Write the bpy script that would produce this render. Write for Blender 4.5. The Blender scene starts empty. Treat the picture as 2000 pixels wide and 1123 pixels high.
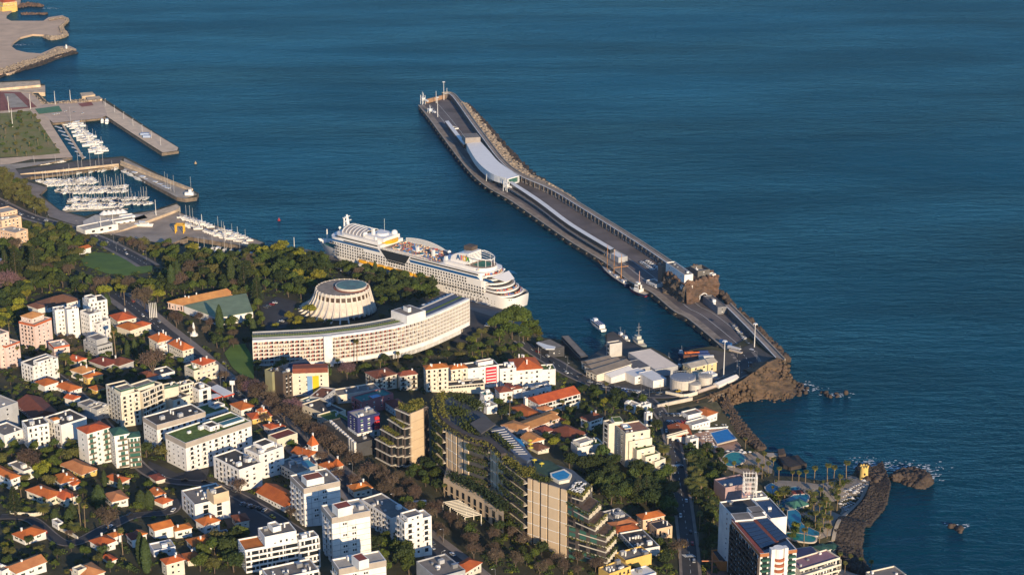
import bpy, math, random
import numpy as np
from mathutils import Vector, geometry
random.seed(7)
RNG = np.random.default_rng(11)
sc = bpy.context.scene
COL = sc.collection
R = math.radians
FPX, CX, CY, CAMH, PITCH = 3430.0, 1000.0, 561.5, 500.0, R(18.5)
cd = bpy.data.cameras.new('camera')
cam = bpy.data.objects.new('camera', cd); COL.objects.link(cam)
cam.location = (0, 0, CAMH); cam.rotation_euler = (R(90) - PITCH, 0, 0)
cd.sensor_width = 36; cd.lens = 36 * FPX / 2000; cd.clip_start = 5; cd.clip_end = 20000
sc.camera = cam
SUN_AZ, SUN_EL = R(20.5), R(16)          # azimuth measured from straight behind the camera towards its right
S = Vector((math.sin(SUN_AZ) * math.cos(SUN_EL), -math.cos(SUN_AZ) * math.cos(SUN_EL), math.sin(SUN_EL)))
w = bpy.data.worlds.new('World'); sc.world = w; w.use_nodes = True
nt = w.node_tree; bg = nt.nodes['Background']
sky = nt.nodes.new('ShaderNodeTexSky'); sky.sky_type = 'NISHITA'; sky.sun_disc = False
sky.sun_elevation = SUN_EL; sky.sun_rotation = math.atan2(S.x, S.y)
sky.air_density = 1.0; sky.dust_density = 0.0; sky.ozone_density = 6.0
bg.inputs[1].default_value = 0.14
nt.links.new(sky.outputs[0], bg.inputs[0])
sl = bpy.data.lights.new('sun', 'SUN'); sl.energy = 4.8; sl.angle = R(0.55); sl.color = (1.0, 0.79, 0.53)
sun = bpy.data.objects.new('sun', sl); COL.objects.link(sun)
sun.rotation_euler = S.to_track_quat('Z', 'Y').to_euler(); sun.location = (300, -300, 700)
sc.view_settings.view_transform = 'Standard'; sc.view_settings.look = 'None'
sc.view_settings.exposure = 0.33; sc.view_settings.gamma = 1.0; sc.view_settings.use_curve_mapping = False
sc.render.engine = 'CYCLES'
cy = sc.cycles
cy.max_bounces = 5; cy.diffuse_bounces = 2; cy.glossy_bounces = 3; cy.transmission_bounces = 2
cy.volume_bounces = 0; cy.transparent_max_bounces = 4; cy.caustics_reflective = False; cy.caustics_refractive = False
cy.use_denoising = True
_f = Vector((0, math.cos(PITCH), -math.sin(PITCH))); _u = Vector((0, math.sin(PITCH), math.cos(PITCH)))
def at(px, py, z=0.0):
 d = _f + _u * ((CY - py) / FPX); dx = (px - CX) / FPX
 t = (z - CAMH) / d.z
 return Vector((dx * t, d.y * t, z))
def pix(p):
 v = Vector(p) - Vector((0, 0, CAMH)); q = v.dot(_f)
 return CX + v.x / q * FPX, CY - v.dot(_u) / q * FPX
CTRL = [(0,20,6),(60,60,4),(20,120,5),(0,170,5),(150,205,4),(40,240,5),(110,280,4),(0,310,6),(60,330,4),(250,310,4),(370,380,4),
(100,400,4),(0,370,9),(150,440,5),(300,450,3.5),(500,480,3),(340,420,3),(0,440,12),(100,480,14),(230,510,20),(0,520,22),(350,500,12),
(430,512,14),(200,560,28),(0,600,38),(560,500,3.5),(620,495,3.5),(780,538,4),(900,590,4),(1000,614,4),(480,545,24),(600,545,22),
(700,545,17),(800,575,17),(300,600,34),(420,640,34),(500,720,36),(660,610,30),(560,640,32),(900,640,24),(920,680,20),(1000,650,14),
(1040,690,10),(1060,670,4),(1120,700,4),(1200,690,3),(1300,740,4),(1400,720,4),(1180,755,8),(1260,775,11),(1330,772,11),(1420,742,9),
(1500,712,9),(1320,800,12),(1100,740,12),(1000,770,20),(850,760,28),(700,780,36),(560,800,42),(400,800,48),(200,740,48),(0,740,55),
(0,880,62),(200,900,58),(400,950,56),(600,1000,52),(0,1123,75),(300,1123,68),(600,1123,58),(800,1000,45),(860,930,42),(1000,870,32),
(1150,850,24),(900,1123,46),(1050,1100,38),(1200,1123,32),(1300,1000,20),(1330,900,14),(1320,840,12),(1400,850,6),(1440,900,5),
(1380,1000,14),(1340,1100,22),(1480,1000,7),(1600,960,4),(1560,1060,8),(1660,1060,5),(1500,1123,14),(1650,1123,8),(1690,930,4),(1722,962,1.2),(1695,1010,1.2),(1676,1050,1.2),(1676,1090,1.2),(1350,700,4)]
_P = np.array([tuple(at(*c)) for c in CTRL]); _XY = _P[:, :2]; _n = len(_P)
_phi = lambda r2: np.sqrt(r2 + 30.0 ** 2)
_A = np.ones((_n + 1, _n + 1)); _A[_n, _n] = 0
_A[:_n, :_n] = -_phi(((_XY[:, None] - _XY[None]) ** 2).sum(-1))
_W = np.linalg.solve(_A + np.diag([-2.0] * _n + [0]), np.append(_P[:, 2], 0))
def hts(xy):
 xy = np.asarray(xy, float).reshape(-1, 2); out = np.empty(len(xy))
 for i in range(0, len(xy), 4000):
  c = xy[i:i + 4000]
  out[i:i + 4000] = -_phi(((c[:, None] - _XY[None]) ** 2).sum(-1)) @ _W[:_n] + _W[_n]
 return np.clip(out, .8, 85)
def hz(x, y): return float(hts([(x, y)])[0])
def gr(px, py):
 z = 20.0
 for _ in range(14):
  p = at(px, py, z); z = 0.35 * z + 0.65 * hz(p.x, p.y)
 p = at(px, py, z); return Vector((p.x, p.y, hz(p.x, p.y)))
def link(name, data=None, parent=None):
 o = bpy.data.objects.new(name, data); COL.objects.link(o)
 if parent is not None: o.parent = parent
 return o
def tag(o, label=None, cat=None, group=None, kind=None):
 if label: o['label'] = ' '.join(label.split()[:16])
 if cat: o['category'] = cat
 if group: o['group'] = group
 if kind: o['kind'] = kind
 return o
def thing(name, label, cat, loc=(0, 0, 0), rz=0.0, group=None):
 o = link(name); o.location = loc; o.rotation_euler = (0, 0, rz); o.empty_display_size = 1
 return tag(o, label, cat, group)
def copy_tree(o, parent=None):
 c = o.copy(); COL.objects.link(c)
 if parent is not None: c.parent = parent
 for ch in o.children: copy_tree(ch, c)
 return c
class MB:
 """collects polygons; build() links them as one mesh object"""
 def __init__(s): s.v = []; s.f = []
 def add(s, vs, fs):
  b = len(s.v); s.v.extend(tuple(p) for p in vs); s.f.extend([tuple(i + b for i in f) for f in fs])
 def quad(s, a, b, c, d): s.add((a, b, c, d), ((0, 1, 2, 3),))
 def tri(s, a, b, c): s.add((a, b, c), ((0, 1, 2),))
 def box(s, c, size, ax=(1, 0, 0), up=(0, 0, 1)):
  """c = centre of the base"""
  ax = Vector(ax).normalized(); up = Vector(up).normalized(); ay = up.cross(ax); c = Vector(c)
  x, y, z = ax * (size[0] / 2), ay * (size[1] / 2), up * size[2]
  p = [c - x - y, c + x - y, c + x + y, c - x + y]; p += [q + z for q in p]
  s.add(p, ((0, 3, 2, 1), (4, 5, 6, 7), (0, 1, 5, 4), (1, 2, 6, 5), (2, 3, 7, 6), (3, 0, 4, 7)))
 def prism(s, poly, z0, z1, top=True, bot=False):
  n = len(poly); z1s = z1 if isinstance(z1, (list, tuple)) else [z1] * n
  z0s = z0 if isinstance(z0, (list, tuple)) else [z0] * n
  p = [(q[0], q[1], z0s[i]) for i, q in enumerate(poly)] + [(q[0], q[1], z1s[i]) for i, q in enumerate(poly)]
  f = [(i, (i + 1) % n, n + (i + 1) % n, n + i) for i in range(n)]
  if top: f.append(tuple(range(n, 2 * n)))
  if bot: f.append(tuple(range(n - 1, -1, -1)))
  s.add(p, f)
 def cyl(s, c, r, h, n=12, r2=None, up=(0, 0, 1), cap=True):
  up = Vector(up).normalized(); a = up.orthogonal().normalized(); b = up.cross(a); c = Vector(c)
  r2 = r if r2 is None else r2
  p = [c + (a * math.cos(t) + b * math.sin(t)) * r for t in [2 * math.pi * i / n for i in range(n)]]
  p += [c + up * h + (a * math.cos(t) + b * math.sin(t)) * r2 for t in [2 * math.pi * i / n for i in range(n)]]
  f = [(i, (i + 1) % n, n + (i + 1) % n, n + i) for i in range(n)]
  if cap: f += [tuple(range(n, 2 * n)), tuple(range(n - 1, -1, -1))]
  s.add(p, f)
 def bar(s, a, b, r, n=5, r2=None):
  a = Vector(a); d = Vector(b) - a
  if d.length > 1e-6: s.cyl(a, r, d.length, n, r2, d)
 def beam(s, a, b, wd, ht):
  """box beam from a to b, its top on the line"""
  a = Vector(a); b = Vector(b); d = b - a; L = d.length
  if L < 1e-6: return
  x = d / L; side = Vector((-x.y, x.x, 0)); side = side.normalized() if side.length > 1e-6 else Vector((1, 0, 0))
  up = x.cross(side)
  if up.z < 0: up = -up
  sd = side * (wd / 2); p = []
  for q in (a, b): p += [q - sd - up * ht, q + sd - up * ht, q + sd, q - sd]
  s.add(p, ((0, 1, 2, 3), (7, 6, 5, 4), (0, 4, 5, 1), (1, 5, 6, 2), (2, 6, 7, 3), (3, 7, 4, 0)))
 def sphere(s, c, r, n=10, m=6, sz=1.0):
  c = Vector(c); p = [c + Vector((0, 0, r * sz))]
  for j in range(1, m):
   t = math.pi * j / m
   for i in range(n):
    a = 2 * math.pi * i / n
    p.append(c + Vector((r * math.sin(t) * math.cos(a), r * math.sin(t) * math.sin(a), r * math.cos(t) * sz)))
  p.append(c - Vector((0, 0, r * sz))); f = []
  for i in range(n): f.append((0, 1 + i, 1 + (i + 1) % n))
  for j in range(m - 2):
   for i in range(n):
    a = 1 + j * n + i; b = 1 + j * n + (i + 1) % n; f.append((a, a + n, b + n, b))
  e = len(p) - 1; k = 1 + (m - 2) * n
  for i in range(n): f.append((k + i, e, k + (i + 1) % n))
  s.add(p, f)
 def build(s, name, mat, parent=None, smooth=False, kind=None, label=None):
  if not s.v: return None
  me = bpy.data.meshes.new(name); me.from_pydata(s.v, [], s.f); me.materials.append(mat)
  if smooth: me.polygons.foreach_set('use_smooth', [True] * len(me.polygons))
  me.update(); o = link(name, me, parent)
  if kind: o['kind'] = kind
  if label: o['label'] = label
  return o
def np_mesh(name, verts, faces, mat):
 """quads / tris straight from numpy arrays"""
 me = bpy.data.meshes.new(name); nv = len(verts); nf, k = faces.shape
 me.vertices.add(nv); me.vertices.foreach_set('co', np.asarray(verts, np.float32).ravel())
 me.loops.add(nf * k); me.loops.foreach_set('vertex_index', np.asarray(faces, np.int32).ravel())
 me.polygons.add(nf); me.polygons.foreach_set('loop_start', np.arange(0, nf * k, k, dtype=np.int32))
 me.polygons.foreach_set('loop_total', np.full(nf, k, np.int32))
 me.materials.append(mat); me.update(calc_edges=True); return me
def inpoly(x, y, poly):
 c = False; j = len(poly) - 1
 for i in range(len(poly)):
  xi, yi = poly[i][0], poly[i][1]; xj, yj = poly[j][0], poly[j][1]
  if (yi > y) != (yj > y) and x < (xj - xi) * (y - yi) / (yj - yi + 1e-12) + xi: c = not c
  j = i
 return c
_M = {}
def mat(name, col, rough=0.8, var=0.0, scale=0.3, bump=0.0, bscale=2.0, metal=0.0, col2=None, obj_var=0.0, spec=0.3, coords='Object', emit=None, detail=4):
 """plain procedural material: base colour broken up by noise, optional bump, optional per-object change"""
 if name in _M: return _M[name]
 m = bpy.data.materials.new(name); m.use_nodes = True; t = m.node_tree; b = t.nodes['Principled BSDF']
 b.inputs['Roughness'].default_value = rough; b.inputs['Metallic'].default_value = metal
 b.inputs['Specular IOR Level'].default_value = spec
 c4 = (*col, 1); b.inputs['Base Color'].default_value = c4
 tc = t.nodes.new('ShaderNodeTexCoord'); src = tc.outputs[coords]
 out = None
 if var or col2:
  n = t.nodes.new('ShaderNodeTexNoise'); n.inputs['Scale'].default_value = scale; n.inputs['Detail'].default_value = detail
  n.inputs['Roughness'].default_value = 0.6; t.links.new(src, n.inputs['Vector'])
  r = t.nodes.new('ShaderNodeValToRGB'); r.color_ramp.elements[0].position = 0.32; r.color_ramp.elements[1].position = 0.68
  a = col2 if col2 else tuple(max(0, x * (1 - var)) for x in col); z = col if col2 else tuple(min(1, x * (1 + var)) for x in col)
  r.color_ramp.elements[0].color = (*a, 1); r.color_ramp.elements[1].color = (*z, 1)
  t.links.new(n.outputs['Fac'], r.inputs['Fac']); out = r.outputs['Color']
 if obj_var:
  oi = t.nodes.new('ShaderNodeObjectInfo'); hsv = t.nodes.new('ShaderNodeHueSaturation')
  mr = t.nodes.new('ShaderNodeMapRange'); mr.inputs['To Min'].default_value = 1 - obj_var; mr.inputs['To Max'].default_value = 1 + obj_var
  t.links.new(oi.outputs['Random'], mr.inputs['Value']); t.links.new(mr.outputs[0], hsv.inputs['Value'])
  mr2 = t.nodes.new('ShaderNodeMapRange'); mr2.inputs['To Min'].default_value = 0.5 - obj_var * 0.07; mr2.inputs['To Max'].default_value = 0.5 + obj_var * 0.07
  mt = t.nodes.new('ShaderNodeMath'); mt.operation = 'FRACT'; mm = t.nodes.new('ShaderNodeMath'); mm.operation = 'MULTIPLY'; mm.inputs[1].default_value = 7.31
  t.links.new(oi.outputs['Random'], mm.inputs[0]); t.links.new(mm.outputs[0], mt.inputs[0]); t.links.new(mt.outputs[0], mr2.inputs['Value'])
  t.links.new(mr2.outputs[0], hsv.inputs['Hue'])
  if out is not None: t.links.new(out, hsv.inputs['Color'])
  else: hsv.inputs['Color'].default_value = c4
  out = hsv.outputs['Color']
 if out is not None: t.links.new(out, b.inputs['Base Color'])
 if bump:
  n2 = t.nodes.new('ShaderNodeTexNoise'); n2.inputs['Scale'].default_value = bscale; n2.inputs['Detail'].default_value = 3
  t.links.new(src, n2.inputs['Vector']); bp = t.nodes.new('ShaderNodeBump'); bp.inputs['Strength'].default_value = bump
  bp.inputs['Distance'].default_value = 0.5; t.links.new(n2.outputs['Fac'], bp.inputs['Height']); t.links.new(bp.outputs[0], b.inputs['Normal'])
 if emit: b.inputs['Emission Color'].default_value = (*emit, 1); b.inputs['Emission Strength'].default_value = 1
 _M[name] = m; return m
def W(name, col, **k):
 k.setdefault('var', 0.13); k.setdefault('scale', 0.16); k.setdefault('detail', 7); k.setdefault('rough', 0.85); return mat(name, col, **k)
def tiles(name, col, col2):
 """clay tile roof: tone noise plus fine ribs in the relief"""
 if name in _M: return _M[name]
 m = mat(name, col, rough=0.85, col2=col2, scale=0.22, obj_var=0.16, detail=8); t = m.node_tree; b = t.nodes['Principled BSDF']
 tc = t.nodes.new('ShaderNodeTexCoord'); wv = t.nodes.new('ShaderNodeTexWave'); wv.inputs['Scale'].default_value = 0.75
 wv.inputs['Distortion'].default_value = 0.6; wv.bands_direction = 'DIAGONAL'; t.links.new(tc.outputs['Object'], wv.inputs['Vector'])
 bp = t.nodes.new('ShaderNodeBump'); bp.inputs['Strength'].default_value = 0.35; bp.inputs['Distance'].default_value = 0.2
 t.links.new(wv.outputs['Fac'], bp.inputs['Height']); t.links.new(bp.outputs[0], b.inputs['Normal']); return m
WHITE = W('white_render', (0.80, 0.77, 0.72)); CREAM = W('cream_render', (0.72, 0.65, 0.52)); PINK = W('pale_pink_render', (0.76, 0.58, 0.50))
PEACH = W('peach_render', (0.72, 0.50, 0.33)); YELLOW = W('yellow_render', (0.72, 0.48, 0.14)); GREYW = W('grey_or_shaded_render', (0.42, 0.42, 0.42))
BLUEW = W('blue_render', (0.035, 0.042, 0.14)); ROSE = W('rose_render', (0.42, 0.16, 0.16)); TAN = W('tan_panel', (0.60, 0.46, 0.30))
OLIVE = W('olive_render', (0.30, 0.29, 0.17)); TAUPE = W('taupe_band', (0.42, 0.36, 0.30)); DKGREY = W('dark_grey_panel', (0.07, 0.07, 0.075))
BROWN = W('brown_panel', (0.10, 0.075, 0.06)); ORANGEW = W('orange_render', (0.66, 0.22, 0.06))
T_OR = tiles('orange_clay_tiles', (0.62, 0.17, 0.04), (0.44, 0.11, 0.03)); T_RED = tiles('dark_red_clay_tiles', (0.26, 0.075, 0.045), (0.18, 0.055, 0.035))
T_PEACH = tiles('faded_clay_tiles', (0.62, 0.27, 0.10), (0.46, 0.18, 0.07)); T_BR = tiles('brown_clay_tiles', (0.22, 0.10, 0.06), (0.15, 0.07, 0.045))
F_DK = mat('dark_felt_roof', (0.075, 0.068, 0.062), 0.9, var=0.25, scale=0.15); F_GR = mat('grey_gravel_roof', (0.20, 0.18, 0.16), 0.95, var=0.2, scale=0.2)
F_LT = mat('pale_screed_roof', (0.42, 0.38, 0.32), 0.9, var=0.18, scale=0.15); F_GREEN = mat('roof_lawn', (0.10, 0.15, 0.035), 0.95, var=0.35, scale=0.4)
F_TEAL = mat('teal_roof', (0.05, 0.20, 0.17), 0.7, var=0.25, scale=0.3); F_BLK = mat('black_roof', (0.03, 0.03, 0.035), 0.6, var=0.3, scale=0.2)
F_MET = mat('pale_metal_roof', (0.74, 0.71, 0.66), 0.5, var=0.08, scale=0.1); F_MAUVE = W('mauve_roof', (0.28, 0.16, 0.19)); F_DGREEN = W('dark_green_roof', (0.035, 0.10, 0.075))
GLASS = mat('window_glass', (0.018, 0.022, 0.026), 0.12, spec=0.6); GLASSG = mat('green_glass', (0.05, 0.14, 0.11), 0.15, spec=0.6)
SHUT = W('green_shutter', (0.03, 0.07, 0.045)); TRIM = W('white_trim', (0.80, 0.78, 0.74)); METAL = mat('grey_metal', (0.35, 0.35, 0.35), 0.4, metal=0.5)
SOLAR = mat('solar_glass', (0.02, 0.03, 0.06), 0.15, spec=0.6); POOLW = mat('pool_water', (0.02, 0.22, 0.42), 0.06, var=0.15, scale=0.3, spec=0.5)
ASPH = mat('asphalt', (0.055, 0.053, 0.055), 0.9, var=0.25, scale=0.08); CONC = mat('concrete', (0.36, 0.31, 0.25), 0.9, var=0.22, scale=0.06, bump=0.1)
PAVE = mat('paving', (0.24, 0.20, 0.17), 0.9, var=0.2, scale=0.1); DECKP = mat('pier_paving', (0.135, 0.115, 0.11), 0.9, var=0.38, scale=0.035, detail=10)
PAINT = W('road_paint', (0.7, 0.7, 0.66)); STEEL = W('white_steel', (0.72, 0.72, 0.70), rough=0.5)
# ================================================================ setting: sea, land, roads, quays
def sheet(name, poly, step, zf, m, z0=None, edge=None, kind='structure', parent=None, skirt=None):
 """triangulated sheet over a world polygon with interior points every step metres; z0 = skirt bottom"""
 P2 = [Vector((p[0], p[1])) for p in poly]; pts = []
 for i, a in enumerate(P2):
  b = P2[(i + 1) % len(P2)]; n = max(1, int((b - a).length / step)); pts += [a.lerp(b, k / n) for k in range(n)]
 nb = len(pts); xs = [p.x for p in P2]; ys = [p.y for p in P2]
 x = min(xs) + step * .5; row = 0
 inner = []
 while x < max(xs):
  y = min(ys) + step * (.25 + .5 * (row % 2))
  while y < max(ys):
   if inpoly(x, y, P2): inner.append(Vector((x, y)))
   y += step
  x += step; row += 1
 v, e, f, *_ = geometry.delaunay_2d_cdt(pts + inner, [(i, (i + 1) % nb) for i in range(nb)], [], 1, 1e-4)
 zs = zf(np.array([(p.x, p.y) for p in v]))
 mb = MB(); mb.v = [(p.x, p.y, float(z)) for p, z in zip(v, zs)]; mb.f = [tuple(q) for q in f]
 sk = mb if skirt is None else MB()
 if z0 is not None:
  zb = zf(np.array([(p.x, p.y) for p in pts]))
  for i in range(nb):
   a, b = pts[i], pts[(i + 1) % nb]
   sk.quad((a.x, a.y, z0), (b.x, b.y, z0), (b.x, b.y, float(zb[(i + 1) % nb])), (a.x, a.y, float(zb[i])))
 o = mb.build(name, m, parent)
 if skirt: sk.build('shore_wall', skirt)['kind'] = 'structure'
 if kind: o['kind'] = kind
 return o
def sea_material():
 m = bpy.data.materials.new('sea_water'); m.use_nodes = True; t = m.node_tree; L = t.links; t.nodes.remove(t.nodes['Principled BSDF'])
 df = t.nodes.new('ShaderNodeBsdfDiffuse'); gl = t.nodes.new('ShaderNodeBsdfGlossy'); gl.inputs['Color'].default_value = (.36, .82, .93, 1); fr = t.nodes.new('ShaderNodeFresnel'); fr.inputs['IOR'].default_value = 1.33; mx = t.nodes.new('ShaderNodeMixShader')
 fm = t.nodes.new('ShaderNodeMath'); fm.operation = 'MULTIPLY'; L.new(fr.outputs[0], fm.inputs[0]); L.new(fm.outputs[0], mx.inputs[0]); L.new(df.outputs[0], mx.inputs[1]); L.new(gl.outputs[0], mx.inputs[2]); L.new(mx.outputs[0], t.nodes['Material Output'].inputs[0])
 tc = t.nodes.new('ShaderNodeTexCoord')
 def noise(scale, sx, sy, detail=3, rot=0.0):
  mp = t.nodes.new('ShaderNodeMapping'); mp.inputs['Scale'].default_value = (sx, sy, 1); mp.inputs['Rotation'].default_value = (0, 0, rot)
  L.new(tc.outputs['Object'], mp.inputs['Vector']); n = t.nodes.new('ShaderNodeTexNoise'); n.inputs['Scale'].default_value = scale
  n.inputs['Detail'].default_value = detail; n.inputs['Roughness'].default_value = 0.6; L.new(mp.outputs[0], n.inputs['Vector']); return n.outputs['Fac']
 big = noise(0.0022, 0.7, 1.6, 4, R(12)); ramp = t.nodes.new('ShaderNodeValToRGB')
 ramp.color_ramp.elements[0].position = 0.35; ramp.color_ramp.elements[0].color = (0.001, 0.021, 0.041, 1)
 ramp.color_ramp.elements[1].position = 0.70; ramp.color_ramp.elements[1].color = (0.001, 0.050, 0.090, 1)
 L.new(big, ramp.inputs['Fac']); L.new(ramp.outputs[0], df.inputs['Color'])
 mr = t.nodes.new('ShaderNodeMapRange'); mr.inputs['To Min'].default_value = 0.14; mr.inputs['To Max'].default_value = 0.34
 L.new(big, mr.inputs['Value']); L.new(mr.outputs[0], gl.inputs['Roughness'])
 f2 = t.nodes.new('ShaderNodeMapRange'); f2.inputs['From Min'].default_value = .38; f2.inputs['From Max'].default_value = .64; f2.inputs['To Min'].default_value = .29; f2.inputs['To Max'].default_value = .51; L.new(noise(0.0045, 0.45, 1.7, 5, R(-10)), f2.inputs['Value']); L.new(f2.outputs[0], fm.inputs[1])
 w1 = noise(0.085, 0.5, 1.4, 4, R(-8)); w2 = noise(0.30, 0.6, 1.3, 3, R(6)); w3 = noise(0.03, 0.5, 1.5, 3, R(-14))
 def mul(a, k):
  n = t.nodes.new('ShaderNodeMath'); n.operation = 'MULTIPLY'; L.new(a, n.inputs[0]); n.inputs[1].default_value = k; return n.outputs[0]
 def addn(a, c):
  n = t.nodes.new('ShaderNodeMath'); n.operation = 'ADD'; L.new(a, n.inputs[0]); L.new(c, n.inputs[1]); return n.outputs[0]
 h = addn(addn(mul(w1, 3.2), mul(w2, 1.2)), mul(w3, 3.4))
 bp = t.nodes.new('ShaderNodeBump'); bp.inputs['Strength'].default_value = 0.95; bp.inputs['Distance'].default_value = 1.0
 L.new(h, bp.inputs['Height']); [L.new(bp.outputs[0], q.inputs['Normal']) for q in (df, gl, fr)]; return m
SEA = sea_material()
mb = MB(); mb.quad((-5900, -1900, 0), (5900, -1900, 0), (5900, 9000, 0), (-5900, 9000, 0)); o = mb.build('sea', SEA); o['kind'] = 'structure'
COAST = [(-400,163),(0,163),(78,158),(80,166),(88,168),(88,182),(74,183),(86,199),(95,204),(150,199),(205,195),(349,289),(349,296),
(316,301),(206,229),(199,231),(104,241),(100,243),(141,308),(120,313),(30,329),(32,332),(145,316),(240,308),(250,312),(372,372),(388,380),
(384,388),(362,391),(345,388),(240,331),(232,326),(60,347),(50,354),(92,367),(76,382),(98,398),(118,413),(165,424),(182,419),(245,418),
(300,412),(345,398),(352,404),(344,413),(517,474),(517,481),(490,487),(364,464),(367,469),(332,481),(372,496),(440,505),(520,497),(570,484),
(598,487),(985,606),(1035,640),(1062,656),(1100,660),(1149,698),(1140,704),(1144,713),(1187,668),(1182,650),(1197,646),(1262,683),(1272,683),
(1324,714),(1325,732),(1333,737),(1338,705),(1346,691),(1390,683),(1420,690),(1470,660),(1516,698),(1521,722),(1500,738),(1470,756),(1440,772),(1395,794),(1380,806),
(1400,812),(1428,832),(1452,858),(1474,876),(1500,882),(1532,878),(1536,884),(1502,892),(1506,905),(1512,925),(1510,936),(1560,938),(1600,944),
(1640,934),(1662,926),(1680,906),(1706,908),(1724,940),(1727,962),(1718,988),(1699,1008),(1680,1034),(1670,1062),(1672,1092),(1692,1123),
(1800,1165),(1900,1400),(-900,1400),(-900,500)]
def cz(px, py): return 2.5
LAND = [at(x, y, 2.5) for x, y in COAST]
EARTH = mat('earth_and_undergrowth', (0.085, 0.074, 0.040), 0.95, col2=(0.038, 0.040, 0.020), scale=0.07, bump=0.5, bscale=0.6, detail=8)
sheet('ground', LAND, 14, hts, EARTH, -4, skirt=mat('shore_stone', (.20, .155, .115), .95, var=.4, scale=.2, bump=.4, detail=8))
def drape(name, pxpoly, m, dz=0.3, step=7, kind='structure', parent=None):
 return sheet(name, [gr(x, y) for x, y in pxpoly], step, lambda a: hts(a) + dz, m, None, kind=kind, parent=parent)
def offset_line(pts, d):
 out = []
 for i, p in enumerate(pts):
  a = pts[max(0, i - 1)]; b = pts[min(len(pts) - 1, i + 1)]; t = Vector((b.x - a.x, b.y - a.y)).normalized()
  out.append(Vector((p.x - t.y * d, p.y + t.x * d, 0)))
 return out
def smooth_line(pts, n=6):
 out = []
 for i in range(len(pts) - 1):
  p0 = pts[max(0, i - 1)]; p1 = pts[i]; p2 = pts[i + 1]; p3 = pts[min(len(pts) - 1, i + 2)]
  for k in range(n):
   t = k / n
   out.append(0.5 * ((2 * p1) + (p2 - p0) * t + (2 * p0 - 5 * p1 + 4 * p2 - p3) * t * t + (3 * p1 - p0 - 3 * p2 + p3) * t ** 3))
 return out + [pts[-1]]
ROADS = []
def ribbon(name, line, half, m, dz, off=0.0, kind='structure', parent=None):
 a = offset_line(line, off - half); b = offset_line(line, off + half); n = 3 if half > 4 else 1; mb = MB(); rows = []
 for p, q in zip(a, b):
  c = [p.lerp(q, k / n) for k in range(n + 1)]; z = hts([(v.x, v.y) for v in c]) + dz
  rows.append([(v.x, v.y, float(h)) for v, h in zip(c, z)])
 for r0, r1 in zip(rows, rows[1:]):
  for k in range(n): mb.quad(r0[k], r0[k + 1], r1[k + 1], r1[k])
 o = mb.build(name, m, parent)
 if kind: o['kind'] = kind
 return o
def road(name, pxs, half, pave=2.5, centre=True):
 line = smooth_line([gr(x, y) for x, y in pxs], 10)
 ribbon('pavement', line, half + pave, PAVE, 0.42); o = ribbon(name, line, half, ASPH, 0.55)
 mb = MB(); acc = 0
 if centre:
  for p, q in zip(line, line[1:]):
   d = (q - p); L = d.length; k = 0.0
   while k < L:
    if int((acc + k) / 3) % 3 == 0:
     a = p + d * (k / L); b = p + d * (min(L, k + 3) / L)
     mb.beam((a.x, a.y, hz(a.x, a.y) + 0.66), (b.x, b.y, hz(b.x, b.y) + 0.66), 0.25, 0.08)
    k += 3
   acc += L
  mb.build('lane_marking', PAINT, o, kind='stuff')
 ROADS.append((line, half + pave)); return line
AVENUE = road('avenue', [(225,575),(300,632),(372,690),(440,748),(520,812),(600,882),(690,957),(770,1013),(870,1087),(960,1160)], 6.5, 6)
HOTELROAD = road('road', [(1262,780),(1296,815),(1310,850),(1322,905),(1331,965),(1341,1040),(1346,1080),(1352,1170)], 4.5, 2)
PORTROAD = road('harbour_road', [(1020,668),(1060,697),(1110,727),(1150,746),(1200,760),(1260,771),(1310,770),(1370,757),(1420,741),(1462,716),(1450,690)], 7, 2.5)
SEAROAD = road('seafront_road', [(-60,372),(0,398),(60,425),(130,445),(190,468),(240,492),(290,520)], 7, 4)
SIDE = road('side_street', [(0,1010),(60,1015),(130,1062),(210,1030),(262,1008),(330,1000),(345,975)], 3, 1.0, False)
SIDE2 = road('back_street', [(-20,730),(40,700),(110,735),(160,778),(215,842),(300,930),(420,950),(520,1000),(600,1050)], 3.2, 1.5, False)
LAWN = mat('lawn', (0.125, 0.20, 0.032), 0.95, col2=(0.08, 0.14, 0.025), scale=0.06, detail=6)
drape('lawn', [(158,508),(178,494),(215,494),(262,503),(300,516),(296,532),(245,540),(205,534),(165,520)], LAWN, 0.4)
drape('lawn', [(438,690),(452,675),(478,672),(495,700),(496,740),(470,733),(452,716)], LAWN, 0.4)
drape('lawn', [(0,222),(60,217),(72,232),(118,300),(70,305),(0,308)], mat('park_grass', (0.15, 0.18, 0.035), 0.95, col2=(0.27, 0.21, 0.09), scale=0.05), 0.3)
drape('car_park', [(508,600),(540,580),(580,590),(560,640),(520,650)], ASPH, 0.45)
drape('car_park', [(918,600),(980,620),(935,665),(880,672),(905,640)], ASPH, 0.35)
drape('car_park', [(420,940),(520,975),(560,1020),(510,1050),(450,1040),(420,985)], ASPH, 0.4)
drape('car_park', [(290,900),(345,925),(410,915),(400,945),(350,950),(290,930)], ASPH, 0.4)
drape('car_park', [(1290,810),(1335,805),(1345,830),(1300,832)], ASPH, 0.9)
drape('plaza', [(0,332),(30,330),(50,355),(92,367),(76,382),(98,398),(118,413),(90,412),(40,365),(0,340)], PAVE, 0.25)
drape('plaza', [(0,172),(60,180),(85,205),(100,243),(142,308),(60,312),(0,325),(0,310),(70,305),(118,300),(72,232),(60,217),(0,222)], mat('warm_paving', (0.62, 0.46, 0.32), 0.9, var=0.15, scale=0.08), 0.25)
RED_P = mat('red_paving', (0.27, 0.10, 0.075), 0.9, var=0.15, scale=0.1)
drape('red_paving', [(0,180),(40,181),(72,210),(25,216),(0,218)], RED_P, 0.5)
drape('grey_paving', [(8,184),(28,184),(55,210),(20,212)], CONC, 0.62)
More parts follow.
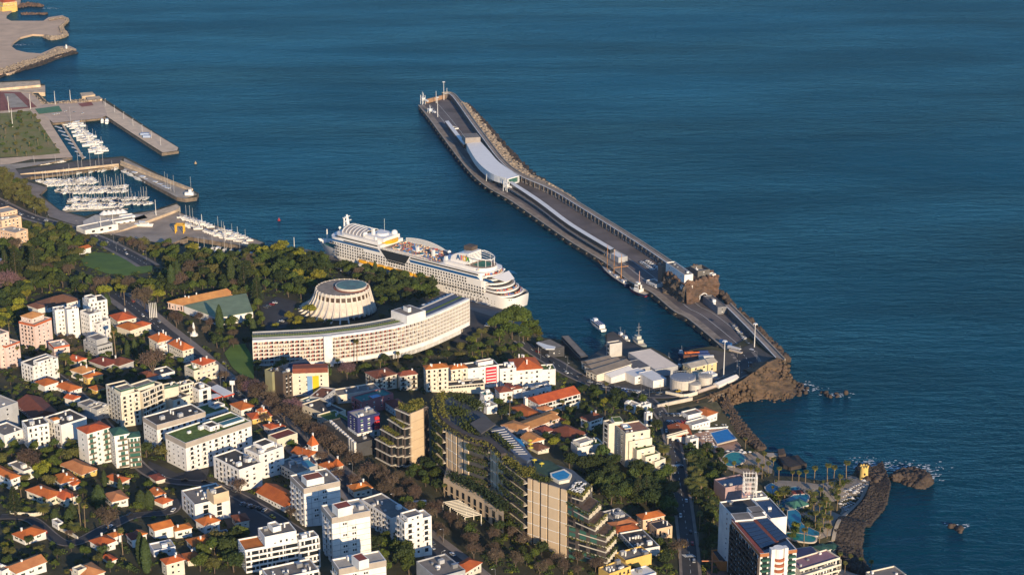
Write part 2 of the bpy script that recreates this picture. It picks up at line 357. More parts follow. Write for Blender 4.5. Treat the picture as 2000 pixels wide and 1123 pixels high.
drape('plaza', [(88,204),(150,199),(198,196),(210,226),(195,232),(104,241),(70,212)], mat('plaza_paving', (0.56, 0.42, 0.31), 0.9, var=0.15, scale=0.08), 0.4)
drape('sports_court', [(68,214),(115,208),(122,219),(76,224)], mat('green_court', (0.10, 0.22, 0.12), 0.85, var=0.1), 0.6)
drape('red_paving', [(152,204),(178,200),(183,207),(160,210)], RED_P, 0.6)
drape('mole_deck', [(200,197),(348,289),(346,295),(318,299),(207,227)], mat('pale_mole_paving', (0.68, 0.52, 0.36), 0.9, var=0.15, scale=0.08), 0.35)
drape('boatyard', [(182,432),(345,404),(344,414),(515,475),(490,484),(364,463),(330,479),(215,458)], mat('yard_concrete', (0.36, 0.285, 0.215), 0.9, var=0.25, scale=0.05), 0.4)
drape('marina_walk', [(32,333),(145,317),(240,309),(232,325),(60,346),(45,350)], mat('dark_walk', (0.12, 0.10, 0.085), 0.9, var=0.25, scale=0.05), 0.4)
drape('marina_walk', [(242,310),(372,373),(386,381),(362,389),(345,386),(242,330)], CONC, 0.4)
drape('ship_quay', [(575,486),(600,488),(985,605),(1030,638),(1000,640),(940,612),(800,556),(690,520),(600,498)], mat('quay_paving', (0.17, 0.15, 0.135), 0.9, var=0.2, scale=0.06), 0.4)
drape('harbour_yard', [(1142,702),(1184,672),(1186,652),(1198,648),(1262,684),(1324,715),(1333,738),(1340,705),(1347,692),(1390,684),(1424,690),(1470,672),(1512,698),(1480,715),(1440,735),(1370,752),(1260,765),(1180,752)], mat('yard_asphalt', (0.085, 0.078, 0.072), 0.9, var=0.25, scale=0.05), 0.4)
drape('promenade', [(1512,938),(1560,940),(1600,946),(1640,936),(1662,930),(1700,935),(1690,960),(1660,1000),(1640,1030),(1628,1060),(1590,1050),(1570,1010),(1540,970),(1510,960)], mat('promenade_paving', (0.27, 0.23, 0.19), 0.9, var=0.15, scale=0.1), 0.3)
drape('promenade', [(1600,1085),(1640,1075),(1700,1123),(1660,1160),(1600,1140)], PAVE, 0.3)
drape('plaza', [(1380,1090),(1420,1060),(1425,1130),(1380,1140)], mat('brick_paving', (0.20, 0.12, 0.10), 0.9, var=0.15, scale=0.2), 0.4)
drape('sun_terrace', [(1355,848),(1392,838),(1418,838),(1448,872),(1440,884),(1396,886),(1370,872)], mat('clay_terrace', (0.36, 0.22, 0.16), 0.9, var=0.15, scale=0.2), 0.5)
drape('sun_terrace', [(1400,888),(1440,884),(1475,880),(1510,905),(1508,925),(1460,930),(1415,915)], mat('pale_terrace', (0.38, 0.29, 0.21), 0.9, var=0.15, scale=0.2), 0.5)
PIN = [(817,206),(838,232),(924,343),(1003,396),(1106,467),(1178,511),(1232,552),(1270,570),(1314,606),(1343,622),(1402,671),(1424,694)]
POUT = [(868,184),(884,190),(933,258),(991,329),(1074,370),(1132,405),(1238,471),(1302,514),(1352,555),(1414,593),(1461,640),(1520,702)]
PZ = 4.5
pin = [at(x, y, PZ) for x, y in PIN]
drape('plaza', [(86,398),(120,413),(165,426),(184,434),(216,459),(150,441),(96,424)], PAVE, 0.35)
drape('quay_strip', [(-20,324),(120,312),(141,309),(120,314),(32,330),(-20,336)], CONC, 0.35)
drape('cliff_top_scrub', [(1300,800),(1350,790),(1400,785),(1410,800),(1405,812),(1360,815),(1310,815)], mat('dry_scrub', (.13,.105,.055), .95, col2=(.06,.06,.03), scale=.2), 0.5)
# ================================================================ rocks, cliffs, breakwaters
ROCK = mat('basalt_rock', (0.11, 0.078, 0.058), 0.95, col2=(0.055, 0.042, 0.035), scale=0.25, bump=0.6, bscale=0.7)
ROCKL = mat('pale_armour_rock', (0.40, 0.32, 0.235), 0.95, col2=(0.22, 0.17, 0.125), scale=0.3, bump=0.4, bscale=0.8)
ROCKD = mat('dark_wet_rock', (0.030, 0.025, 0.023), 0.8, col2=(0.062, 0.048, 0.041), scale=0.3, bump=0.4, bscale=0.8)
ROCKR = mat('red_brown_rock', (0.21, 0.125, 0.085), 0.95, col2=(0.08, 0.058, 0.045), scale=0.12, bump=0.8, bscale=0.35, detail=8)
FOAM = mat('sea_foam', (0.75, 0.78, 0.80), 0.9)
_t = (1 + 5 ** .5) / 2
_IV = np.array([(-1,_t,0),(1,_t,0),(-1,-_t,0),(1,-_t,0),(0,-1,_t),(0,1,_t),(0,-1,-_t),(0,1,-_t),(_t,0,-1),(_t,0,1),(-_t,0,-1),(-_t,0,1)]) / 1.9
_IF = np.array([(0,11,5),(0,5,1),(0,1,7),(0,7,10),(0,10,11),(1,5,9),(5,11,4),(11,10,2),(10,7,6),(7,1,8),(3,9,4),(3,4,2),(3,2,6),(3,6,8),(3,8,9),(4,9,5),(2,4,11),(6,2,10),(8,6,7),(9,8,1)])
def rubble(name, pts, sizes, m, seed=1, kind='stuff', label=None, cat=None):
 """one mesh of many irregular boulders at pts (N,3)"""
 g = np.random.default_rng(seed); n = len(pts)
 q = g.normal(size=(n, 4)); q /= np.linalg.norm(q, axis=1)[:, None]; a, b, c, d = q.T
 Rm = np.stack([np.stack([1-2*(c*c+d*d), 2*(b*c-a*d), 2*(b*d+a*c)], -1), np.stack([2*(b*c+a*d), 1-2*(b*b+d*d), 2*(c*d-a*b)], -1), np.stack([2*(b*d-a*c), 2*(c*d+a*b), 1-2*(b*b+c*c)], -1)], 1)
 v = _IV[None] * g.uniform(.72, 1.28, (n, 12, 1)) * np.stack([g.uniform(.7, 1.25, n), g.uniform(.7, 1.25, n), g.uniform(.55, 1, n)], -1)[:, None, :]
 v = np.einsum('nij,nkj->nki', Rm, v) * np.asarray(sizes)[:, None, None] + np.asarray(pts)[:, None, :]
 f = (_IF[None] + (np.arange(n) * 12)[:, None, None]).reshape(-1, 3)
 o = link(name, np_mesh(name, v.reshape(-1, 3), f, m)); o['kind'] = kind; return tag(o, label, cat)
def strip_pts(la, lb, n, za, zb, seed, jit=0.6):
 """random points between two polylines, height sloping from za to zb"""
 g = np.random.default_rng(seed); A = np.array([(p.x, p.y) for p in la]); Bq = np.array([(p.x, p.y) for p in lb])
 t = g.random(n) * (len(A) - 1); i = t.astype(int); u = (t - i)[:, None]; s = g.random(n)[:, None]
 j = (t / (len(A) - 1) * (len(Bq) - 1)); k = np.minimum(j.astype(int), len(Bq) - 2); w2 = (j - k)[:, None]
 a = A[i] * (1 - u) + A[i + 1] * u; b = Bq[k] * (1 - w2) + Bq[k + 1] * w2; p = a * (1 - s) + b * s
 return np.column_stack([p, za + (zb - za) * s[:, 0] + g.normal(0, jit, n)])
def fbm(x, y, s):
 v = 0
 for k, a in ((1, 1.0), (2.1, .5), (4.3, .27), (9, .14)):
  v += a * math.sin(x * k / s + 1.7 * math.sin(y * k / s * .8 + k) + k * 3) * math.cos(y * k / s * 1.1 + k * 1.3 + math.sin(x * k / s * .6))
 return v
def cliff(name, top, bot, rows, amp, m, seed=0, profile=None):
 """craggy face between a top and a bottom line (same count of points)"""
 T = smooth_line(top, 14); Bt = smooth_line(bot, 14); mb = MB(); n = len(T)
 for r in range(rows + 1):
  s = r / rows; sp = profile(s) if profile else s
  for i in range(n):
   p = T[i].lerp(Bt[i], s); z = T[i].z + (Bt[i].z - T[i].z) * sp
   k = math.sin(math.pi * min(1, max(0, s))) * .8 + .2 * (0 < r)
   d = amp * k; mb.v.append((p.x + (fbm(p.x + 9, z * 3 + p.y, 13) + .55 * fbm(p.x, z + p.y, 4)) * d, p.y + (fbm(p.y, z * 3 + p.x, 11) + .5 * fbm(z, p.x - p.y, 3.5)) * d, z + fbm(p.x, p.y, 9) * d * .5 * (0 < s < 1)))
 for r in range(rows):
  for i in range(n - 1): a = r * n + i; mb.f.append((a, a + 1, a + n + 1, a + n))
 o = mb.build(name, m); o['kind'] = 'structure'; return o
PW = PZ + 6
pout = [at(x, y, PW) for x, y in POUT]
sheet('pier_deck', [(p.x, p.y) for p in pin] + [(p.x, p.y) for p in reversed(pout)], 25, lambda a: np.full(len(a), PZ), DECKP)
mb = MB(); mb.prism([(p.x, p.y) for p in pin] + [(p.x, p.y) for p in reversed(pout)], -5, PZ - .05, top=False)
mb.build('pier_quay_wall', mat('quay_stone', (0.115, 0.09, 0.07), 0.95, var=0.35, scale=0.25, bump=0.4, bscale=0.8))['kind'] = 'structure'
pl = smooth_line(pin, 8)
_t2 = pl[1] - pl[0]; SGN = 1 if Vector((-_t2.y, _t2.x)).dot(Vector((pout[0].x - pl[0].x, pout[0].y - pl[0].y))) > 0 else -1
def flat_ribbon(name, line, o0, o1, z, m, thick=None, parent=None, kind='structure'):
 a = offset_line(line, o0); b = offset_line(line, o1); mb = MB()
 for i in range(len(a) - 1):
  P = [a[i], a[i + 1], b[i + 1], b[i]]
  if thick is None: mb.quad(*[(p.x, p.y, z) for p in P])
  else: mb.prism([(p.x, p.y) for p in P], z - thick, z, bot=True)
 o = mb.build(name, m, parent)
 if kind: o['kind'] = kind
 return o
flat_ribbon('quay_apron', pl, SGN * 1.0, SGN * 7.5, PZ + 0.06, mat('quay_apron_stone', (0.26, 0.21, 0.165), 0.9, var=0.3, scale=0.12))
flat_ribbon('quay_coping', pl, -SGN * 0.3, SGN * 1.0, PZ + 0.45, CONC, 0.45)
flat_ribbon('lane_line', pl, SGN * 15, SGN * 15.35, PZ + .05, PAINT); flat_ribbon('lane_line', pl, SGN * 26, SGN * 26.3, PZ + .05, PAINT)
po = smooth_line(pout[:8], 8); po2 = smooth_line(pout[9:], 8)
WALLD = mat('sea_wall_stone', (0.17, 0.14, 0.12), 0.95, var=0.3, scale=0.2, bump=0.3)
def seawall(line, label, colstep, ht):
 t = thing('sea_wall', label, 'sea wall', (line[0].x, line[0].y, PZ)); iv = Vector((-line[0].x, -line[0].y, -PZ))
 L = [p + iv for p in line]
 def rib(nm, o0, o1, z, th, m): o = flat_ribbon(nm, L, o0, o1, z - PZ, m, th, t, None); return o
 rib('wall', 0.3, SGN * 0 + SGN * 6.0, PZ + ht, ht + 8, WALLD)
 rib('walkway', SGN * 0.9, SGN * 5.2, PZ + ht + .08, .07, mat('walkway_paving', (0.30, 0.25, 0.21), 0.9, var=0.2, scale=0.1))
 rib('parapet', SGN * 5.2, SGN * 6.2, PZ + ht + 1.2, 1.2, CONC)
 rib('pipe', SGN * -0.1, SGN * 0.6, PZ + ht + .55, .5, F_MET)
 acc = 0; cols = MB()
 for p, q in zip(L, L[1:]):
  d = q - p; ln = d.length; x = d.normalized(); nrm = Vector((-x.y, x.x, 0)) * -SGN; k = colstep - acc
  while k < ln:
   c = p + x * k + nrm * .2; cols.box((c.x, c.y, 0), (0.45, 0.5, ht - .1), x); k += colstep
  acc = (acc + ln) % colstep
 if colstep < 50:
  cols.build('pilaster', W('pilaster_stone', (.27, .23, .20)), t, kind='stuff'); mu = MB(); g_ = random.Random(5)
  for p, q in list(zip(L, L[1:]))[18:]:
   d = q - p; x = d.normalized(); nrm = Vector((-x.y, x.x, 0)) * -SGN
   for _ in range(5): c = p + d * g_.random() + nrm * .34; mu.box((c.x, c.y, g_.uniform(.2, 1.2)), (g_.uniform(.6, 2), .1, g_.uniform(.5, 1.5)), x)
  mu.build('painted_mural', W('mural_paint', (.5, .48, .46)), t, kind='stuff')
 return t
seawall(po, 'long dark sea wall with pilasters along the seaward edge of the pier', 9, 6)
seawall(po2, 'short sea wall between the rock fort and the cliff', 60, 5)
a, b = pin[0], pout[0]; t = thing('end_wall', 'sunlit stone wall across the far tip of the pier', 'wall', (a.x, a.y, PZ))
mb = MB(); d = Vector((b.x - a.x, b.y - a.y, 0)); s0 = d * .3; mb.beam(s0 + Vector((0, 0, 5)), d + Vector((0, 0, 5)), 2.5, 5); mb.build('wall', mat('warm_stone', (0.36, 0.22, 0.13), 0.9, var=0.2, scale=0.2), t)
fm = MB(); fm.cyl((0, 0, -1.2), 0.95, 2.0, 10); fm2 = MB(); fm2.box((0, .9, -.4), (2.6, 1.2, .5))
f0 = thing('fender', 'dark rubber fender drum hanging on the pier quay face', 'fender', group='fenders along the pier quay')
fm.build('drum', mat('fender_rubber', (0.05, 0.045, 0.04), 0.8, var=0.2), f0); fm2.build('bracket', CONC, f0)
acc = 0.0; first = True
for p, q in zip(pl, pl[1:]):
 d = q - p; ln = d.length; x = d.normalized(); nrm = Vector((-x.y, x.x, 0)) * -SGN; k = 17 - acc
 while k < ln:
  c = p + x * k + nrm * 1.3; o = f0 if first else copy_tree(f0); first = False
  o.location = (c.x, c.y, PZ - 1.3); o.rotation_euler = (0, 0, math.atan2(x.y, x.x) + (math.pi if SGN < 0 else 0) ); k += 17
 acc = (acc + ln) % 17
RB_IN = [at(x, y, PW - 1) for x, y in [(893,197),(912,218),(948,262),(985,312),(1030,345),(1075,362),(1115,386)]]
RB_OUT = [at(x, y, 0) for x, y in [(916,206),(940,232),(972,268),(1006,305),(1046,344),(1088,372),(1124,396)]]
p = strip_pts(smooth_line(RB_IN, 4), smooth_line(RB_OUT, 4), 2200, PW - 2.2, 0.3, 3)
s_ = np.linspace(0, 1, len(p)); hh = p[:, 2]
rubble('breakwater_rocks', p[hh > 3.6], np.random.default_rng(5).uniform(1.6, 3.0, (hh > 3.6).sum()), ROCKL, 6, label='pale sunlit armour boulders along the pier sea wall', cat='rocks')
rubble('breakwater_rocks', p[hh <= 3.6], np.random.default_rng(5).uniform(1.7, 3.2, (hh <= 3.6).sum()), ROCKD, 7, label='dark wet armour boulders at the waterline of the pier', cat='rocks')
mb = MB()
A_, B_ = smooth_line(RB_IN, 4), smooth_line(RB_OUT, 4)
for i in range(len(A_) - 1): mb.quad((A_[i].x, A_[i].y, PW - 3.2), (A_[i+1].x, A_[i+1].y, PW - 3.2), (B_[i+1].x, B_[i+1].y, -1.5), (B_[i].x, B_[i].y, -1.5))
mb.build('breakwater_core', ROCK)['kind'] = 'structure'
def rock_line(name, pa, za, pb, zb, n, s0, s1, m, seed, label, cat='rocks'):
 a = smooth_line([at(x, y, za) for x, y in pa], 4); b = smooth_line([at(x, y, zb) for x, y in pb], 4)
 P = strip_pts(a, b, n, za, zb, seed, .5)
 if seed in (31, 41): P[:, 2] = np.maximum(P[:, 2], hts(P[:, :2]) + .1)
 return rubble(name, P, np.random.default_rng(seed).uniform(s0, s1, n), m, seed + 1, label=label, cat=cat)
rock_line('shore_rocks', [(1318,528),(1400,572),(1420,590),(1462,632),(1500,672),(1530,700)], 7, [(1330,522),(1412,570),(1432,594),(1470,628),(1508,668),(1540,704)], 0, 240, 1.5, 3.6, ROCK, 21, 'brown boulders below the sea wall beyond the rock fort')
rock_line('shore_rocks', [(1408,806),(1432,838),(1458,862),(1480,876)], 4, [(1418,800),(1445,832),(1472,858),(1496,880)], 0, 700, .6, 1.5, ROCK, 31, 'grey boulder beach beside the square blue pool')
rock_line('shore_rocks', [(1690,918),(1700,945),(1687,978),(1662,1004),(1642,1022),(1633,1044),(1634,1066),(1660,1110)], 4.4, [(1722,906),(1734,944),(1736,965),(1726,994),(1704,1020),(1686,1050),(1682,1092),(1704,1128)], -.4, 5600, .8, 2.0, ROCKD, 41, 'dark lava boulders heaped outside the promenade wall')
rock_line('islet_rocks', [(1745,938),(1768,930),(1800,934),(1812,945)], 1.5, [(1738,930),(1765,918),(1798,922),(1816,938)], 1, 300, 1.5, 3.4, ROCK, 51, 'wave washed brown rocks of the islet beside the yellow tower')
rock_line('islet_rocks', [(1740,936),(1772,948),(1800,954),(1814,944)], -0.5, [(1745,930),(1775,925),(1800,930),(1808,938)], 3.5, 300, 1.6, 3.4, ROCK, 53, 'low brown rocks on the near side of the islet')
rock_line('shore_rocks', [(1676,926),(1690,936),(1712,940)], 4.5, [(1672,912),(1694,908),(1724,930)], 0, 260, 1.2, 2.6, ROCK, 55, 'brown rocks around the foot of the yellow tower')
for k, (x, y, n, lb) in enumerate([(1556,757,16,'small dark rocks off the cliff in breaking waves'),(1626,773,10,'lone low rocks in the open water right of the cliff'),(1874,1028,5,'tiny rock awash with foam near the right edge'),(1548,768,22,'rock stump standing off the cliff foot')]):
 c = at(x, y, 0); g = np.random.default_rng(60 + k); P = np.column_stack([c.x + g.normal(0, 4, n), c.y + g.normal(0, 4, n), g.uniform(-.4, 1.2, n)])
 rubble('sea_rocks', P, g.uniform(1.2, 3.2, n), ROCK, 70 + k, label=lb, cat='rocks')
def foam(px, py, n, sx, sy, seed):
 g = np.random.default_rng(seed); c = at(px, py, 0); mb = MB()
 for _ in range(n * 2):
  x, y = c.x + g.normal(0, sx), c.y + g.normal(0, sy); r = g.uniform(.15, .7); k = 6; a0 = g.random() * 6
  mb.add([(x + r * g.uniform(.5, 1.6) * math.cos(a0 + 6.283 * i / k) * 1.7, y + r * g.uniform(.5, 1.2) * math.sin(a0 + 6.283 * i / k), .06 + .001 * (_ % 40)) for i in range(k)], (tuple(range(k)),))
 o = mb.build('sea_foam', FOAM); o['kind'] = 'stuff'
for a in [(1556,752,40,7,3,1),(1566,760,30,9,2,2),(1630,771,26,5,2,3),(1772,914,90,11,5,4),(1700,908,70,6,6,5),(1690,912,40,4,3,6),(1870,1025,16,4,2,7),(1812,928,22,4,4,8),(30,88,40,10,3,9),(36,103,30,12,2,10),(95,17,30,10,4,11)]: foam(*a)
ct = [at(x, y, z) for x, y, z in [(1300,797,9),(1345,785,11),(1395,768,13),(1440,748,14),(1470,728,17),(1500,708,17),(1522,700,16),(1530,706,15),(1530,722,12),(1526,740,9)]]
cb = [at(x, y, -1.5) for x, y in [(1330,818),(1370,815),(1412,806),(1440,792),(1474,786),(1502,788),(1530,788),(1548,782),(1552,762),(1540,722)]]
CLIFF = mat('cliff_rock', (0.19, 0.12, 0.072), 0.95, col2=(0.06, 0.047, 0.032), scale=0.11, bump=1.0, bscale=0.45, detail=9)
cliff('cliff', ct, cb, 26, 3.2, CLIFF, profile=lambda s: s ** .8)
_ct, _cb = smooth_line(ct, 6), smooth_line(cb, 6); g_ = np.random.default_rng(77); P = []
for _ in range(900):
 i = g_.integers(0, len(_ct)); u = g_.random(); p = _ct[i].lerp(_cb[i], u); P.append((p.x + g_.normal(0, 1.5), p.y + g_.normal(0, 1.5), _ct[i].z + (_cb[i].z - _ct[i].z) * u ** .8 - .3))
rubble('cliff_boulders', np.array(P), g_.uniform(.6, 2.2, 900), CLIFF, 78, label='brown boulders and ledges on the cliff face', cat='rocks')
cl2t = [at(x, y, z) for x, y, z in [(1470,728,17),(1500,708,17),(1522,700,16),(1530,706,15)]]; cl2b = [at(x, y, z) for x, y, z in [(1448,720,4.6),(1476,706,4.6),(1508,697,4.6),(1520,694,4.6)]]
cliff('cliff', cl2t, cl2b, 6, 1.6, CLIFF)
SAND = mat('beach_gravel', (0.60, 0.43, 0.29), 0.95, var=0.15, scale=0.03)
sheet('beach', [at(x, y, 0) for x, y in [(-300,-60),(0,-30),(42,-8),(40,8),(30,20),(14,31),(12,40),(22,45),(85,45),(95,38),(122,34),(134,40),(127,50),(122,58),(133,67),(126,74),(100,76),(86,72),(64,71),(40,77),(26,87),(22,94),(32,102),(52,107),(80,109),(112,95),(136,94),(149,100),(138,107),(108,117),(78,126),(48,136),(18,148),(-300,180)]], 22, lambda a: np.full(len(a), 3.0), SAND, -3)
rock_line('breakwater_rocks', [(-10,138),(40,122),(80,110),(112,97),(140,97)], 6, [(-10,150),(40,134),(80,122),(112,109),(146,101)], 3, 900, 1.4, 2.6, ROCKL, 81, 'pale boulder arm curving beyond the beach, with a small beacon')
rock_line('breakwater_rocks', [(-10,150),(40,134),(80,122),(112,110),(146,102)], 3, [(-10,157),(40,140),(82,128),(114,115),(152,104)], 0, 600, 1.4, 2.6, ROCKD, 83, 'dark wet boulders along the outer foot of the beach arm')
rock_line('breakwater_rocks', [(94,40),(122,36),(130,42),(118,52),(118,60),(124,68),(104,72),(90,70)], 5, [(100,36),(128,36),(134,42),(124,52),(126,60),(132,70),(104,78),(86,74)], 1, 700, 1.3, 2.5, ROCKL, 85, 'pale boulders around the hooked groyne at the far beach')
rock_line('shore_rocks', [(30,18),(55,12),(78,12)], 2, [(40,8),(62,7),(84,13)], 0, 260, 1.5, 3.2, ROCKR, 87, 'brown reef rocks below the yellow fort')
rock_line('shore_rocks', [(40,26),(60,26),(86,28)], 1.5, [(44,30),(66,29),(94,28)], 0, 160, 1.2, 2.4, ROCKR, 89, 'low red brown reef in the small bay')
rock_line('shore_rocks', [(60,182),(76,196),(90,204),(150,200),(196,197)], 5, [(74,181),(88,196),(96,202),(150,197),(200,194)], 0, 420, 1.2, 2.2, ROCKL, 91, 'pale boulders below the plaza wall by the big mole')
def quay(name, pxs, z, m, base=-4, step=20):
 return sheet(name, [at(x, y, z) for x, y in pxs], step, lambda a: np.full(len(a), float(z)), m, base)
MOLE = mat('mole_stone', (0.60, 0.46, 0.31), 0.92, var=0.25, scale=0.12)
quay('mole', [(-20,163),(78,158),(79,166),(-20,175)], 8, MOLE); quay('mole', [(-20,172),(52,170),(88,167),(88,181),(40,181),(-20,184)], 5, MOLE)
quay('mole', [(156,182),(180,180),(186,185),(160,189)], 6, MOLE); quay('mole', [(168,190),(194,188),(199,194),(172,197)], 5.6, MOLE)
quay('pontoon', [(118,240),(122,240),(165,308),(160,310)], 1.0, MOLE, -.5)
quay('mole', [(182,452),(345,399),(352,404),(345,410),(208,461)], 6, MOLE)
quay('quay_terrace', [(162,432),(186,420),(246,418),(282,420),(288,426),(240,436),(196,446),(165,455)], 6, mat('terrace_white', (0.55, 0.50, 0.43), 0.9, var=0.1))
mb = MB()
for a, b in [((235,323),(372,374)),((236,318),(376,373)),((40,344),(232,324))]:
 p, q = at(*a, 4), at(*b, 4); mb.beam((p.x, p.y, 6.5), (q.x, q.y, 6.5), 1.0, 3.5)
o = mb.build('mole_parapet', MOLE); o['kind'] = 'structure'
# ================================================================ buildings
BLAB = []; FOOT = []                                     # world footprints (trees keep off)
DIAG = []
def topz(base, py):
 d = _f + _u * ((CY - py) / FPX); return CAMH + base.y * d.z / d.y
def corners(L, N, Rr, hp, h=None, z0=None, square=True):
 if z0 is None:
  b = gr(N[0], N[1] + hp); zt = topz(b, N[1]); zg = b.z
 else: zt = z0 + h; zg = z0
 n, l, r = (at(p[0], p[1], zt) for p in (N, L, Rr)); e1, e2 = l - n, r - n
 c = e1.normalized().dot(e2.normalized()); DIAG.append((N, round(math.degrees(math.acos(max(-1, min(1, c))))), round(e1.length), round(e2.length), round(zt - zg, 1)))
 if square:
  w1, w2 = e1.length, e2.length; dv = (math.acos(max(-1, min(1, c))) - math.pi / 2)
  s = 1 if e2.x * e1.y - e2.y * e1.x > 0 else -1          # turn from e2 to e1
  k = w1 / (w1 + w2)                                       # the longer edge turns less
  def rot(v, a): return Vector((v.x * math.cos(a) - v.y * math.sin(a), v.x * math.sin(a) + v.y * math.cos(a), 0))
  e1 = rot(e1, -s * dv * (1 - k)); e2 = rot(e2, s * dv * k)
 return n, e1, e2, zt, zg
FH = 3.1
def facade(a, b, z0, z1, st, out, G):
 """windows or balconies on the wall from a to b (2d), outward normal out; G = dict of MB"""
 d = Vector((b[0] - a[0], b[1] - a[1], 0)); L = d.length
 if L < 2.5 or not st: return
 x = d / L; A = Vector((a[0], a[1], 0)); fh = FH; H = z1 - z0; nf = max(1, int(H / fh + .3)); fh = H / nf
 opts = st.split(','); kind = opts[0]; gl, bal, tr = G['glass'], G['bal'], G['trim']
 def pane(u, z, wd, ht, off=.05, g=gl):
  p = A + x * u + out * off; g.quad(p + Vector((0, 0, z)), p + x * wd + Vector((0, 0, z)), p + x * wd + Vector((0, 0, z + ht)), p + Vector((0, 0, z + ht)))
 rs = random.Random(int(a[0] * 31 + a[1] * 17))
 sp = float(opts[1]) if len(opts) > 1 else 3.2
 if kind in ('w', 'W', 'h'):                                # punched windows with sills; h = with shutters
  n = max(1, int((L - 1.0) / sp)); s0 = (L - n * sp) / 2; ww, wh = (1.1, 1.35) if kind != 'W' else (1.6, 1.5)
  for f in range(nf):
   for i in range(n):
    if rs.random() < .06: continue
    u = s0 + i * sp + (sp - ww) / 2; z = z0 + f * fh + .95
    pane(u, z, ww, wh)
    if rs.random() < .4: cu = rs.uniform(.25, .75) * wh; pane(u, z + wh - cu, ww, cu, .07, tr)
    c = A + x * (u + ww / 2) + out * .1
    tr.box((c.x, c.y, z - .14), (ww + .3, .3, .13), x); tr.box((c.x, c.y, z + wh), (ww + .2, .2, .1), x)
    if kind == 'h':
     for sd in (-.36, ww + .36):
      q = A + x * (u + sd) + out * .1; G['shut'].box((q.x, q.y, z), (.6, .1, wh), x)
 elif kind in ('b', 'B'):                                   # continuous balcony bands over dark recesses
  dep = 1.3 if kind == 'b' else .7
  for f in range(nf):
   z = z0 + f * fh; pane(.3, z + .2, L - .6, fh - .75)
   c = A + x * (L / 2) + out * dep / 2; bal.box((c.x, c.y, z - .12), (L, dep, .2), x)
   c = A + x * (L / 2) + out * dep; bal.box((c.x, c.y, z - .12), (L, .14, 1.15), x)
   n = max(1, int(L / 6.0))
   for i in range(n + 1):
    c = A + x * (i * L / n * .998 + .03) + out * dep * .5; bal.box((c.x, c.y, z + .1), (.16, dep, fh - .2), x)
   for i in range(int(L / 2.2)):
    if rs.random() < .6: c = A + x * (1.0 + i * 2.2) + out * .06; tr.box((c.x, c.y, z + .2), (.35 + rs.random() * .7, .06, fh - .8), x)
 elif kind == 'p':                                          # windows alternating with stacked small balconies
  n = max(1, int(L / sp)); s0 = (L - n * sp) / 2
  for i in range(n):
   for f in range(nf):
    z = z0 + f * fh; u = s0 + i * sp
    if i % 2 == 0:
     pane(u + sp * .28, z + .2, sp * .44, fh - .9); c = A + x * (u + sp / 2) + out * .55
     bal.box((c.x, c.y, z - .1), (sp - .3, 1.1, .18), x); c = A + x * (u + sp / 2) + out * 1.1
     bal.box((c.x, c.y, z - .1), (sp - .3, .12, 1.1), x)
     if rs.random() < .2: c = A + x * (u + sp / 2) + out * .6; G['shut' if rs.random() < .3 else 'trim'].box((c.x, c.y, z + fh - .8), (sp - .5, 1.2, .12), x)
     if rs.random() < .3: pane(u + sp * .28, z + .2, sp * .2, fh - .9, .08, tr)
    else:
     pane(u + (sp - 1.3) / 2, z + .95, 1.3, 1.4); c = A + x * (u + sp / 2) + out * .1; tr.box((c.x, c.y, z + .82), (1.6, .28, .12), x)
 elif kind == 's':                                          # full height dark slots
  n = max(1, int(L / sp)); s0 = (L - n * sp) / 2
  for i in range(n):
   pane(s0 + i * sp + sp * .32, z0 + .5, sp * .36, H - 1.4)
   for f in range(1, nf):
    c = A + x * (s0 + (i + .5) * sp) + out * .1; tr.box((c.x, c.y, z0 + f * fh - .3), (sp * .38, .2, .55), x)
 elif kind == 't':                                          # dark wall, thin pale slab edges every second floor
  f = 0
  while f * 6.4 < H:
   z = z1 - f * 6.4; c = A + x * (L / 2) + out * .5; bal.box((c.x, c.y, z - .3), (L + .2, 1.0, .3), x)
   for i in range(int(L / 5)): pane(1 + i * 5, max(z0, z - 5.6), 2.4, 4.4)
   f += 1
 elif kind == 'l':                                          # horizontal strip windows
  for f in range(nf):
   pane(.8, z0 + f * fh + 1.0, L - 1.6, 1.3)
   for i in range(1, int(L / 2)): c = A + x * (i * 2.0) + out * .08; tr.box((c.x, c.y, z0 + f * fh + 1.0), (.18, .12, 1.3), x)
 elif kind == 'g':                                          # joints between slabs, few windows
  for f in range(1, nf + 1):
   c = A + x * (L / 2) + out * .03; G['joint'].box((c.x, c.y, z0 + f * fh - .2), (L - .02, .10, .16), x)
  for f in range(nf):
   for u in (L * .28, L * .52):
    if rs.random() < .75: pane(u, z0 + f * fh + 1.0, .9, 1.2); pane(u + 1.3, z0 + f * fh + 1.0, .9, 1.2)
  for u in (L * .2, L * .4, L * .62): c = A + x * u + out * .03; G['joint'].box((c.x, c.y, z0), (.14, .12, H - .5), x)
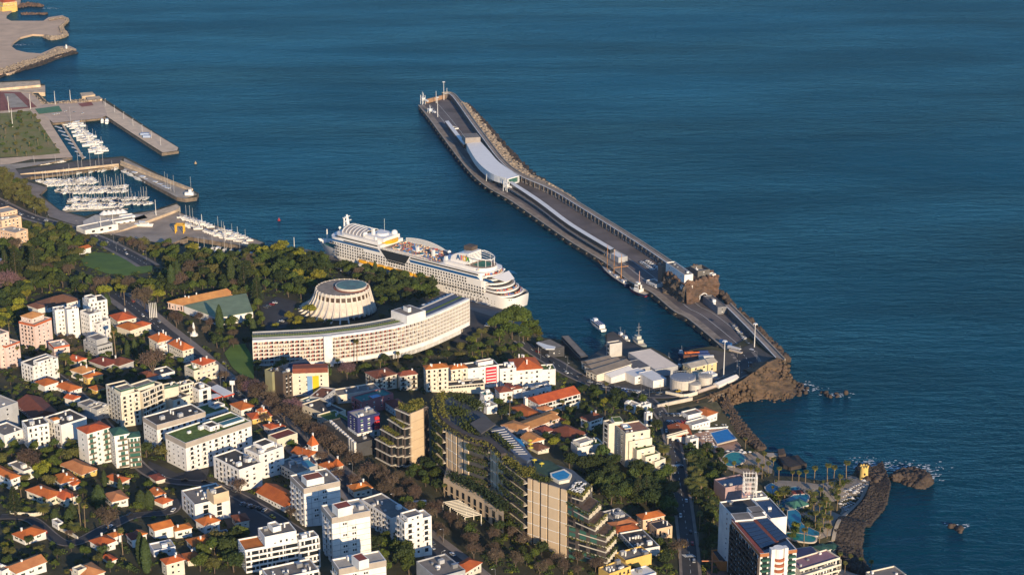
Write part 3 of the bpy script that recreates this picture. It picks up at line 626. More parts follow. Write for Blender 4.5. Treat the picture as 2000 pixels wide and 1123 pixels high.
def hip(mb, P, z, rise, gable=False, over=.6):
 """P: four corners 2d in order; ridge along the longer side"""
 P = [Vector((p[0], p[1], 0)) for p in P]; c = sum(P, Vector()) / 4
 Q = []
 for i, p in enumerate(P):
  u = (p - P[i - 1]).normalized() + (p - P[(i + 1) % 4]).normalized(); Q.append(p + u * over)
 if (Q[1] - Q[0]).length < (Q[2] - Q[1]).length: Q = Q[1:] + Q[:1]
 a, b = (Q[0] + Q[3]) / 2, (Q[1] + Q[2]) / 2; L = (b - a).length; wd = (Q[3] - Q[0]).length; x = (b - a) / L if L else Vector((1, 0, 0))
 ins = 0 if gable else min(L / 2 - .05, wd / 2); r0, r1 = a + x * ins, b - x * ins; up = Vector((0, 0, z)); hi = Vector((0, 0, z + rise)); th = Vector((0, 0, .22))
 e = [q + up for q in Q]; e2 = [q - th for q in e]; r0, r1 = r0 + hi, r1 + hi
 mb.quad(e[0], e[1], r1, r0); mb.quad(e[2], e[3], r0, r1); mb.tri(e[1], e[2], r1); mb.tri(e[3], e[0], r0)
 for i in range(4): mb.quad(e2[i], e2[(i + 1) % 4], e[(i + 1) % 4], e[i])
 mb.quad(e2[3], e2[2], e2[1], e2[0]); return r0, r1
def V(L, N, Rr, hp=None, wall=None, roof='flat', rm=None, sl='w', sr='w', h=None, on=None, rise=None, par=.8, square=True, units=None, fascia=None, z0=None):
 return dict(z0=z0, L=L, N=N, R=Rr, hp=hp, wall=wall, roof=roof, rm=rm, sl=sl, sr=sr, h=h, on=on, rise=rise, par=par, square=square, units=units, fascia=fascia)
_NOUN = set('apartments block complex hall villa house apartment bungalow boxes building tower mansion wing roof podium block row hotel pavilion flats cottage outbuilding clubhouse shed greenhouse annex terrace fort tile gatehouse kiosk office store terminal market warehouse houses buildings top towers'.split())
def near(x, y):
 """' beside the ...' phrase naming the closest labelled building"""
 b = min(BLAB, key=lambda q: (q[0] - x) ** 2 + (q[1] - y) ** 2)
 if (b[0] - x) ** 2 + (b[1] - y) ** 2 > 90 ** 2: return ''
 s = b[2].split(); k = next((i for i, q in enumerate(s) if q in _NOUN), 3); s = s[max(0, k - 3):k + 1] if k > 3 else s[:k + 1]
 u, v = pix((x, y, hz(x, y))), pix((b[0], b[1], hz(b[0], b[1]))); du, dv = u[0] - v[0], u[1] - v[1]
 r = ('right of' if du > 0 else 'left of') if abs(du) > abs(dv) else ('in front of' if dv > 0 else 'behind')
 return ' ' + r + ' the ' + ' '.join(s)
def B(name, label, cat, vols, group=None, glass=None, bal=None, chim=0, units=3, trim=None, seed=None):
 rs = random.Random(seed if seed is not None else len(FOOT)); _c = lambda v: corners(v['L'], v['N'], v['R'], v['hp'], v['h'], v['z0'], v['square']); first = _c(vols[0])
 org = Vector((first[0].x, first[0].y, first[4])); t = thing(name, label, cat, org, 0, group); zt_ = []; BLAB.append((first[0].x, first[0].y, label))
 G = {k: MB() for k in ('glass', 'bal', 'trim', 'shut', 'joint')}; walls = {}; roofs = {}; fas = MB(); fasm = None; info = []
 for vi, v in enumerate(vols):
  if v['on'] is not None: n, e1, e2, zt, zg = corners(v['L'], v['N'], v['R'], None, v['h'], zt_[v['on']] - .1, v['square'])
  else: n, e1, e2, zt, zg = _c(v)
  zt_.append(zt); n = Vector((n.x, n.y, 0)) - Vector((org.x, org.y, 0)); z1 = zt - org.z; z0 = zg - org.z
  if vi == 0: B.last = (n, e1, e2, z0, z1)
  P = [n, n + e2, n + e2 + e1, n + e1]
  if e2.x * e1.y - e2.y * e1.x < 0: P = P[::-1]; P = [P[3], P[0], P[1], P[2]]
  P = [(p.x, p.y) for p in P]; FOOT.append([(p[0] + org.x, p[1] + org.y) for p in P])
  wm = v['wall'] or WHITE; wb = walls.setdefault((wm.name, vi), (wm, MB()))[1]; bot = z0 - (6 if v['on'] is None else 0)
  flat = v['roof'] == 'flat'; rm = v['rm'] or (F_GR if flat else T_OR); rb = roofs.setdefault((rm.name, vi), (rm, MB()))[1]
  if flat:
   pr = v['par']; wb.prism(P, bot, z1, top=False); c = Vector((sum(p[0] for p in P) / 4, sum(p[1] for p in P) / 4, 0)); Q = []
   for i, p in enumerate(P):
    p = Vector((p[0], p[1], 0)); a = Vector((*P[i - 1], 0)); b = Vector((*P[(i + 1) % 4], 0)); Q.append(p + ((a - p).normalized() + (b - p).normalized()) * .35)
   for i in range(4):
    j = (i + 1) % 4; a, b = Vector((*P[i], z1)), Vector((*P[j], z1)); cI, dI = Vector((Q[j].x, Q[j].y, z1)), Vector((Q[i].x, Q[i].y, z1)); dn = Vector((0, 0, -pr))
    wb.quad(a, b, cI, dI); wb.quad(dI, cI, cI + dn, dI + dn)
   rb.quad(*[(q.x, q.y, z1 - pr) for q in Q])
   nu = v['units'] if v['units'] is not None else (units if v['on'] is None else 0)
   for _ in range(nu):
    fu, fv = rs.uniform(.12, .88), rs.uniform(.12, .88); q = n + e2 * fu + e1 * fv
    info.append((q.x, q.y, z1 - pr, rs.choice([(1.2, 1.0, 1.3), (2.2, 1.4, 1.4), (.7, .7, 1.9), (.7, .7, 1.5), (3, 2.2, 2.2), (1.6, .9, .9)]), e2))
  else:
   wb.prism(P, bot, z1, top=True); w_ = min(e1.length, e2.length)
   r0, r1 = hip(rb, P, z1, v['rise'] or w_ * .24, v['roof'] == 'gable')
   if v['roof'] == 'gable':
    PP = [Vector((*p, z1)) for p in P]
    if (PP[1] - PP[0]).length < (PP[2] - PP[1]).length: PP = PP[1:] + PP[:1]
    x = (r1 - r0).normalized(); wb.tri(PP[3], PP[0], r0 + x * .6 - Vector((0, 0, .15))); wb.tri(PP[1], PP[2], r1 - x * .6 - Vector((0, 0, .15)))
   tb = G['trim']
   for i in range(4):                                                  # pale eave line
    a, b = Vector((*P[i], 0)), Vector((*P[(i + 1) % 4], 0)); x = (b - a).normalized(); o = Vector((x.y, -x.x, 0)); c = (a + b) / 2 + o * .3
    tb.box((c.x, c.y, z1 - .5), ((b - a).length + .7, .5, .26), x)
  zb = z0 + (.4 if v['on'] is None else .1)
  ztop = z1 - (.9 if flat else .5)
  if v['fascia']:
   fm_, fhgt = v['fascia']; fasm = fm_; ztop = z1 - fhgt
   for i in range(4):
    a, b = Vector((*P[i], 0)), Vector((*P[(i + 1) % 4], 0)); x = (b - a).normalized(); o = Vector((x.y, -x.x, 0)); c = (a + b) / 2 + o * .1
    fas.box((c.x, c.y, z1 - fhgt), ((b - a).length + .4, .2, fhgt - .05), x)
  c = n + (e1 + e2) / 2
  for (pa, pb, st) in ((n, n + e1, v['sl']), (n, n + e2, v['sr'])):
   d = (pb - pa).normalized(); o = Vector((d.y, -d.x, 0))
   if o.dot((pa + pb) / 2 - c) < 0: o = -o
   facade((pa.x, pa.y), (pb.x, pb.y), zb, ztop, st, o, G)
  if v['roof'] in ('hip', 'gable') and chim:
   for _ in range(chim):
    q = n + e2 * rs.uniform(.2, .8) + e1 * rs.uniform(.2, .8); info.append((q.x, q.y, z1 - .2, (.8, .7, (v['rise'] or min(e1.length, e2.length) * .24) + .9), e2))
 for m, b in walls.values(): b.build('wall', m, t)
 for m, b in roofs.values(): b.build('roof', m, t)
 fas.v and fas.build('fascia', fasm, t)
 G['glass'].build('window', glass or GLASS, t, kind='stuff'); G['bal'].build('balcony', bal or vols[0]['wall'] or WHITE, t, kind='stuff')
 G['trim'].build('trim', trim or TRIM, t, kind='stuff'); G['shut'].build('shutter', SHUT, t, kind='stuff'); G['joint'].build('joint', METAL, t, kind='stuff')
 for x, y, z, s, ax in info:
  mb = MB(); mb.box((0, 0, 0), s); hgt = s[2]
  if s[0] < 1: mb.box((0, 0, hgt), (s[0] + .25, s[1] + .25, .18))
  o = mb.build('chimney' if s[0] < 1 else 'rooftop_unit', rs.choice([TRIM, TRIM, GREYW, METAL]) if s[0] >= 1 else TRIM, t); o.location = (x, y, z); o.rotation_euler = (0, 0, math.atan2(ax.y, ax.x))
 return t, org, zt_
# ================================================================ cruise ship
SHIPW = W('ship_white', (0.82, 0.79, 0.74), rough=0.45, var=0.04); SHIPBL = W('ship_blue', (0.015, 0.10, 0.26), rough=0.4); SHIPGL = mat('ship_dark_glass', (0.03, 0.035, 0.04), 0.2, spec=0.6)
SHIPDK = W('ship_deck', (0.34, 0.30, 0.26)); TEALD = W('ship_green_deck', (0.03, 0.16, 0.12)); BOATY = W('lifeboat_yellow', (0.85, 0.42, 0.02), rough=0.4); TEAK = W('teak', (0.38, 0.22, 0.12), var=.2, scale=.6)
_st = at(1019, 601.5, 0); _bw = at(621, 464, 17.5); SL = (Vector((_bw.x, _bw.y)) - Vector((_st.x, _st.y))).length
SD = (Vector((_bw.x, _bw.y, 0)) - Vector((_st.x, _st.y, 0))).normalized()
ship = thing('cruise_ship', 'large white cruise ship with a blue stripe and yellow lifeboats moored at the quay', 'ship', (_st.x, _st.y, 0), math.atan2(SD.y, SD.x))
def text_obj(name, s, size, m, parent, loc, rot, ext=.06, align='LEFT', sx=1.0):
 c = bpy.data.curves.new(name, 'FONT'); c.body = s; c.size = size; c.extrude = ext; c.align_x = align; c.materials.append(m)
 tmp = bpy.data.objects.new('t', c); COL.objects.link(tmp); bpy.context.view_layer.update()
 me = bpy.data.meshes.new_from_object(tmp.evaluated_get(bpy.context.evaluated_depsgraph_get())); bpy.data.objects.remove(tmp)
 o = link(name, me, parent); o.location = loc; o.rotation_euler = rot; o.scale = (sx, 1, 1); return o
F = lambda f: SL * (1 - f)                       # fraction from the bow -> local x
def halfb(t, z):                                 # t 0 stern .. 1 bow
 if t < .05: return 15.2 * math.sqrt(max(0, 1 - ((.05 - t) / .062) ** 2)) + .6
 if t < .74: return 16.0
 u = (t - .74) / .26; k = 1.75 + max(0, z) * .05; return max(.12, 16.0 * (1 - u ** k))
def hull():
 zs = [-2, 0, 3, 6, 9, 11.5, 14, 16.5]; N = 56; mb = MB()
 for z in zs:
  bx = SL * (.945 + .055 * min(1, max(0, z) / 16.5)); bx0 = 1.5 - 1.5 * min(1, max(0, z) / 8)
  for i in range(N + 1):
   t = i / N; x = bx0 + (bx - bx0) * t; mb.v.append((x, halfb(t, z) * (.96 if z < 0 else 1), z if t > .66 else min(z, 11.5)))
 n1 = len(mb.v); mb.v += [(x, -y, z) for x, y, z in mb.v]
 for r in range(len(zs) - 1):
  for i in range(N):
   a = r * (N + 1) + i
   if i / N < .64 and zs[r] >= 11.5: continue
   mb.f.append((a + 1, a, a + N + 1, a + N + 2)); b = a + n1; mb.f.append((b, b + 1, b + N + 2, b + N + 1))
 for r in range(5): a = r * (N + 1); mb.f.append((a, a + n1, a + n1 + N + 1, a + N + 1))
 mb.build('hull', SHIPW, ship, smooth=True)
hull()
def outline(x0, x1, hw, rf=0.0, rb=0.0, n=10):
 """deck plan: x0 aft, x1 forward; rf / rb lengths of the rounded ends"""
 P = []
 for i in range(n + 1): a = math.pi * i / n - math.pi / 2; P.append((x1 - rf + rf * math.cos(a), hw * math.sin(a))) if rf else None
 if not rf: P += [(x1, -hw), (x1, hw)]
 for i in range(n + 1): a = math.pi * i / n + math.pi / 2; P.append((x0 + rb + rb * math.cos(a), hw * math.sin(a))) if rb else None
 if not rb: P += [(x0, hw), (x0, -hw)]
 return P
def deck(name, x0, x1, hw, z0, z1, m, rf=0, rb=0, bot=False): mb = MB(); mb.prism(outline(x0, x1, hw, rf, rb), z0, z1, bot=bot); return mb.build(name, m, ship)
deck('superstructure', F(.905), F(.115), 16.0, 9, 22.2, SHIPW, 16, 9); deck('superstructure', F(.885), F(.105), 16.0, 22.2, 28.3, SHIPW, 12, 9)
deck('foredeck', F(.16), F(.035), 7.5, 13.2, 13.6, TEALD, 9)
for k, (f, z) in enumerate([(.985, 11.5), (.965, 14.3), (.948, 17.1), (.932, 19.9), (.916, 22.7), (.90, 25.5)]):   # stern terraces
 x = F(f); deck('stern_terrace', x, F(.88), 15.6 - k * .35, z - .5, z + 1.0, SHIPW, 0, 10)
 deck('terrace_deck', x + .8, F(.87), 15.0 - k * .35, z + .9, z + 1.08, TEAK if k in (0, 5) else SHIPDK, 0, 9.6)
 mb = MB(); P = outline(x + 3.2, F(.87), 14.2 - k * .35, 0, 9.0, 14)
 for i in range(len(P) - 1):
  a, b = Vector((*P[i], 0)), Vector((*P[i + 1], 0)); c = (a + b) / 2
  if c.x < F(.885): mb.box((c.x, c.y, z + 1.1), ((b - a).length * .8, .3, 1.5), b - a)
 mb.build('terrace_window', SHIPGL, ship, kind='stuff')
g = random.Random(4)
pm = [MB() for _ in range(4)]; pc = [W('swim_red', (.5, .08, .05)), W('towel_blue', (.06, .2, .5)), W('parasol_sand', (.7, .55, .35)), W('skin_brown', (.35, .2, .13))]
for k, (f, z) in enumerate([(.985, 11.5), (.90, 25.5), (.965, 14.3), (.87, 28.4)]):
 for _ in range(60): b = pm[g.randrange(4)]; a = g.uniform(-1.3, 1.3); b.box((F(f) + 12 - 10.3 * math.cos(a), 13.5 * math.sin(a), z + 1.1), (g.uniform(.4, 1.3), .5, g.uniform(.4, 1.6)), (math.cos(a), math.sin(a), 0))
for _ in range(420):
 b = pm[g.choice((0, 1, 2, 2, 3, 3))]; b.box((F(g.uniform(.40, .66)), g.uniform(-14.5, 14.5), 28.4), (g.uniform(.5, 1.9), .6, g.uniform(.3, 1.2)), (g.random(), g.random(), 0))
for b, m in zip(pm, pc): b.build('deck_loungers', m, ship, kind='stuff')
awn = MB(); awn.prism([(F(.948), -6), (F(.903), -12), (F(.903), 12), (F(.948), 6)], [22.6, 26.0, 26.0, 22.6], [22.8, 26.2, 26.2, 22.8]); awn.build('stern_awning', SHIPW, ship)
cells = MB(); cur = MB(); lip = MB()
def row(f0, f1, z, hgt=1.5, step=3.1, y=16.0):
 x = F(f1)
 while x < F(f0):
  for s in (1, -1):
   t = x / SL; yy = y * s + .04 * s
   cells.quad((x, yy, z), (x + 1.8, yy, z), (x + 1.8, yy, z + hgt), (x, yy, z + hgt)) if s < 0 else cells.quad((x + 1.8, yy, z), (x, yy, z), (x, yy, z + hgt), (x + 1.8, yy, z + hgt))
   lip.box((x + 1.1, yy + .1 * s, z - .25), (2.7, .35, .22))
   if g.random() < .3: cur.box((x + 1.5, yy + .03 * s, z + .1), (.7, .04, hgt - .5))
  x += step
for z in (11.6, 14.3, 17.0, 19.7, 22.4): row(.155 if z < 20 else .135, .30, z)
for z in (15.0, 17.6, 20.2): row(.30, .80 if z > 16 else .66, z)
for z in (9.6, 12.3): row(.66, .88, z)
row(.66, .88, 15.0); row(.70, .90, 7.0, 1.2, 3.6)
cells.build('balcony_opening', SHIPGL, ship, kind='stuff'); cur.build('curtain', CREAM, ship, kind='stuff'); lip.build('balcony_rail', SHIPW, ship, kind='stuff')
ports = MB()
for z, f0, f1 in ((4.2, .2, .93), (6.2, .62, .93), (8.3, .28, .64)):
 x = F(f1)
 while x < F(f0):
  for s in (1, -1): ports.box((x, s * 16.0, z), (.6, .14, .6))
  x += 3.4
for i in range(11):
 a = -1.15 + 2.3 * i / 10; ports.box((5.0 - 4.4 * math.cos(a), 14.6 * math.sin(a), 9.6), (.5, 1.1, .9), (math.cos(a), math.sin(a), 0))
ports.build('porthole', SHIPGL, ship, kind='stuff')
def sideband(name, f0, f1, z0, z1, m, off=.07, f0t=None, f1t=None, y=16.0):
 mb = MB(); a0, a1, b0, b1 = F(f0), F(f1), F(f0 if f0t is None else f0t), F(f1 if f1t is None else f1t)
 for s in (1, -1):
  q = [(a0, s * (y + off), z0), (a1, s * (y + off), z0), (b1, s * (y + off), z1), (b0, s * (y + off), z1)]
  q2 = [(p[0], s * y, p[2]) for p in q]; mb.add(q + q2, ((0, 1, 2, 3), (0, 4, 5, 1), (1, 5, 6, 2), (2, 6, 7, 3), (3, 7, 4, 0)))
 return mb.build(name, m, ship)
sideband('blue_stripe', .145, .385, 24.9, 26.8, SHIPBL, f0t=.125, f1t=.38); sideband('blue_stripe', .535, .865, 22.9, 25.2, SHIPBL, f0t=.528, f1t=.85); sideband('blue_stripe', .885, .93, 22.9, 25.2, SHIPBL, f1t=.915)
sideband('window_band', .20, .375, 27.0, 27.9, SHIPGL); sideband('window_band', .535, .855, 26.3, 27.6, SHIPGL)
sideband('dark_glass_front', .425, .505, 18.4, 28.3, SHIPGL, .25, .385, .532)
sideband('lifeboat_recess', .285, .655, 9.6, 14.2, SHIPDK, .03)
deck('upper_deck', F(.385), F(.13), 15.2, 28.3, 31.4, SHIPW, 12); deck('upper_deck', F(.37), F(.155), 14.2, 31.4, 33.2, SHIPW, 10)
sideband('window_band', .155, .37, 29.3, 30.5, SHIPGL, y=15.2)
deck('pool_deck', F(.67), F(.385), 15.6, 28.3, 28.42, SHIPDK)
rail = MB()
def railing(P, z, h=1.1, step=1.6):
 for a, b in zip(P, P[1:]):
  a, b = Vector((*a, z)), Vector((*b, z)); n = max(1, int((b - a).length / step))
  for i in range(n): p = a.lerp(b, i / n); rail.bar(p, p + Vector((0, 0, h)), .07, 4)
  rail.beam(a + Vector((0, 0, h)), b + Vector((0, 0, h)), .18, .12)
for s in (1, -1): railing([(F(.80), s * 15.9), (F(.385), s * 15.9)], 28.3); railing([(F(.37), s * 14.1), (F(.16), s * 14.1)], 33.2)
rail.build('railing', SHIPW, ship, kind='stuff')
gs = MB()
for s in (1, -1):                                   # curved wind screen beside the pool deck
 for i in range(46):
  u = i / 45; x = F(.40 + .21 * u); h = 5.4 * math.sin(math.pi * min(1, .18 + u * .82)) ** .7; y = s * (15.7 - (2.5 * u ** 3))
  if s > 0: h *= .42
  gs.box((x, y, 28.3), (.35, .3, h)); gs.box((x - .6, y, 28.3 + h), (1.35, .5, .35))
gs.build('wind_screen', SHIPW, ship, kind='stuff')
arch = MB()
for i in range(7):
 x = F(.175 + .018 * i)
 for k in range(10):
  a0, a1 = math.pi * k / 10, math.pi * (k + 1) / 10
  arch.beam((x, 11 * math.cos(a0), 33.2 + 5.2 * math.sin(a0) + .3), (x, 11 * math.cos(a1), 33.2 + 5.2 * math.sin(a1) + .3), .9, .45)
arch.build('dome_rib', SHIPW, ship)
dm = MB(); N = 12
for i in range(13):
 x = F(.175 + .009 * i)
 for k in range(N + 1): a = math.pi * k / N; dm.v.append((x, 10.7 * math.cos(a), 33.0 + 4.9 * math.sin(a)))
for i in range(12):
 for k in range(N): a = i * (N + 1) + k; dm.f.append((a, a + 1, a + N + 2, a + N + 1))
dm.build('dome', mat('dome_glass', (0.30, 0.28, 0.28), .3, spec=.5), ship, smooth=True)
dk = MB(); dk.prism(outline(F(.385), F(.29), 11, 0, 0), 33.2, 36.4); dk.build('upper_house', SHIPW, ship)
dk = MB(); dk.cyl((F(.34), 0, 36.4), 6, 1.6, 20, 5); dk.build('lounge_roof', SHIPW, ship)
for f, y, z, r in ((.285, 9, 33.6, 2.6), (.37, -8, 35, 2.9), (.345, 10.5, 33.6, 1.7), (.145, -3, 34.0, 2.4), (.645, -6, 31, 1.7), (.36, 12, 31.5, 1.5), (.135, 4, 33.2, 1.3)):
 mb = MB(); mb.cyl((F(f), y, z - 1.6), r * .4, 1.8, 8); mb.sphere((F(f), y, z + r * .8), r, 14, 9); mb.build('radar_dome', SHIPW, ship, smooth=False)
ms = MB(); ms.bar((F(.165), 0, 33), (F(.158), 0, 47), 1.9, 8, .9); ms.box((F(.16), 0, 41), (2, 9, .6)); ms.box((F(.16), 0, 45), (1.5, 6, .5)); ms.bar((F(.155), 3, 33), (F(.155), 3, 44), 1.0, 6, .6); ms.bar((F(.145), -4, 33), (F(.145), -4, 41), .9, 6, .6)
ms.cyl((F(.155), 3, 44), 1.6, .5, 8); ms.box((F(.15), -4, 41), (3.6, .5, .5)); ms.build('mast', SHIPW, ship)
ms = MB(); ms.bar((F(.335), -4, 37), (F(.335), -4, 50), .12, 5); ms.bar((F(.05), 0, 15), (F(.05), 0, 28), .75, 6, .5); ms.build('antenna', SHIPW, ship)
for f, y, h in ((.315, 6, 9), (.60, 3, 6), (.685, 10, 6), (.52, 2, 5)):
 mb = MB(); mb.box((F(f), y, 28.4 if f > .38 else 33.2), (2.2, 2.4, h)); mb.build('vent_tower', SHIPW, ship)
for f, y, r, m in ((.43, 5, 3.2, TEALD), (.50, -3, 4.4, POOLW), (.545, 6, 3.6, TEALD), (.585, -6, 3.0, POOLW), (.47, -9, 2.5, POOLW)):
 mb = MB(); mb.cyl((F(f), y, 28.4), r + .6, .7, 18); mb.build('pool_rim', SHIPW, ship); mb = MB(); mb.cyl((F(f), y, 28.7), r, .45, 18); mb.build('pool', m, ship)
bl = MB(); bl.prism(outline(F(.40), F(.36), 9, 0, 5), 31, 33.8); bl.build('bar_house', BOATY, ship)
deck('funnel_base', F(.875), F(.655), 12.6, 28.3, 31.2, SHIPW, 9, 12)
fh = MB(); n = 14
for i in range(n + 1):
 u = i / n; x = F(.70 + .085 * u); h = 9.2 * math.sqrt(max(0, 1 - (1 - u) ** 2.4)) + .3
 for y in (-9.6, 9.6): fh.v += [(x, y, 31.2), (x, y * .93, 31.2 + h)]
for i in range(n): a = i * 4; fh.f += [(a, a + 4, a + 5, a + 1), (a + 6, a + 2, a + 3, a + 7), (a + 1, a + 5, a + 7, a + 3)]
a = n * 4; fh.f.append((a, a + 2, a + 3, a + 1)); fh.build('funnel_house', SHIPW, ship)
fk = MB(); fk.box((F(.752), -4.5, 40), (9, 8, 4)); fk.build('funnel', BROWN, ship)
for i, (ch, m) in enumerate((('A', SHIPBL), ('I', W('logo_red', (.6, .04, .03))), ('D', BOATY), ('A', W('logo_green', (.10, .40, .05))))):
 text_obj('logo_letter', ch, 6.6, m, ship, (F(.733 + .0155 * i + (.004 if i else 0) - (.006 if i > 1 else 0)), 9.65, 34.0), (R(90), 0, R(180)), .25)
deck('sports_deck', F(.872), F(.78), 11.6, 31.2, 31.4, W('sports_floor', (.30, .22, .17)), 0, 11); deck('sports_court', F(.855), F(.80), 7.5, 31.4, 31.5, W('court_green', (.05, .17, .12)), 0, 5)
ar = MB(); n = 22
for i in range(n):
 a0, a1 = math.pi * (i / n) + math.pi / 2, math.pi * ((i + 1) / n) + math.pi / 2
 p, q = [(F(.79) + 19.5 * math.cos(t), 11.5 * math.sin(t), 39.5 - 1.6 * abs(math.cos(t))) for t in (a0, a1)]; ar.bar(p, q, .42, 5)
 if i % 3 == 1: ar.bar(p, (p[0], p[1], 31.4), .22, 4); ar.bar(p, (F(.785), p[1] * .9, 40.2), .2, 4)
ar.bar((F(.79), -11.5, 39.5), (F(.79), 11.5, 39.5), .4, 5); ar.build('sports_arch', SHIPW, ship)
def lifeboat():
 a = MB(); n = 12; L, wd = 5.6, 2.0
 prof = [(0, .25), (.9, .85), (1.7, 1.0), (2.5, .86), (3.1, .45), (3.3, .02)]
 for z, k in prof:
  for i in range(n): t = 2 * math.pi * i / n; a.v.append((L * math.copysign(abs(math.cos(t)) ** .7, math.cos(t)) * (.8 + .2 * k), wd * math.sin(t) * k, z))
 for r in range(len(prof) - 1):
  for i in range(n): p = r * n + i; q = r * n + (i + 1) % n; a.f.append((p, q, q + n, p + n))
 return a
lb = lifeboat(); dv = MB()
for i in range(8):
 x = F(.30 + i * .0455); o = lb.build('lifeboat', BOATY if i < 6 else BOATY, ship); o.location = (x, 16.6, 10.2)
 h = MB(); h.box((0, 0, -.25), (9.5, 3.2, .9)); h.build('lifeboat_hull', SHIPW, o)
 for dx in (-6.6, 6.6): dv.box((x + dx, 16.3, 9.4), (.5, .9, 5.0))
dv.build('davit', SHIPW, ship)
wv = MB()
def hy(x, z): t = (x) / (SL * (.945 + .055 * min(1, max(0, z) / 16.5))); return halfb(min(1, t), z) + .12
def wavepatch(f0, f1, zt, zb, ph):
 n = 26
 for i in range(n):
  x0, x1 = F(f0 + (f1 - f0) * i / n), F(f0 + (f1 - f0) * (i + 1) / n); u0, u1 = i / n, (i + 1) / n
  a0, a1 = [zb + (zt - zb) * abs(math.sin(u * math.pi * ph)) ** .6 * (1 - .35 * u) for u in (u0, u1)]
  b0, b1 = [zb - .2 + (1.2 if int(u * 9) % 3 == 0 else 0) for u in (u0, u1)]
  wv.quad((x1, hy(x1, b1), b1), (x0, hy(x0, b0), b0), (x0, hy(x0, a0), a0), (x1, hy(x1, a1), a1))
wavepatch(.10, .19, 8.5, .5, 1.0); wavepatch(.19, .33, 6.2, .6, 3.0); wv.build('bow_wave', SHIPBL, ship)
text_obj('web_address', 'www.aida.de', 5.6, W('ship_lettering', (.12, .10, .10)), ship, (F(.715), 16.05, 2.2), (R(90), 0, R(180)), .08, sx=1.35)
# ================================================================ curved hotel on the park
def mesh2(name, parts, parent=None):
 """several MB with their materials joined as one object (for repeated small pieces)"""
 me = bpy.data.meshes.new(name); v, f, mi = [], [], []
 for k, (b, m) in enumerate(parts):
  off = len(v); v += b.v; f += [tuple(i + off for i in q) for q in b.f]; mi += [k] * len(b.f); me.materials.append(m)
 me.from_pydata(v, [], f); me.polygons.foreach_set('material_index', mi); me.update(); return me
HF = [(493,665),(556,662),(618,658.5),(670,653),(720,646.5),(755,640.5),(787,634),(818,625),(845,615),(880,600),(917,583)]
_hb = gr(497, 714); HZ = topz(_hb, 665); HG = _hb.z
hf = [at(x, y, HZ) for x, y in HF]
hs = smooth_line(hf, 24)
def resample(line, step):
 out = [line[0].copy()]; acc = 0
 for p, q in zip(line, line[1:]):
  d = (q - p).length
  while acc + d >= step:
   t = (step - acc) / d; p = p.lerp(q, t); out.append(p.copy()); d = (q - p).length; acc = 0
  acc += d
 return out
tot = sum((b - a).length for a, b in zip(hs, hs[1:])); NB = 51; hs = resample(hs, tot / NB * .99999)
if len(hs) < NB + 1: hs.append(hf[-1])
hot = thing('curved_hotel', 'long curved white hotel slab with a grid of red curtained balconies', 'hotel', (hs[0].x, hs[0].y, HG)); ho = Vector((hs[0].x, hs[0].y, 0))
H2 = [Vector((p.x - ho.x, p.y - ho.y, 0)) for p in hs]; HT = HZ - HG; DEP = 17
bk = offset_line(H2, 1)
sgn = 1 if (bk[5] - H2[5]).y > 0 else -1
ROWS, RH, TOPB = 6, 2.95, 1.5; ZB = HT - TOPB - ROWS * RH
def off(d): return offset_line(H2, sgn * d)
def hrib(name, d0, d1, z0, z1, m, seg=None, kind=None):
 a, b = off(d0), off(d1); mb = MB(); rng = range(len(a) - 1) if seg is None else range(*seg)
 for i in rng: mb.prism([(q.x, q.y) for q in (a[i], a[i + 1], b[i + 1], b[i])], z0, z1, bot=True)
 return mb.build(name, m, hot, kind=kind)
hrib('body', 2.2, DEP, ZB, HT - .3, CREAM); hrib('cornice', -.2, 2.4, HT - TOPB, HT, WHITE); hrib('base_band', -.1, 2.4, ZB - 3.0, ZB, WHITE)
FOOT.append([(p.x + ho.x, p.y + ho.y) for p in off(-3)] + [(p.x + ho.x, p.y + ho.y) for p in reversed(off(DEP + 3))])
hrib('roof', 1.0, DEP, HT - .35, HT - .1, mat('blue_grey_roof', (0.085, 0.10, 0.14), 0.6, var=.2, scale=.1)); hrib('roof_track', 7.2, 10.6, HT - .1, HT + .25, F_GREEN, (0, 34)); hrib('roof_track', 7.2, 8.8, HT - .1, HT + .25, F_GREEN, (38, 51))
hrib('roof_parapet', DEP - .5, DEP, HT - .1, HT + .8, GREYW); hrib('skylight', 12.4, 14.2, HT - .1, HT + .4, SOLAR, (0, 34)); hrib('duct', 4.0, 5.2, HT - .1, HT + .5, GREYW, (0, 33))
a7, a10 = off(7.0), off(10.8); mb = MB()
for i in range(0, 34):
 for k in (0, .5): p = a7[i].lerp(a7[i + 1], k); q = a10[i].lerp(a10[i + 1], k); mb.bar((p.x, p.y, HT), (p.x, p.y, HT + 1.3), .06, 4); mb.bar((q.x, q.y, HT), (q.x, q.y, HT + 1.3), .06, 4)
for L_ in (a7, a10):
 for i in range(34): mb.beam((L_[i].x, L_[i].y, HT + 1.3), (L_[i + 1].x, L_[i + 1].y, HT + 1.3), .12, .1)
mb.build('roof_rail', W('olive_rail', (.40, .40, .20)), hot, kind='stuff')
fr = MB(); a0, a2 = off(-.15), off(2.3)
for i in range(NB + 1): fr.prism([(p.x, p.y) for p in (a0[i] + (H2[min(NB, i + 1)] - H2[max(0, i - 1)]).normalized() * -.13, a0[i] + (H2[min(NB, i + 1)] - H2[max(0, i - 1)]).normalized() * .13, a2[i] + (H2[min(NB, i + 1)] - H2[max(0, i - 1)]).normalized() * .13, a2[i] + (H2[min(NB, i + 1)] - H2[max(0, i - 1)]).normalized() * -.13)], ZB - .4, HT - TOPB + .1)
fr.build('fin', WHITE, hot)
for r in range(ROWS + 0): hrib('floor_slab', -.02, 2.3, ZB + r * RH - .14, ZB + r * RH + .1, WHITE)
bw_ = (H2[1] - H2[0]).length
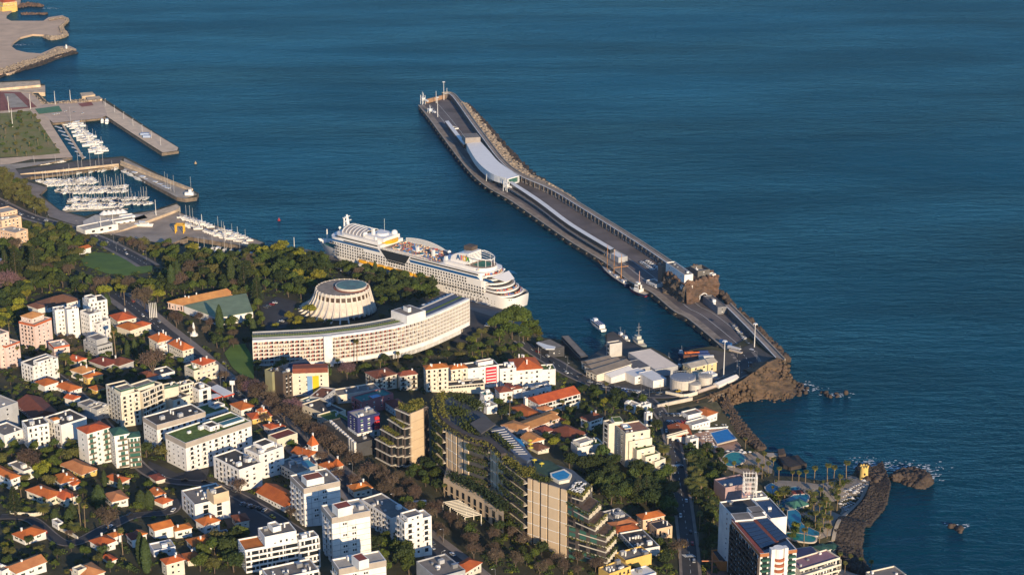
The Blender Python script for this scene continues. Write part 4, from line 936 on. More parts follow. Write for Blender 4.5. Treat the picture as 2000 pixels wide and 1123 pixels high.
def bay(col, dark):
 g1, w1, c1, d1 = MB(), MB(), MB(), MB(); hw = bw_ / 2 - .16
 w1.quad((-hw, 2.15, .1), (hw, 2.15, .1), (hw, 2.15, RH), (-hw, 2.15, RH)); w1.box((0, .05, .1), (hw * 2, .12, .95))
 g1.quad((-hw * .35, 2.1, .15), (hw * .8, 2.1, .15), (hw * .8, 2.1, 2.4), (-hw * .35, 2.1, 2.4)); d1.box((-hw * .45, 1.7, .1), (.8, .5, 1.2))
 c1.quad((-hw * .3, 2.06, .15), (hw * dark, 2.06, .15), (hw * dark, 2.06, 2.4), (-hw * .3, 2.06, 2.4))
 return mesh2('balcony_bay', [(w1, W('bay_cream_shaded', (.62, .54, .46))), (g1, GLASS), (c1, col), (d1, BROWN)])  # cream toned down to carry the shade inside the recessed bays
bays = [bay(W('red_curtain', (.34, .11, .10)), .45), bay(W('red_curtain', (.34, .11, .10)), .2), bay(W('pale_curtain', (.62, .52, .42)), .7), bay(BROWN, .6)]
rb = random.Random(3); mid = 14
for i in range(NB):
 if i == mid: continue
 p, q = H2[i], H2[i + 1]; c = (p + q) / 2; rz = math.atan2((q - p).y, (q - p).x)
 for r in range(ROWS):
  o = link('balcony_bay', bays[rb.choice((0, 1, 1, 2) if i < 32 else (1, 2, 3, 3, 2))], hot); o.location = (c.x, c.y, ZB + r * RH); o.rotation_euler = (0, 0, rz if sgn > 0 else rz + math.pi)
p, q = H2[mid], H2[mid + 1]; c = (p + q) / 2; nrm = Vector((-(q - p).y, (q - p).x, 0)).normalized() * -sgn
mb = MB(); mb.box((c.x + nrm.x * .4, c.y + nrm.y * .4, -6), ((q - p).length * 1.75, 4.2, HT + 6.6), q - p); mb.build('stair_tower', WHITE, hot)
mb = MB(); sup = off(6)
for i in range(2, NB, 4): mb.box((sup[i].x, sup[i].y, -8), (1.2, 3, ZB + 6), H2[min(NB, i + 1)] - H2[i])
mb.build('support_pier', CONC, hot); hrib('lower_wall', 5, DEP - 2, -8, ZB - 2.9, DKGREY)
lg = MB(); a3 = off(-.2)
for i in range(28, 48):
 for k in (.0, .33, .66): pp = a3[i].lerp(a3[i + 1], k); lg.box((pp.x, pp.y, ZB - 6.2), (.5, .6, 3.3))
lg.build('colonnade', WHITE, hot, kind='stuff')
ph = [at(*v, HZ + 5.5) for v in [(773,604),(795,617.5),(823,604)]]
def boxon(name, L, N, Rr, z0, h, m, parent, org, rm=None, par=.5):
 n, e1, e2, zt, zg = corners(L, N, Rr, None, h, z0); n = Vector((n.x - org.x, n.y - org.y, 0)); P = [n, n + e2, n + e2 + e1, n + e1]; mb = MB(); mb.prism([(p.x, p.y) for p in P], z0 - org.z, z0 + h - org.z); o = mb.build(name, m, parent)
 mb = MB(); c = sum(P, Vector()) / 4; mb.prism([(p.x * .9 + c.x * .1, p.y * .9 + c.y * .1) for p in P], z0 + h - org.z, z0 + h - org.z + .06); mb.build(name + '_roof', rm or F_GR, parent); return o
HO3 = Vector((ho.x, ho.y, HG))
boxon('lift_house', (773,604), (795,617.5), (823,604), HZ - .2, 6.5, WHITE, hot, HO3); boxon('plant_room', (790,597), (797,602), (801,600), HZ + 6.3, 3.5, WHITE, hot, HO3)
pd = [at(x, y, HZ - 3) for x, y in [(812,600),(868,572),(893,575),(840,606)]]
tp = thing('pool_terrace', 'raised pool terrace with a turquoise pool and white loungers behind the curved hotel', 'terrace', (pd[0].x, pd[0].y, HZ - 3))
mb = MB(); mb.prism([(p.x - pd[0].x, p.y - pd[0].y) for p in pd], -20, 0); mb.build('deck', DECKP, tp)
pq = [at(x, y, HZ - 2.95) for x, y in [(831,596),(857,582),(860,585),(834,599)]]; mb = MB(); mb.prism([(p.x - pd[0].x, p.y - pd[0].y) for p in pq], -.1, .12); mb.build('pool', mat('teal_pool', (.02, .22, .24), .08, spec=.5), tp)
pr0 = MB(); pr0.cyl((0, 0, 0), .1, 2.2, 5); pr1 = MB(); pr1.cyl((0, 0, 2.0), 2.0, .7, 8, .1)
par0 = thing('parasol', 'closed white parasol beside the hotel pool', 'parasol', group='white parasols on the hotel pool terrace'); pr0.build('pole', METAL, par0); pr1.build('canopy', TRIM, par0)
for i, (x, y) in enumerate([(828,600),(834,600),(840,597),(847,594),(855,591),(862,587),(869,584),(876,581),(882,579)]):
 o = par0 if i == 0 else copy_tree(par0); o.location = at(x, y, HZ - 3)
# ================================================================ round casino
CASW = mat('casino_concrete', (.66, .59, .50), .9, var=.16, scale=.25, detail=8); cz0 = gr(668, 612).z; cc = at(669, 561, cz0 + 19); cas = thing('round_casino', 'round white concrete casino with flaring ribs and a teal roof disc', 'building', (cc.x, cc.y, cz0), R(-100))
prof = [(41, -1.5), (36.5, 1.0), (30.5, 4.2), (26.3, 8.6), (23.6, 13.6), (22.4, 18), (21.8, 19.2)]; NRB = 32
ribm = MB()
for i in range(len(prof) - 1):
 (r0, z0), (r1, z1) = prof[i], prof[i + 1]; th = .55; b0, b1 = max(r0 - 3.2, 20.8), max(r1 - 3.2, 20.6)
 ribm.add([(r0, -th, z0), (r0, th, z0), (b0, th, z0), (b0, -th, z0), (r1, -th, z1), (r1, th, z1), (b1, th, z1), (b1, -th, z1)], ((0, 1, 5, 4), (1, 2, 6, 5), (3, 0, 4, 7), (2, 3, 7, 6)))
ribm.quad((21.8, -.55, 19.2), (21.8, .55, 19.2), (20.6, .55, 19.2), (20.6, -.55, 19.2))
prof2 = [(27.5, -1.5), (26.8, 1.2), (25.6, 5), (24.4, 9.5), (23.3, 14), (22.3, 18), (21.8, 19.2)]; ribs = MB()
for i in range(len(prof2) - 1):
 (r0, z0), (r1, z1) = prof2[i], prof2[i + 1]; th = .55; b0, b1 = max(r0 - 2.4, 20.8), max(r1 - 2.4, 20.6)
 ribs.add([(r0, -th, z0), (r0, th, z0), (b0, th, z0), (b0, -th, z0), (r1, -th, z1), (r1, th, z1), (b1, th, z1), (b1, -th, z1)], ((0, 1, 5, 4), (1, 2, 6, 5), (3, 0, 4, 7), (2, 3, 7, 6)))
r2_ = ribs.build('rib', CASW, cas)
r0_ = ribm.build('rib', CASW, cas); pan = MB(); da = math.pi / NRB
ip = [(30.5, 1.2), (28.2, 4), (25.2, 8.5), (23.5, 12.2), (22.9, 13.4)]
for (ra, za), (rb_, zb_) in zip(ip, ip[1:]): pan.quad((ra, -ra * math.tan(da), za), (ra, ra * math.tan(da), za), (rb_, rb_ * math.tan(da), zb_), (rb_, -rb_ * math.tan(da), zb_))
pan.quad((22.2, -2.2, 16.8), (22.2, 2.2, 16.8), (21.6, 2.15, 19), (21.6, -2.15, 19))
p0_ = pan.build('panel', CASW, cas); pan2 = MB()
for (ra, za), (rb_, zb_) in (((25.2, 1.2), (24.2, 6)), ((24.2, 6), (23.0, 13.4))): pan2.quad((ra, -ra * math.tan(da), za), (ra, ra * math.tan(da), za), (rb_, rb_ * math.tan(da), zb_), (rb_, -rb_ * math.tan(da), zb_))
pan2.quad((22.2, -2.2, 16.8), (22.2, 2.2, 16.8), (21.6, 2.15, 19), (21.6, -2.15, 19)); p2_ = pan2.build('panel', CASW, cas); win = MB(); win.quad((22.6, -1.5, 13.4), (22.6, 1.5, 13.4), (22.0, 1.5, 16.8), (22.0, -1.5, 16.8)); w0_ = win.build('window', mat('bronze_glass', (.09, .06, .04), .25, spec=.5), cas)
fl = MB(); fl.quad((28, -2.6, -1), (28, 2.6, -1), (28.5, 2.6, 1.3), (28.5, -2.6, 1.3)); f0_ = fl.build('ground_opening', GLASS, cas)
for k in range(NRB):
 for o, ph_ in ((r0_, 0), (p0_, .5), (w0_, .5), (f0_, .5)):
  wa = (360 * (k + ph_) / NRB - 100) % 360; steep = wa > 285 or wa < 110
  c = o if k == 0 else o.copy()
  if k: COL.objects.link(c)
  if steep and o is r0_: c.data = r2_.data
  if steep and o is p0_: c.data = p2_.data
  c.rotation_euler = (0, 0, 2 * math.pi * (k + ph_) / NRB)
bpy.data.objects.remove(r2_); bpy.data.objects.remove(p2_)
mb = MB(); mb.cyl((0, 0, 18.2), 21.6, .5, 48); mb.build('roof', mat('casino_roof', (.27, .225, .185), .95, var=.2, scale=.15), cas)
mb = MB(); mb.cyl((0, 0, -6), 22, 24, 32); mb.build('core', DKGREY, cas)
d2 = at(686, 557, cz0 + 20.5) - cc; d2.z = 0; d2.rotate(__import__('mathutils').Euler((0, 0, R(100))))
mb = MB(); mb.cyl((d2.x, d2.y, 18.6), 14.4, .5, 40); mb.build('roof_ring', T_RED, cas); mb = MB(); mb.cyl((d2.x, d2.y, 19), 12.6, 1.8, 40, 12.9); mb.build('disc_rim', CASW, cas)
mb = MB(); mb.cyl((d2.x, d2.y, 20.82), 12.1, .08, 40); mb.build('disc', mat('teal_disc', (.13, .25, .20), .5, col2=(.09, .12, .11), scale=.12), cas)
FOOT.append([(cc.x + 37 * math.cos(a * .3927), cc.y + 37 * math.sin(a * .3927)) for a in range(16)])
# ================================================================ curved planted hotel tower
LEAFD = mat('planter_foliage', (0.075, 0.09, 0.02), 0.9, col2=(0.03, 0.045, 0.012), scale=.6); LEAFY = mat('yellow_creeper', (0.20, 0.17, 0.03), 0.9, col2=(0.07, 0.085, 0.02), scale=.5)
TANP = W('sand_panel', (0.62, 0.47, 0.31), var=.06); DKB = W('dark_bronze_band', (0.075, 0.06, 0.055))
_sb = gr(1108, 1089); SZ = topz(_sb, 957); SG = _sb.z - 3; MOD = 7.0
def sp_(x, y, dz=0): p = at(x, y, SZ + dz); return Vector((p.x, p.y, 0))
sb, sb1, sc1, sd1, se1, sf1 = [sp_(*v) for v in ((872,833),(916,860),(959,873),(984,897),(1032,933),(1108,957))]
so3 = Vector((sb.x, sb.y, SG)); sav = thing('planted_hotel_tower', 'huge curved hotel tower with sand coloured panels and hanging green balconies', 'hotel', so3); SH = SZ - SG
lo = lambda p: Vector((p.x - so3.x, p.y - so3.y, 0))
back = [sp_(*v) for v in ((1157,948),(1118,916),(1040,890),(1012,856),(965,826),(938,800),(905,772),(868,775),(856,790),(853,815))]
front = [sb, sb1, sc1, sd1, se1, sf1]; ring = [lo(p) for p in front + back]; FOOT.append([(p.x, p.y) for p in front + back])
mb = MB(); mb.prism([(p.x, p.y) for p in ring], -8, SH - .4, top=False); mb.build('core_wall', DKGREY, sav)
v2 = [Vector((p.x, p.y)) for p in ring]; _, _, tf, *_ = geometry.delaunay_2d_cdt(v2, [(i, (i + 1) % len(v2)) for i in range(len(v2))], [], 1, 1e-4)
mb = MB(); mb.v = [(p.x, p.y, SH - .4) for p in v2]; mb.f = [tuple(f) for f in tf]; mb.build('roof', mat('slate_roof', (.075, .085, .10), .6, var=.25, scale=.15), sav)
def inward(a, b): d = (b - a).normalized(); n = Vector((-d.y, d.x, 0)); return n if n.y > 0 else -n
def panels(a, b, widths, nmod, zoff=0.0, m=TANP, top=0.0):
 """sand slabs between dark slots; each slab of each module is a part"""
 a, b = lo(a), lo(b); d = b - a; L = d.length; x = d / L; inn = inward(a, b); tw = sum(w for w, s in widths)
 u = 0; sl = MB()
 for wd, solid in widths:
  wl = wd / tw * L
  if solid:
   me = None
   for k in range(nmod):
    c = a + x * (u + wl / 2); z1 = SH - k * MOD + (top if k == 0 else 0); z0 = SH - (k + 1) * MOD + .14
    mb = MB(); mb.box((c.x - inn.x * .25, c.y - inn.y * .25, z0 + .25), (wl - .12, .9, z1 - z0 - .25), x); mb.build('panel', m, sav)
    jn.box((c.x - inn.x * .32, c.y - inn.y * .32, z0 - .14), (wl, .9, .36), x)
  else:
   c = a + x * (u + wl / 2); sl.box((c.x + inn.x * .4, c.y + inn.y * .4, SH - nmod * MOD), (wl, .5, nmod * MOD), x)
   for k in range(nmod * 2): cz_ = SH - k * MOD / 2; gl_ = c; lnm.box((gl_.x + inn.x * .1, gl_.y + inn.y * .1, cz_ - .5), (wl, .5, .4), x)
  u += wl
 sl.build('window_slot', GLASS, sav)
lnm = MB(); jn = MB()
SLOT = [(3.0, 1), (1.1, 0), (4.3, 1), (1.5, 0), (4.2, 1), (1.2, 0), (7.6, 1), (1.3, 0), (4.2, 1)]
panels(se1, sf1, SLOT, 7); panels(sb, sb1, [(1.2, 1), (.8, 0), (3.2, 1), (1, 0), (2.8, 1), (1.3, 0), (3.6, 1), (1.2, 0), (3.8, 1)], 6); panels(sc1, sd1, [(2, 1), (.9, 0), (3, 1), (.9, 0), (2.4, 1), (.8, 0), (2, 1)], 7)
lnm.build('slot_spandrel', DKB, sav, kind='stuff'); jn.build('joint', TRIM, sav, kind='stuff')
def leaves(pts, sz, m, name, parent, seed=0, org=None, kind='stuff'):
 """cloud of small leaf quads at pts (N,3)"""
 g_ = np.random.default_rng(seed); n = len(pts); pts = np.asarray(pts, float)
 a = g_.normal(size=(n, 3)); a /= np.linalg.norm(a, axis=1)[:, None]; b = np.cross(a, g_.normal(size=(n, 3))); b /= np.linalg.norm(b, axis=1)[:, None]
 s = (np.asarray(sz) * g_.uniform(.6, 1.3, n))[:, None]; v = np.stack([pts - a * s - b * s * .6, pts + a * s - b * s * .6, pts + a * s + b * s * .6, pts - a * s + b * s * .6], 1).reshape(-1, 3)
 o = link(name, np_mesh(name, v, np.arange(n * 4).reshape(-1, 4), m), parent); o['kind'] = kind; return o
def along(line, n, spread, z0, z1, seed):
 g_ = np.random.default_rng(seed); A = np.array([(p.x, p.y) for p in line]); t = g_.random(n) * (len(A) - 1); i = t.astype(int); u = (t - i)[:, None]
 p = A[i] * (1 - u) + A[i + 1] * u + g_.normal(0, spread, (n, 2)); return np.column_stack([p, g_.uniform(z0, z1, n)])
def green_bands(pts_, nmod, depth, z_top, seed, first=0):
 L = [lo(p) for p in pts_]; ln = smooth_line(L, 8) if len(L) > 2 else [L[0].lerp(L[1], k / 8) for k in range(9)]
 outv = offset_line(ln, 1.0); s_ = 1 if (outv[4] - ln[4]).y < 0 else -1
 for k in range(first, nmod):
  z = z_top - k * MOD; e = offset_line(ln, s_ * depth); i_ = offset_line(ln, -s_ * 1.2); mb = MB(); pl_ = MB()
  for j in range(len(ln) - 1):
   mb.prism([(q.x, q.y) for q in (i_[j], i_[j + 1], e[j + 1], e[j])], z - 3.4, z - 3.0, bot=True)
  for j in range(len(ln) - 1):
   a, b = e[j], e[j + 1]; a2, b2 = ln[j].lerp(e[j], .78), ln[j + 1].lerp(e[j + 1], .78); pl_.prism([(q.x, q.y) for q in (a2, b2, b, a)], z - 3.6, z - 1.0, bot=True)
  mb.build('balcony_slab', CREAM, sav); pl_.build('planter', W('planter_brown', (.11, .085, .06), var=.25, scale=.5), sav)
  P = along(offset_line(ln, s_ * (depth + .1)), 420, .35, z - 4.6, z - .4, seed + k); leaves(P, .42, LEAFD, 'hanging_plants', sav, seed + k)
  gg = MB()
  for j in range(0, len(ln) - 1):
   a, b = ln[j], ln[j + 1]; gg.quad((a.x, a.y, z - 6.8), (b.x, b.y, z - 6.8), (b.x, b.y, z - 3.5), (a.x, a.y, z - 3.5))
  gg.build('glazing', GLASS, sav)
green_bands([sb1, (sb1 + sc1) / 2 + Vector((-3, 3, 0)), sc1], 7, 3.4, SH, 100, 0); green_bands([sd1, (sd1 + se1) / 2 + Vector((-2, 3, 0)), se1], 7, 3.4, SH, 130, 0)
green_bands([sp_(853,815), sp_(858,822), sb], 7, 3.0, SH, 160, 0)
rim = smooth_line([lo(p) for p in (sp_(856,790), sp_(860,812), sb, sb1, sc1, sd1)], 6); o2 = offset_line(rim, -1.5); s_ = 1 if (o2[20] - rim[20]).y < 0 else -1
a_, b_ = offset_line(rim, -1.6 * s_ * 1), offset_line(rim, 1.6 * s_); mb = MB()
for i in range(len(rim) - 1): mb.prism([(q.x, q.y) for q in (a_[i], a_[i + 1], b_[i + 1], b_[i])], SH - .2, SH + 4.0, bot=True)
mb.build('roof_rim', DKB, sav)
P = np.vstack([along(offset_line(rim, -3.6 * s_ * 1), 420, .8, SH + 2, SH + 4.6, 201), along([lo(sp_(866,776)), lo(sp_(857,790)), lo(sp_(862,815)), lo(sp_(872,828))], 1500, 1.3, SH - 2, SH + 5.5, 202)]); leaves(P, .5, LEAFY, 'roof_hedge', sav, 203)
P = along([lo(sp_(984,893)), lo(sp_(1008,912)), lo(sp_(1030,928)), lo(sp_(1036,918))], 1500, 1.6, SH - .5, SH + 2.4, 204); leaves(P, .5, LEAFY, 'roof_hedge', sav, 205)
P = np.vstack([along([lo(sp_(*a)), lo(sp_(*b))], n, s, SH, SH + h, 206 + i) for i, (a, b, n, s, h) in enumerate([((905,828),(935,848),900,3.0,4), ((880,800),(905,812),700,3,3), ((925,790),(936,800),500,2,4), ((1040,930),(1070,940),500,1.3,1.6), ((965,850),(1000,880),700,1.0,2.2), ((890,775),(915,785),500,3,2.5)])]); leaves(P, .5, LEAFD, 'roof_garden', sav, 209)
def rpoly(name, pxs, dz, th, m): P = [lo(sp_(*v, dz=dz)) for v in pxs]; mb = MB(); mb.prism([(p.x, p.y) for p in P], SH + dz - th, SH + dz, bot=True); return mb.build(name, m, sav)
rpoly('pool_deck', [(955,838),(985,832),(1012,856),(1040,892),(1030,900),(1003,884),(975,858)], 1.2, 1.6, W('blue_deck', (.10,.13,.19)))
mb = MB()
for i in range(12):
 u = i / 11; p = lo(sp_(960 + 52 * u, 842 + 44 * u, dz=1.3)); q = lo(sp_(986 + 44 * u, 838 + 48 * u, dz=1.3)); mb.beam((p.x, p.y, SH + 1.5), (q.x, q.y, SH + 1.5), .35, .25)
mb.build('deck_joint', F_MET, sav); rpoly('pool', [(1003,853),(1018,858),(1026,872),(1018,868)], 1.4, .3, POOLW); rpoly('roof_pavilion', [(918,826),(945,812),(968,828),(940,846)], 4.5, .8, W('grey_pavilion', (.10,.09,.085)))
rpoly('lower_deck', [(1040,900),(1072,898),(1108,920),(1075,930),(1046,918)], .4, .8, W('green_deck', (.04,.075,.05), var=.3)); rpoly('pool_rim', [(1074,923),(1102,915),(1117,925),(1112,936),(1092,940),(1076,931)], 1.5, 1.8, CREAM); rpoly('pool', [(1078,925),(1101,918),(1113,926),(1108,933),(1091,937),(1079,930)], 1.62, .2, POOLW)
mb = MB()
for x, y in ((1036,874),(1037,881),(1035,867),(1044,905),(1058,912)): p = lo(sp_(x, y)); mb.cyl((p.x, p.y, SH), .1, 2.6, 5); mb.cyl((p.x, p.y, SH + 2.4), 1.6, .7, 8, .1)
mb.build('yellow_parasol', W('parasol_yellow', (.7,.55,.06)), sav)
CK = [(1138,967),(1150,1003),(1163,1026),(1185,1047),(1185,1068),(1187,1089)]; EK = [(1156,946),(1174,981),(1187,1003),(1202,1029),(1203,1048),(1204,1068)]
fk = lo(sf1)
for k in range(6):
 dz = -k * MOD; z = SH + dz; C_, E_ = lo(at(*CK[k], SZ + dz)), lo(at(*EK[k], SZ + dz)); D_ = fk + (E_ - C_) * 1.0
 poly = [fk, C_, E_, D_]; mb = MB(); mb.prism([(p.x, p.y) for p in poly], z - .7, z, bot=True); mb.build('terrace_slab', CREAM, sav)
 c = sum(poly, Vector()) / 4
 mb = MB(); mb.prism([(p.x * .965 + c.x * .035, p.y * .965 + c.y * .035) for p in poly], z, z + .08); mb.build('terrace_floor', W('terrace_boards', (.13,.085,.06), var=.3, scale=.5) if k else W('terrace_dark', (.06,.065,.05)), sav)
 ins = [p.lerp(c, .10) for p in poly]; ins[0] = fk; mb = MB(); mb.prism([(p.x, p.y) for p in ins], z - MOD, z - .7, top=False); mb.build('terrace_wall', W('bronze_wall', (.085,.068,.06)), sav)
 mid_ = [p.lerp(c, .03) for p in poly]; mb = MB(); mb.prism([(p.x, p.y) for p in mid_], z - MOD / 2 - .55, z - MOD / 2 - .05, bot=True); mb.build('terrace_slab', CREAM, sav)
 gl_ = MB(); d = ins[1] - ins[0]; x = d.normalized(); n_ = inward(ins[0], ins[1]) * -1
 for u in (.06, .34, .62):
  for zz in (z - MOD + .4, z - MOD / 2 + .2): q = ins[0] + d * u + n_ * .15; gl_.quad((q.x, q.y, zz), (q.x + x.x * d.length * .17, q.y + x.y * d.length * .17, zz), (q.x + x.x * d.length * .17, q.y + x.y * d.length * .17, zz + 2.2), (q.x, q.y, zz + 2.2))
 gl_.build('terrace_glazing', GLASSG if k % 2 else GLASS, sav, kind='stuff')
 P = np.vstack([along([fk, C_], 260, .35, z - 1.3, z + .3, 300 + k), along([C_, E_], 160, .5, z - .4, z + .7, 320 + k)]); leaves(P, .4, LEAFD if k % 2 else LEAFY, 'terrace_plants', sav, 340 + k)
 d = E_ - C_; x = d.normalized()
 for u in (.15, .4, .65, .9): q = C_ + d * u; fn = MB(); fn.box((q.x, q.y, z - MOD / 2 + .1), (.2, 1.6, 2.6), x); fn.build('terrace_fin', CREAM, sav)
mb = MB(); fb = random.Random(9)
for _ in range(34):
 u, w_ = fb.uniform(.1, .9), fb.uniform(.1, .9); p = fk.lerp(lo(at(*CK[0], SZ)), u) + (lo(at(*EK[0], SZ)) - lo(at(*CK[0], SZ))) * w_; mb.box((p.x, p.y, SH + .1), (1.7, .7, .4), (fb.random(), fb.random(), 0))
mb.build('lounger', TRIM, sav, kind='stuff')
PODZ = topz(gr(978, 1040), 1003); pp = [at(x, y, PODZ) for x, y in ((866,936),(945,978),(984,1005),(984,965),(960,935),(920,915),(874,905))]; mb = MB(); Q = [lo(p) for p in pp]; PH = PODZ - SG; mb.prism([(p.x, p.y) for p in Q], -8, PH); mb.build('podium', TANP, sav); FOOT.append([(p.x, p.y) for p in pp])
gl_ = MB(); tr_ = MB()
for a, b, n in ((Q[0], Q[1], 7), (Q[1], Q[2], 3)):
 d = b - a; x = d.normalized(); o_ = inward(a, b) * -1
 for i in range(n):
  q = a + d * ((i + .3) / n) + o_ * .15; wv_ = d.length / n * .42
  for z in (PH - 11, PH - 6): gl_.quad((q.x, q.y, z), (q.x + x.x * wv_, q.y + x.y * wv_, z), (q.x + x.x * wv_, q.y + x.y * wv_, z + 4.2), (q.x, q.y, z + 4.2))
gl_.build('podium_window', GLASS, sav)
P = np.vstack([along([Q[0].lerp(Q[5], .22), Q[1].lerp(Q[4], .22), Q[2].lerp(Q[3], .22)], 2200, 1.7, PH, PH + 4.5, 360), along([Q[5], Q[4], Q[3]], 900, 2, PH, PH + 4, 361)]); leaves(P, .55, mat('podium_trees', (.035,.055,.02), .9, col2=(.018,.03,.014), scale=.5), 'podium_planting', sav, 362)
pg = thing('pergola', 'long slatted cream pergola in front of the planted hotel podium', 'pergola', gr(905, 1000)); po3 = pg.location; bars = MB(); post = MB()
A4, B4, C4, D4 = [at(x, y, po3.z + 6.5) for x, y in ((865,980),(897,975),(940,1003),(908,1009))]
for i in range(13): u = i / 12; p, q = A4.lerp(D4, u) - po3, B4.lerp(C4, u) - po3; b1 = MB(); b1.beam(p, q, .42, .5); b1.build('slat', CREAM, pg)
for u in (0, .33, .66, 1):
 for s0, s1 in ((A4, D4), (B4, C4)): p = s0.lerp(s1, u) - po3; b1 = MB(); b1.box((p.x, p.y, -2), (.5, .5, p.z + 1.6)); b1.build('post', CREAM, pg)
wg = thing('striped_wing', 'dark stepped wing with slanting white balcony stripes behind the curved tower', 'building', gr(930, 850)); wo = wg.location
ft = at(943, 768, SZ - 6); mb = MB(); st_ = MB()
for k in range(8):
 z = SZ - 8 - k * 4.2; a, b, c, d = [at(x, y, z) for x, y in ((917 - k * .6, 830 - k * 1.5), (938 + k * 1.2, 772 + k * 10.5), (945 + k * .5, 776 + k * 10.5), (930, 812))]
 q = [at(*v, z) - wo for v in ((914, 830 + k * 1), (941 - k * .8, 770 + k * 9), (947 - k * .5, 778 + k * 9), (928, 838 + k * 1))]
 st_.prism([(p.x, p.y) for p in q], z - wo.z - .9, z - wo.z, bot=True); c_ = sum(q, Vector()) / 4; mb.prism([(p.x * .94 + c_.x * .06, p.y * .94 + c_.y * .06) for p in q], z - wo.z - 4.2, z - wo.z - .9)
st_.build('balcony_slab', CREAM, wg); mb.build('wall', DKB, wg)
TW, two, twz = B('slab_tower', 'dark stepped hotel tower with one blank sand coloured end wall', 'hotel', [V((776,794),(800,807),(834,793),104,DKB,rm=F_GREEN,sl='t',sr='',units=0), V((762,814),(789,834),(801,829),79,DKB,rm=F_GREEN,sl='t',sr='t',units=0), V((748,833),(776,852),(792,845),62,DKB,rm=F_GREEN,sl='t',sr='t',units=0), V((739,852),(764,869),(780,861),44,DKB,rm=F_GREEN,sl='t',sr='t',units=0)], bal=CREAM)
a, b = at(800, 807, twz[0]), at(833.5, 793.3, twz[0]); d = Vector((b.x - a.x, b.y - a.y, 0)); L = d.length; x = d / L; o_ = inward(a, b) * -1
for k in range(6):
 zt_, zb_ = twz[0] - two.z - k * 6.3, twz[0] - two.z - (k + 1) * 6.3 + .15; c = Vector((a.x - two.x, a.y - two.y, 0)) + d / 2 + o_ * .5
 mb = MB(); mb.box((c.x, c.y, zb_), (L - .2, 1.0, zt_ - zb_), x); mb.build('panel', TANP, TW)
P = np.vstack([along([at(776,794,0) * 0 + Vector((at(u,v,z).x - two.x, at(u,v,z).y - two.y, 0)) for u, v in q], 300, .8, z - two.z - .5, z - two.z + h, 380 + i) for i, (z, h, q) in enumerate([(twz[0], 3.4, [(780,793),(802,804),(830,792)]), (twz[0], 3, [(800,790),(825,786)]), (twz[1], 1.0, [(764,815),(789,832)]), (twz[2], .9, [(750,834),(776,850)]), (twz[3], .9, [(742,853),(764,867)])])]); leaves(P, .5, LEAFY, 'terrace_plants', TW, 390)
g2, g3 = MB(), MB()
# ================================================================ white seaside hotel tower, bottom right
CT, cto, ctz = B('seaside_hotel', 'white seaside hotel tower with solar roofs, terracotta bays and green balconies', 'hotel', [V((1430,1016),(1485,1081),(1556,1072),120,WHITE,rm=SOLAR,sl='b',sr='',units=0,fascia=(W('terracotta_fascia',(.42,.17,.07)),2.0)), V((1407,979),(1436,1012),(1497,1003),118,WHITE,rm=F_DK,sl='w,14',sr='',units=4), V((1472,975),(1505,1012),(1537,1008),40,WHITE,rm=SOLAR,sl='',sr='',units=1)], bal=DKB)
cto_ = cto
def cbox(name, pxs, z, th, m): P = [at(*v, z) - cto for v in pxs]; mb = MB(); mb.prism([(p.x, p.y) for p in P], z - cto.z - th, z - cto.z, bot=True); return mb.build(name, m, CT)
z0 = ctz[0]
for i in range(2):
 for k in range(7):
  u0, u1 = k / 7, (k + .9) / 7; A1, B1, C1, D1 = ((1441,1018),(1470,1015),(1515,1060),(1487,1070)) if i == 0 else ((1478,1014),(1499,1011),(1540,1048),(1518,1056))
  f_ = lambda a, b, u: (a[0] + (b[0] - a[0]) * u, a[1] + (b[1] - a[1]) * u); cbox('solar_panel', [f_(A1, D1, u0), f_(B1, C1, u0), f_(B1, C1, u1), f_(A1, D1, u1)], z0 + .3, .25, SOLAR)
cbox('roof_walkway', [(1467,1016),(1477,1014),(1521,1056),(1510,1062)], z0 + .15, .3, T_RED); cbox('roof_walkway', [(1428,1012),(1436,1014),(1492,1078),(1484,1079)], z0 + .2, .3, T_RED)
for L_, N_, R_, h in (((1434,1002),(1436,1016),(1469,1010),6), ((1460,990),(1470,1002),(1494,998),6), ((1468,1000),(1472,1010),(1494,1005),6)): boxon('roof_house', L_, N_, R_, ctz[1] - .5, h, WHITE, CT, cto)
a, b = at(1485, 1081, z0), at(1556, 1072, z0); d = Vector((b.x - a.x, b.y - a.y, 0)); L = d.length; x = d / L; o_ = inward(a, b) * -1; A0 = Vector((a.x - cto.x, a.y - cto.y, 0)); HH = z0 - cto.z
pil = MB(); bay_ = MB(); gbal = MB(); gw = MB(); tb = MB()
for u in (.30, .66): c = A0 + d * u + o_ * 1.2; pil.box((c.x, c.y, -6), (L * .1, 3.4, HH + 9), x)
c = A0 + d * .48 + o_ * .8; bay_.cyl((c.x, c.y, -6), L * .14, HH + 9, 16); bay_.build('bay_tower', WHITE, CT); pil.build('pilaster', WHITE, CT)
for k in range(12):
 z = HH - 4 - k * 3.3
 mb = MB(); mb.cyl((c.x + o_.x * 1.2, c.y + o_.y * 1.2, z), L * .145, 1.35, 16); mb.build('bay_balcony', W('terracotta_paint', (.42, .13, .06)), CT)
 for u, wd in ((.13, .22), (.85, .22)):
  q = A0 + d * u + o_ * .9; mb = MB(); mb.box((q.x, q.y, z - .2), (L * wd, 1.8, 1.2), x); mb.build('green_balcony', W('green_rail', (.03, .10, .07)), CT); q = A0 + d * u + o_ * .06; gw.box((q.x, q.y, z + .2), (L * wd * .6, .1, 1.9), x)
gw.build('window', GLASS, CT, kind='stuff')
lt = thing('lattice_tower', 'white open lattice frame standing on the mauve hotel wing', 'frame', at(1465, 945, 24)); lm = MB()
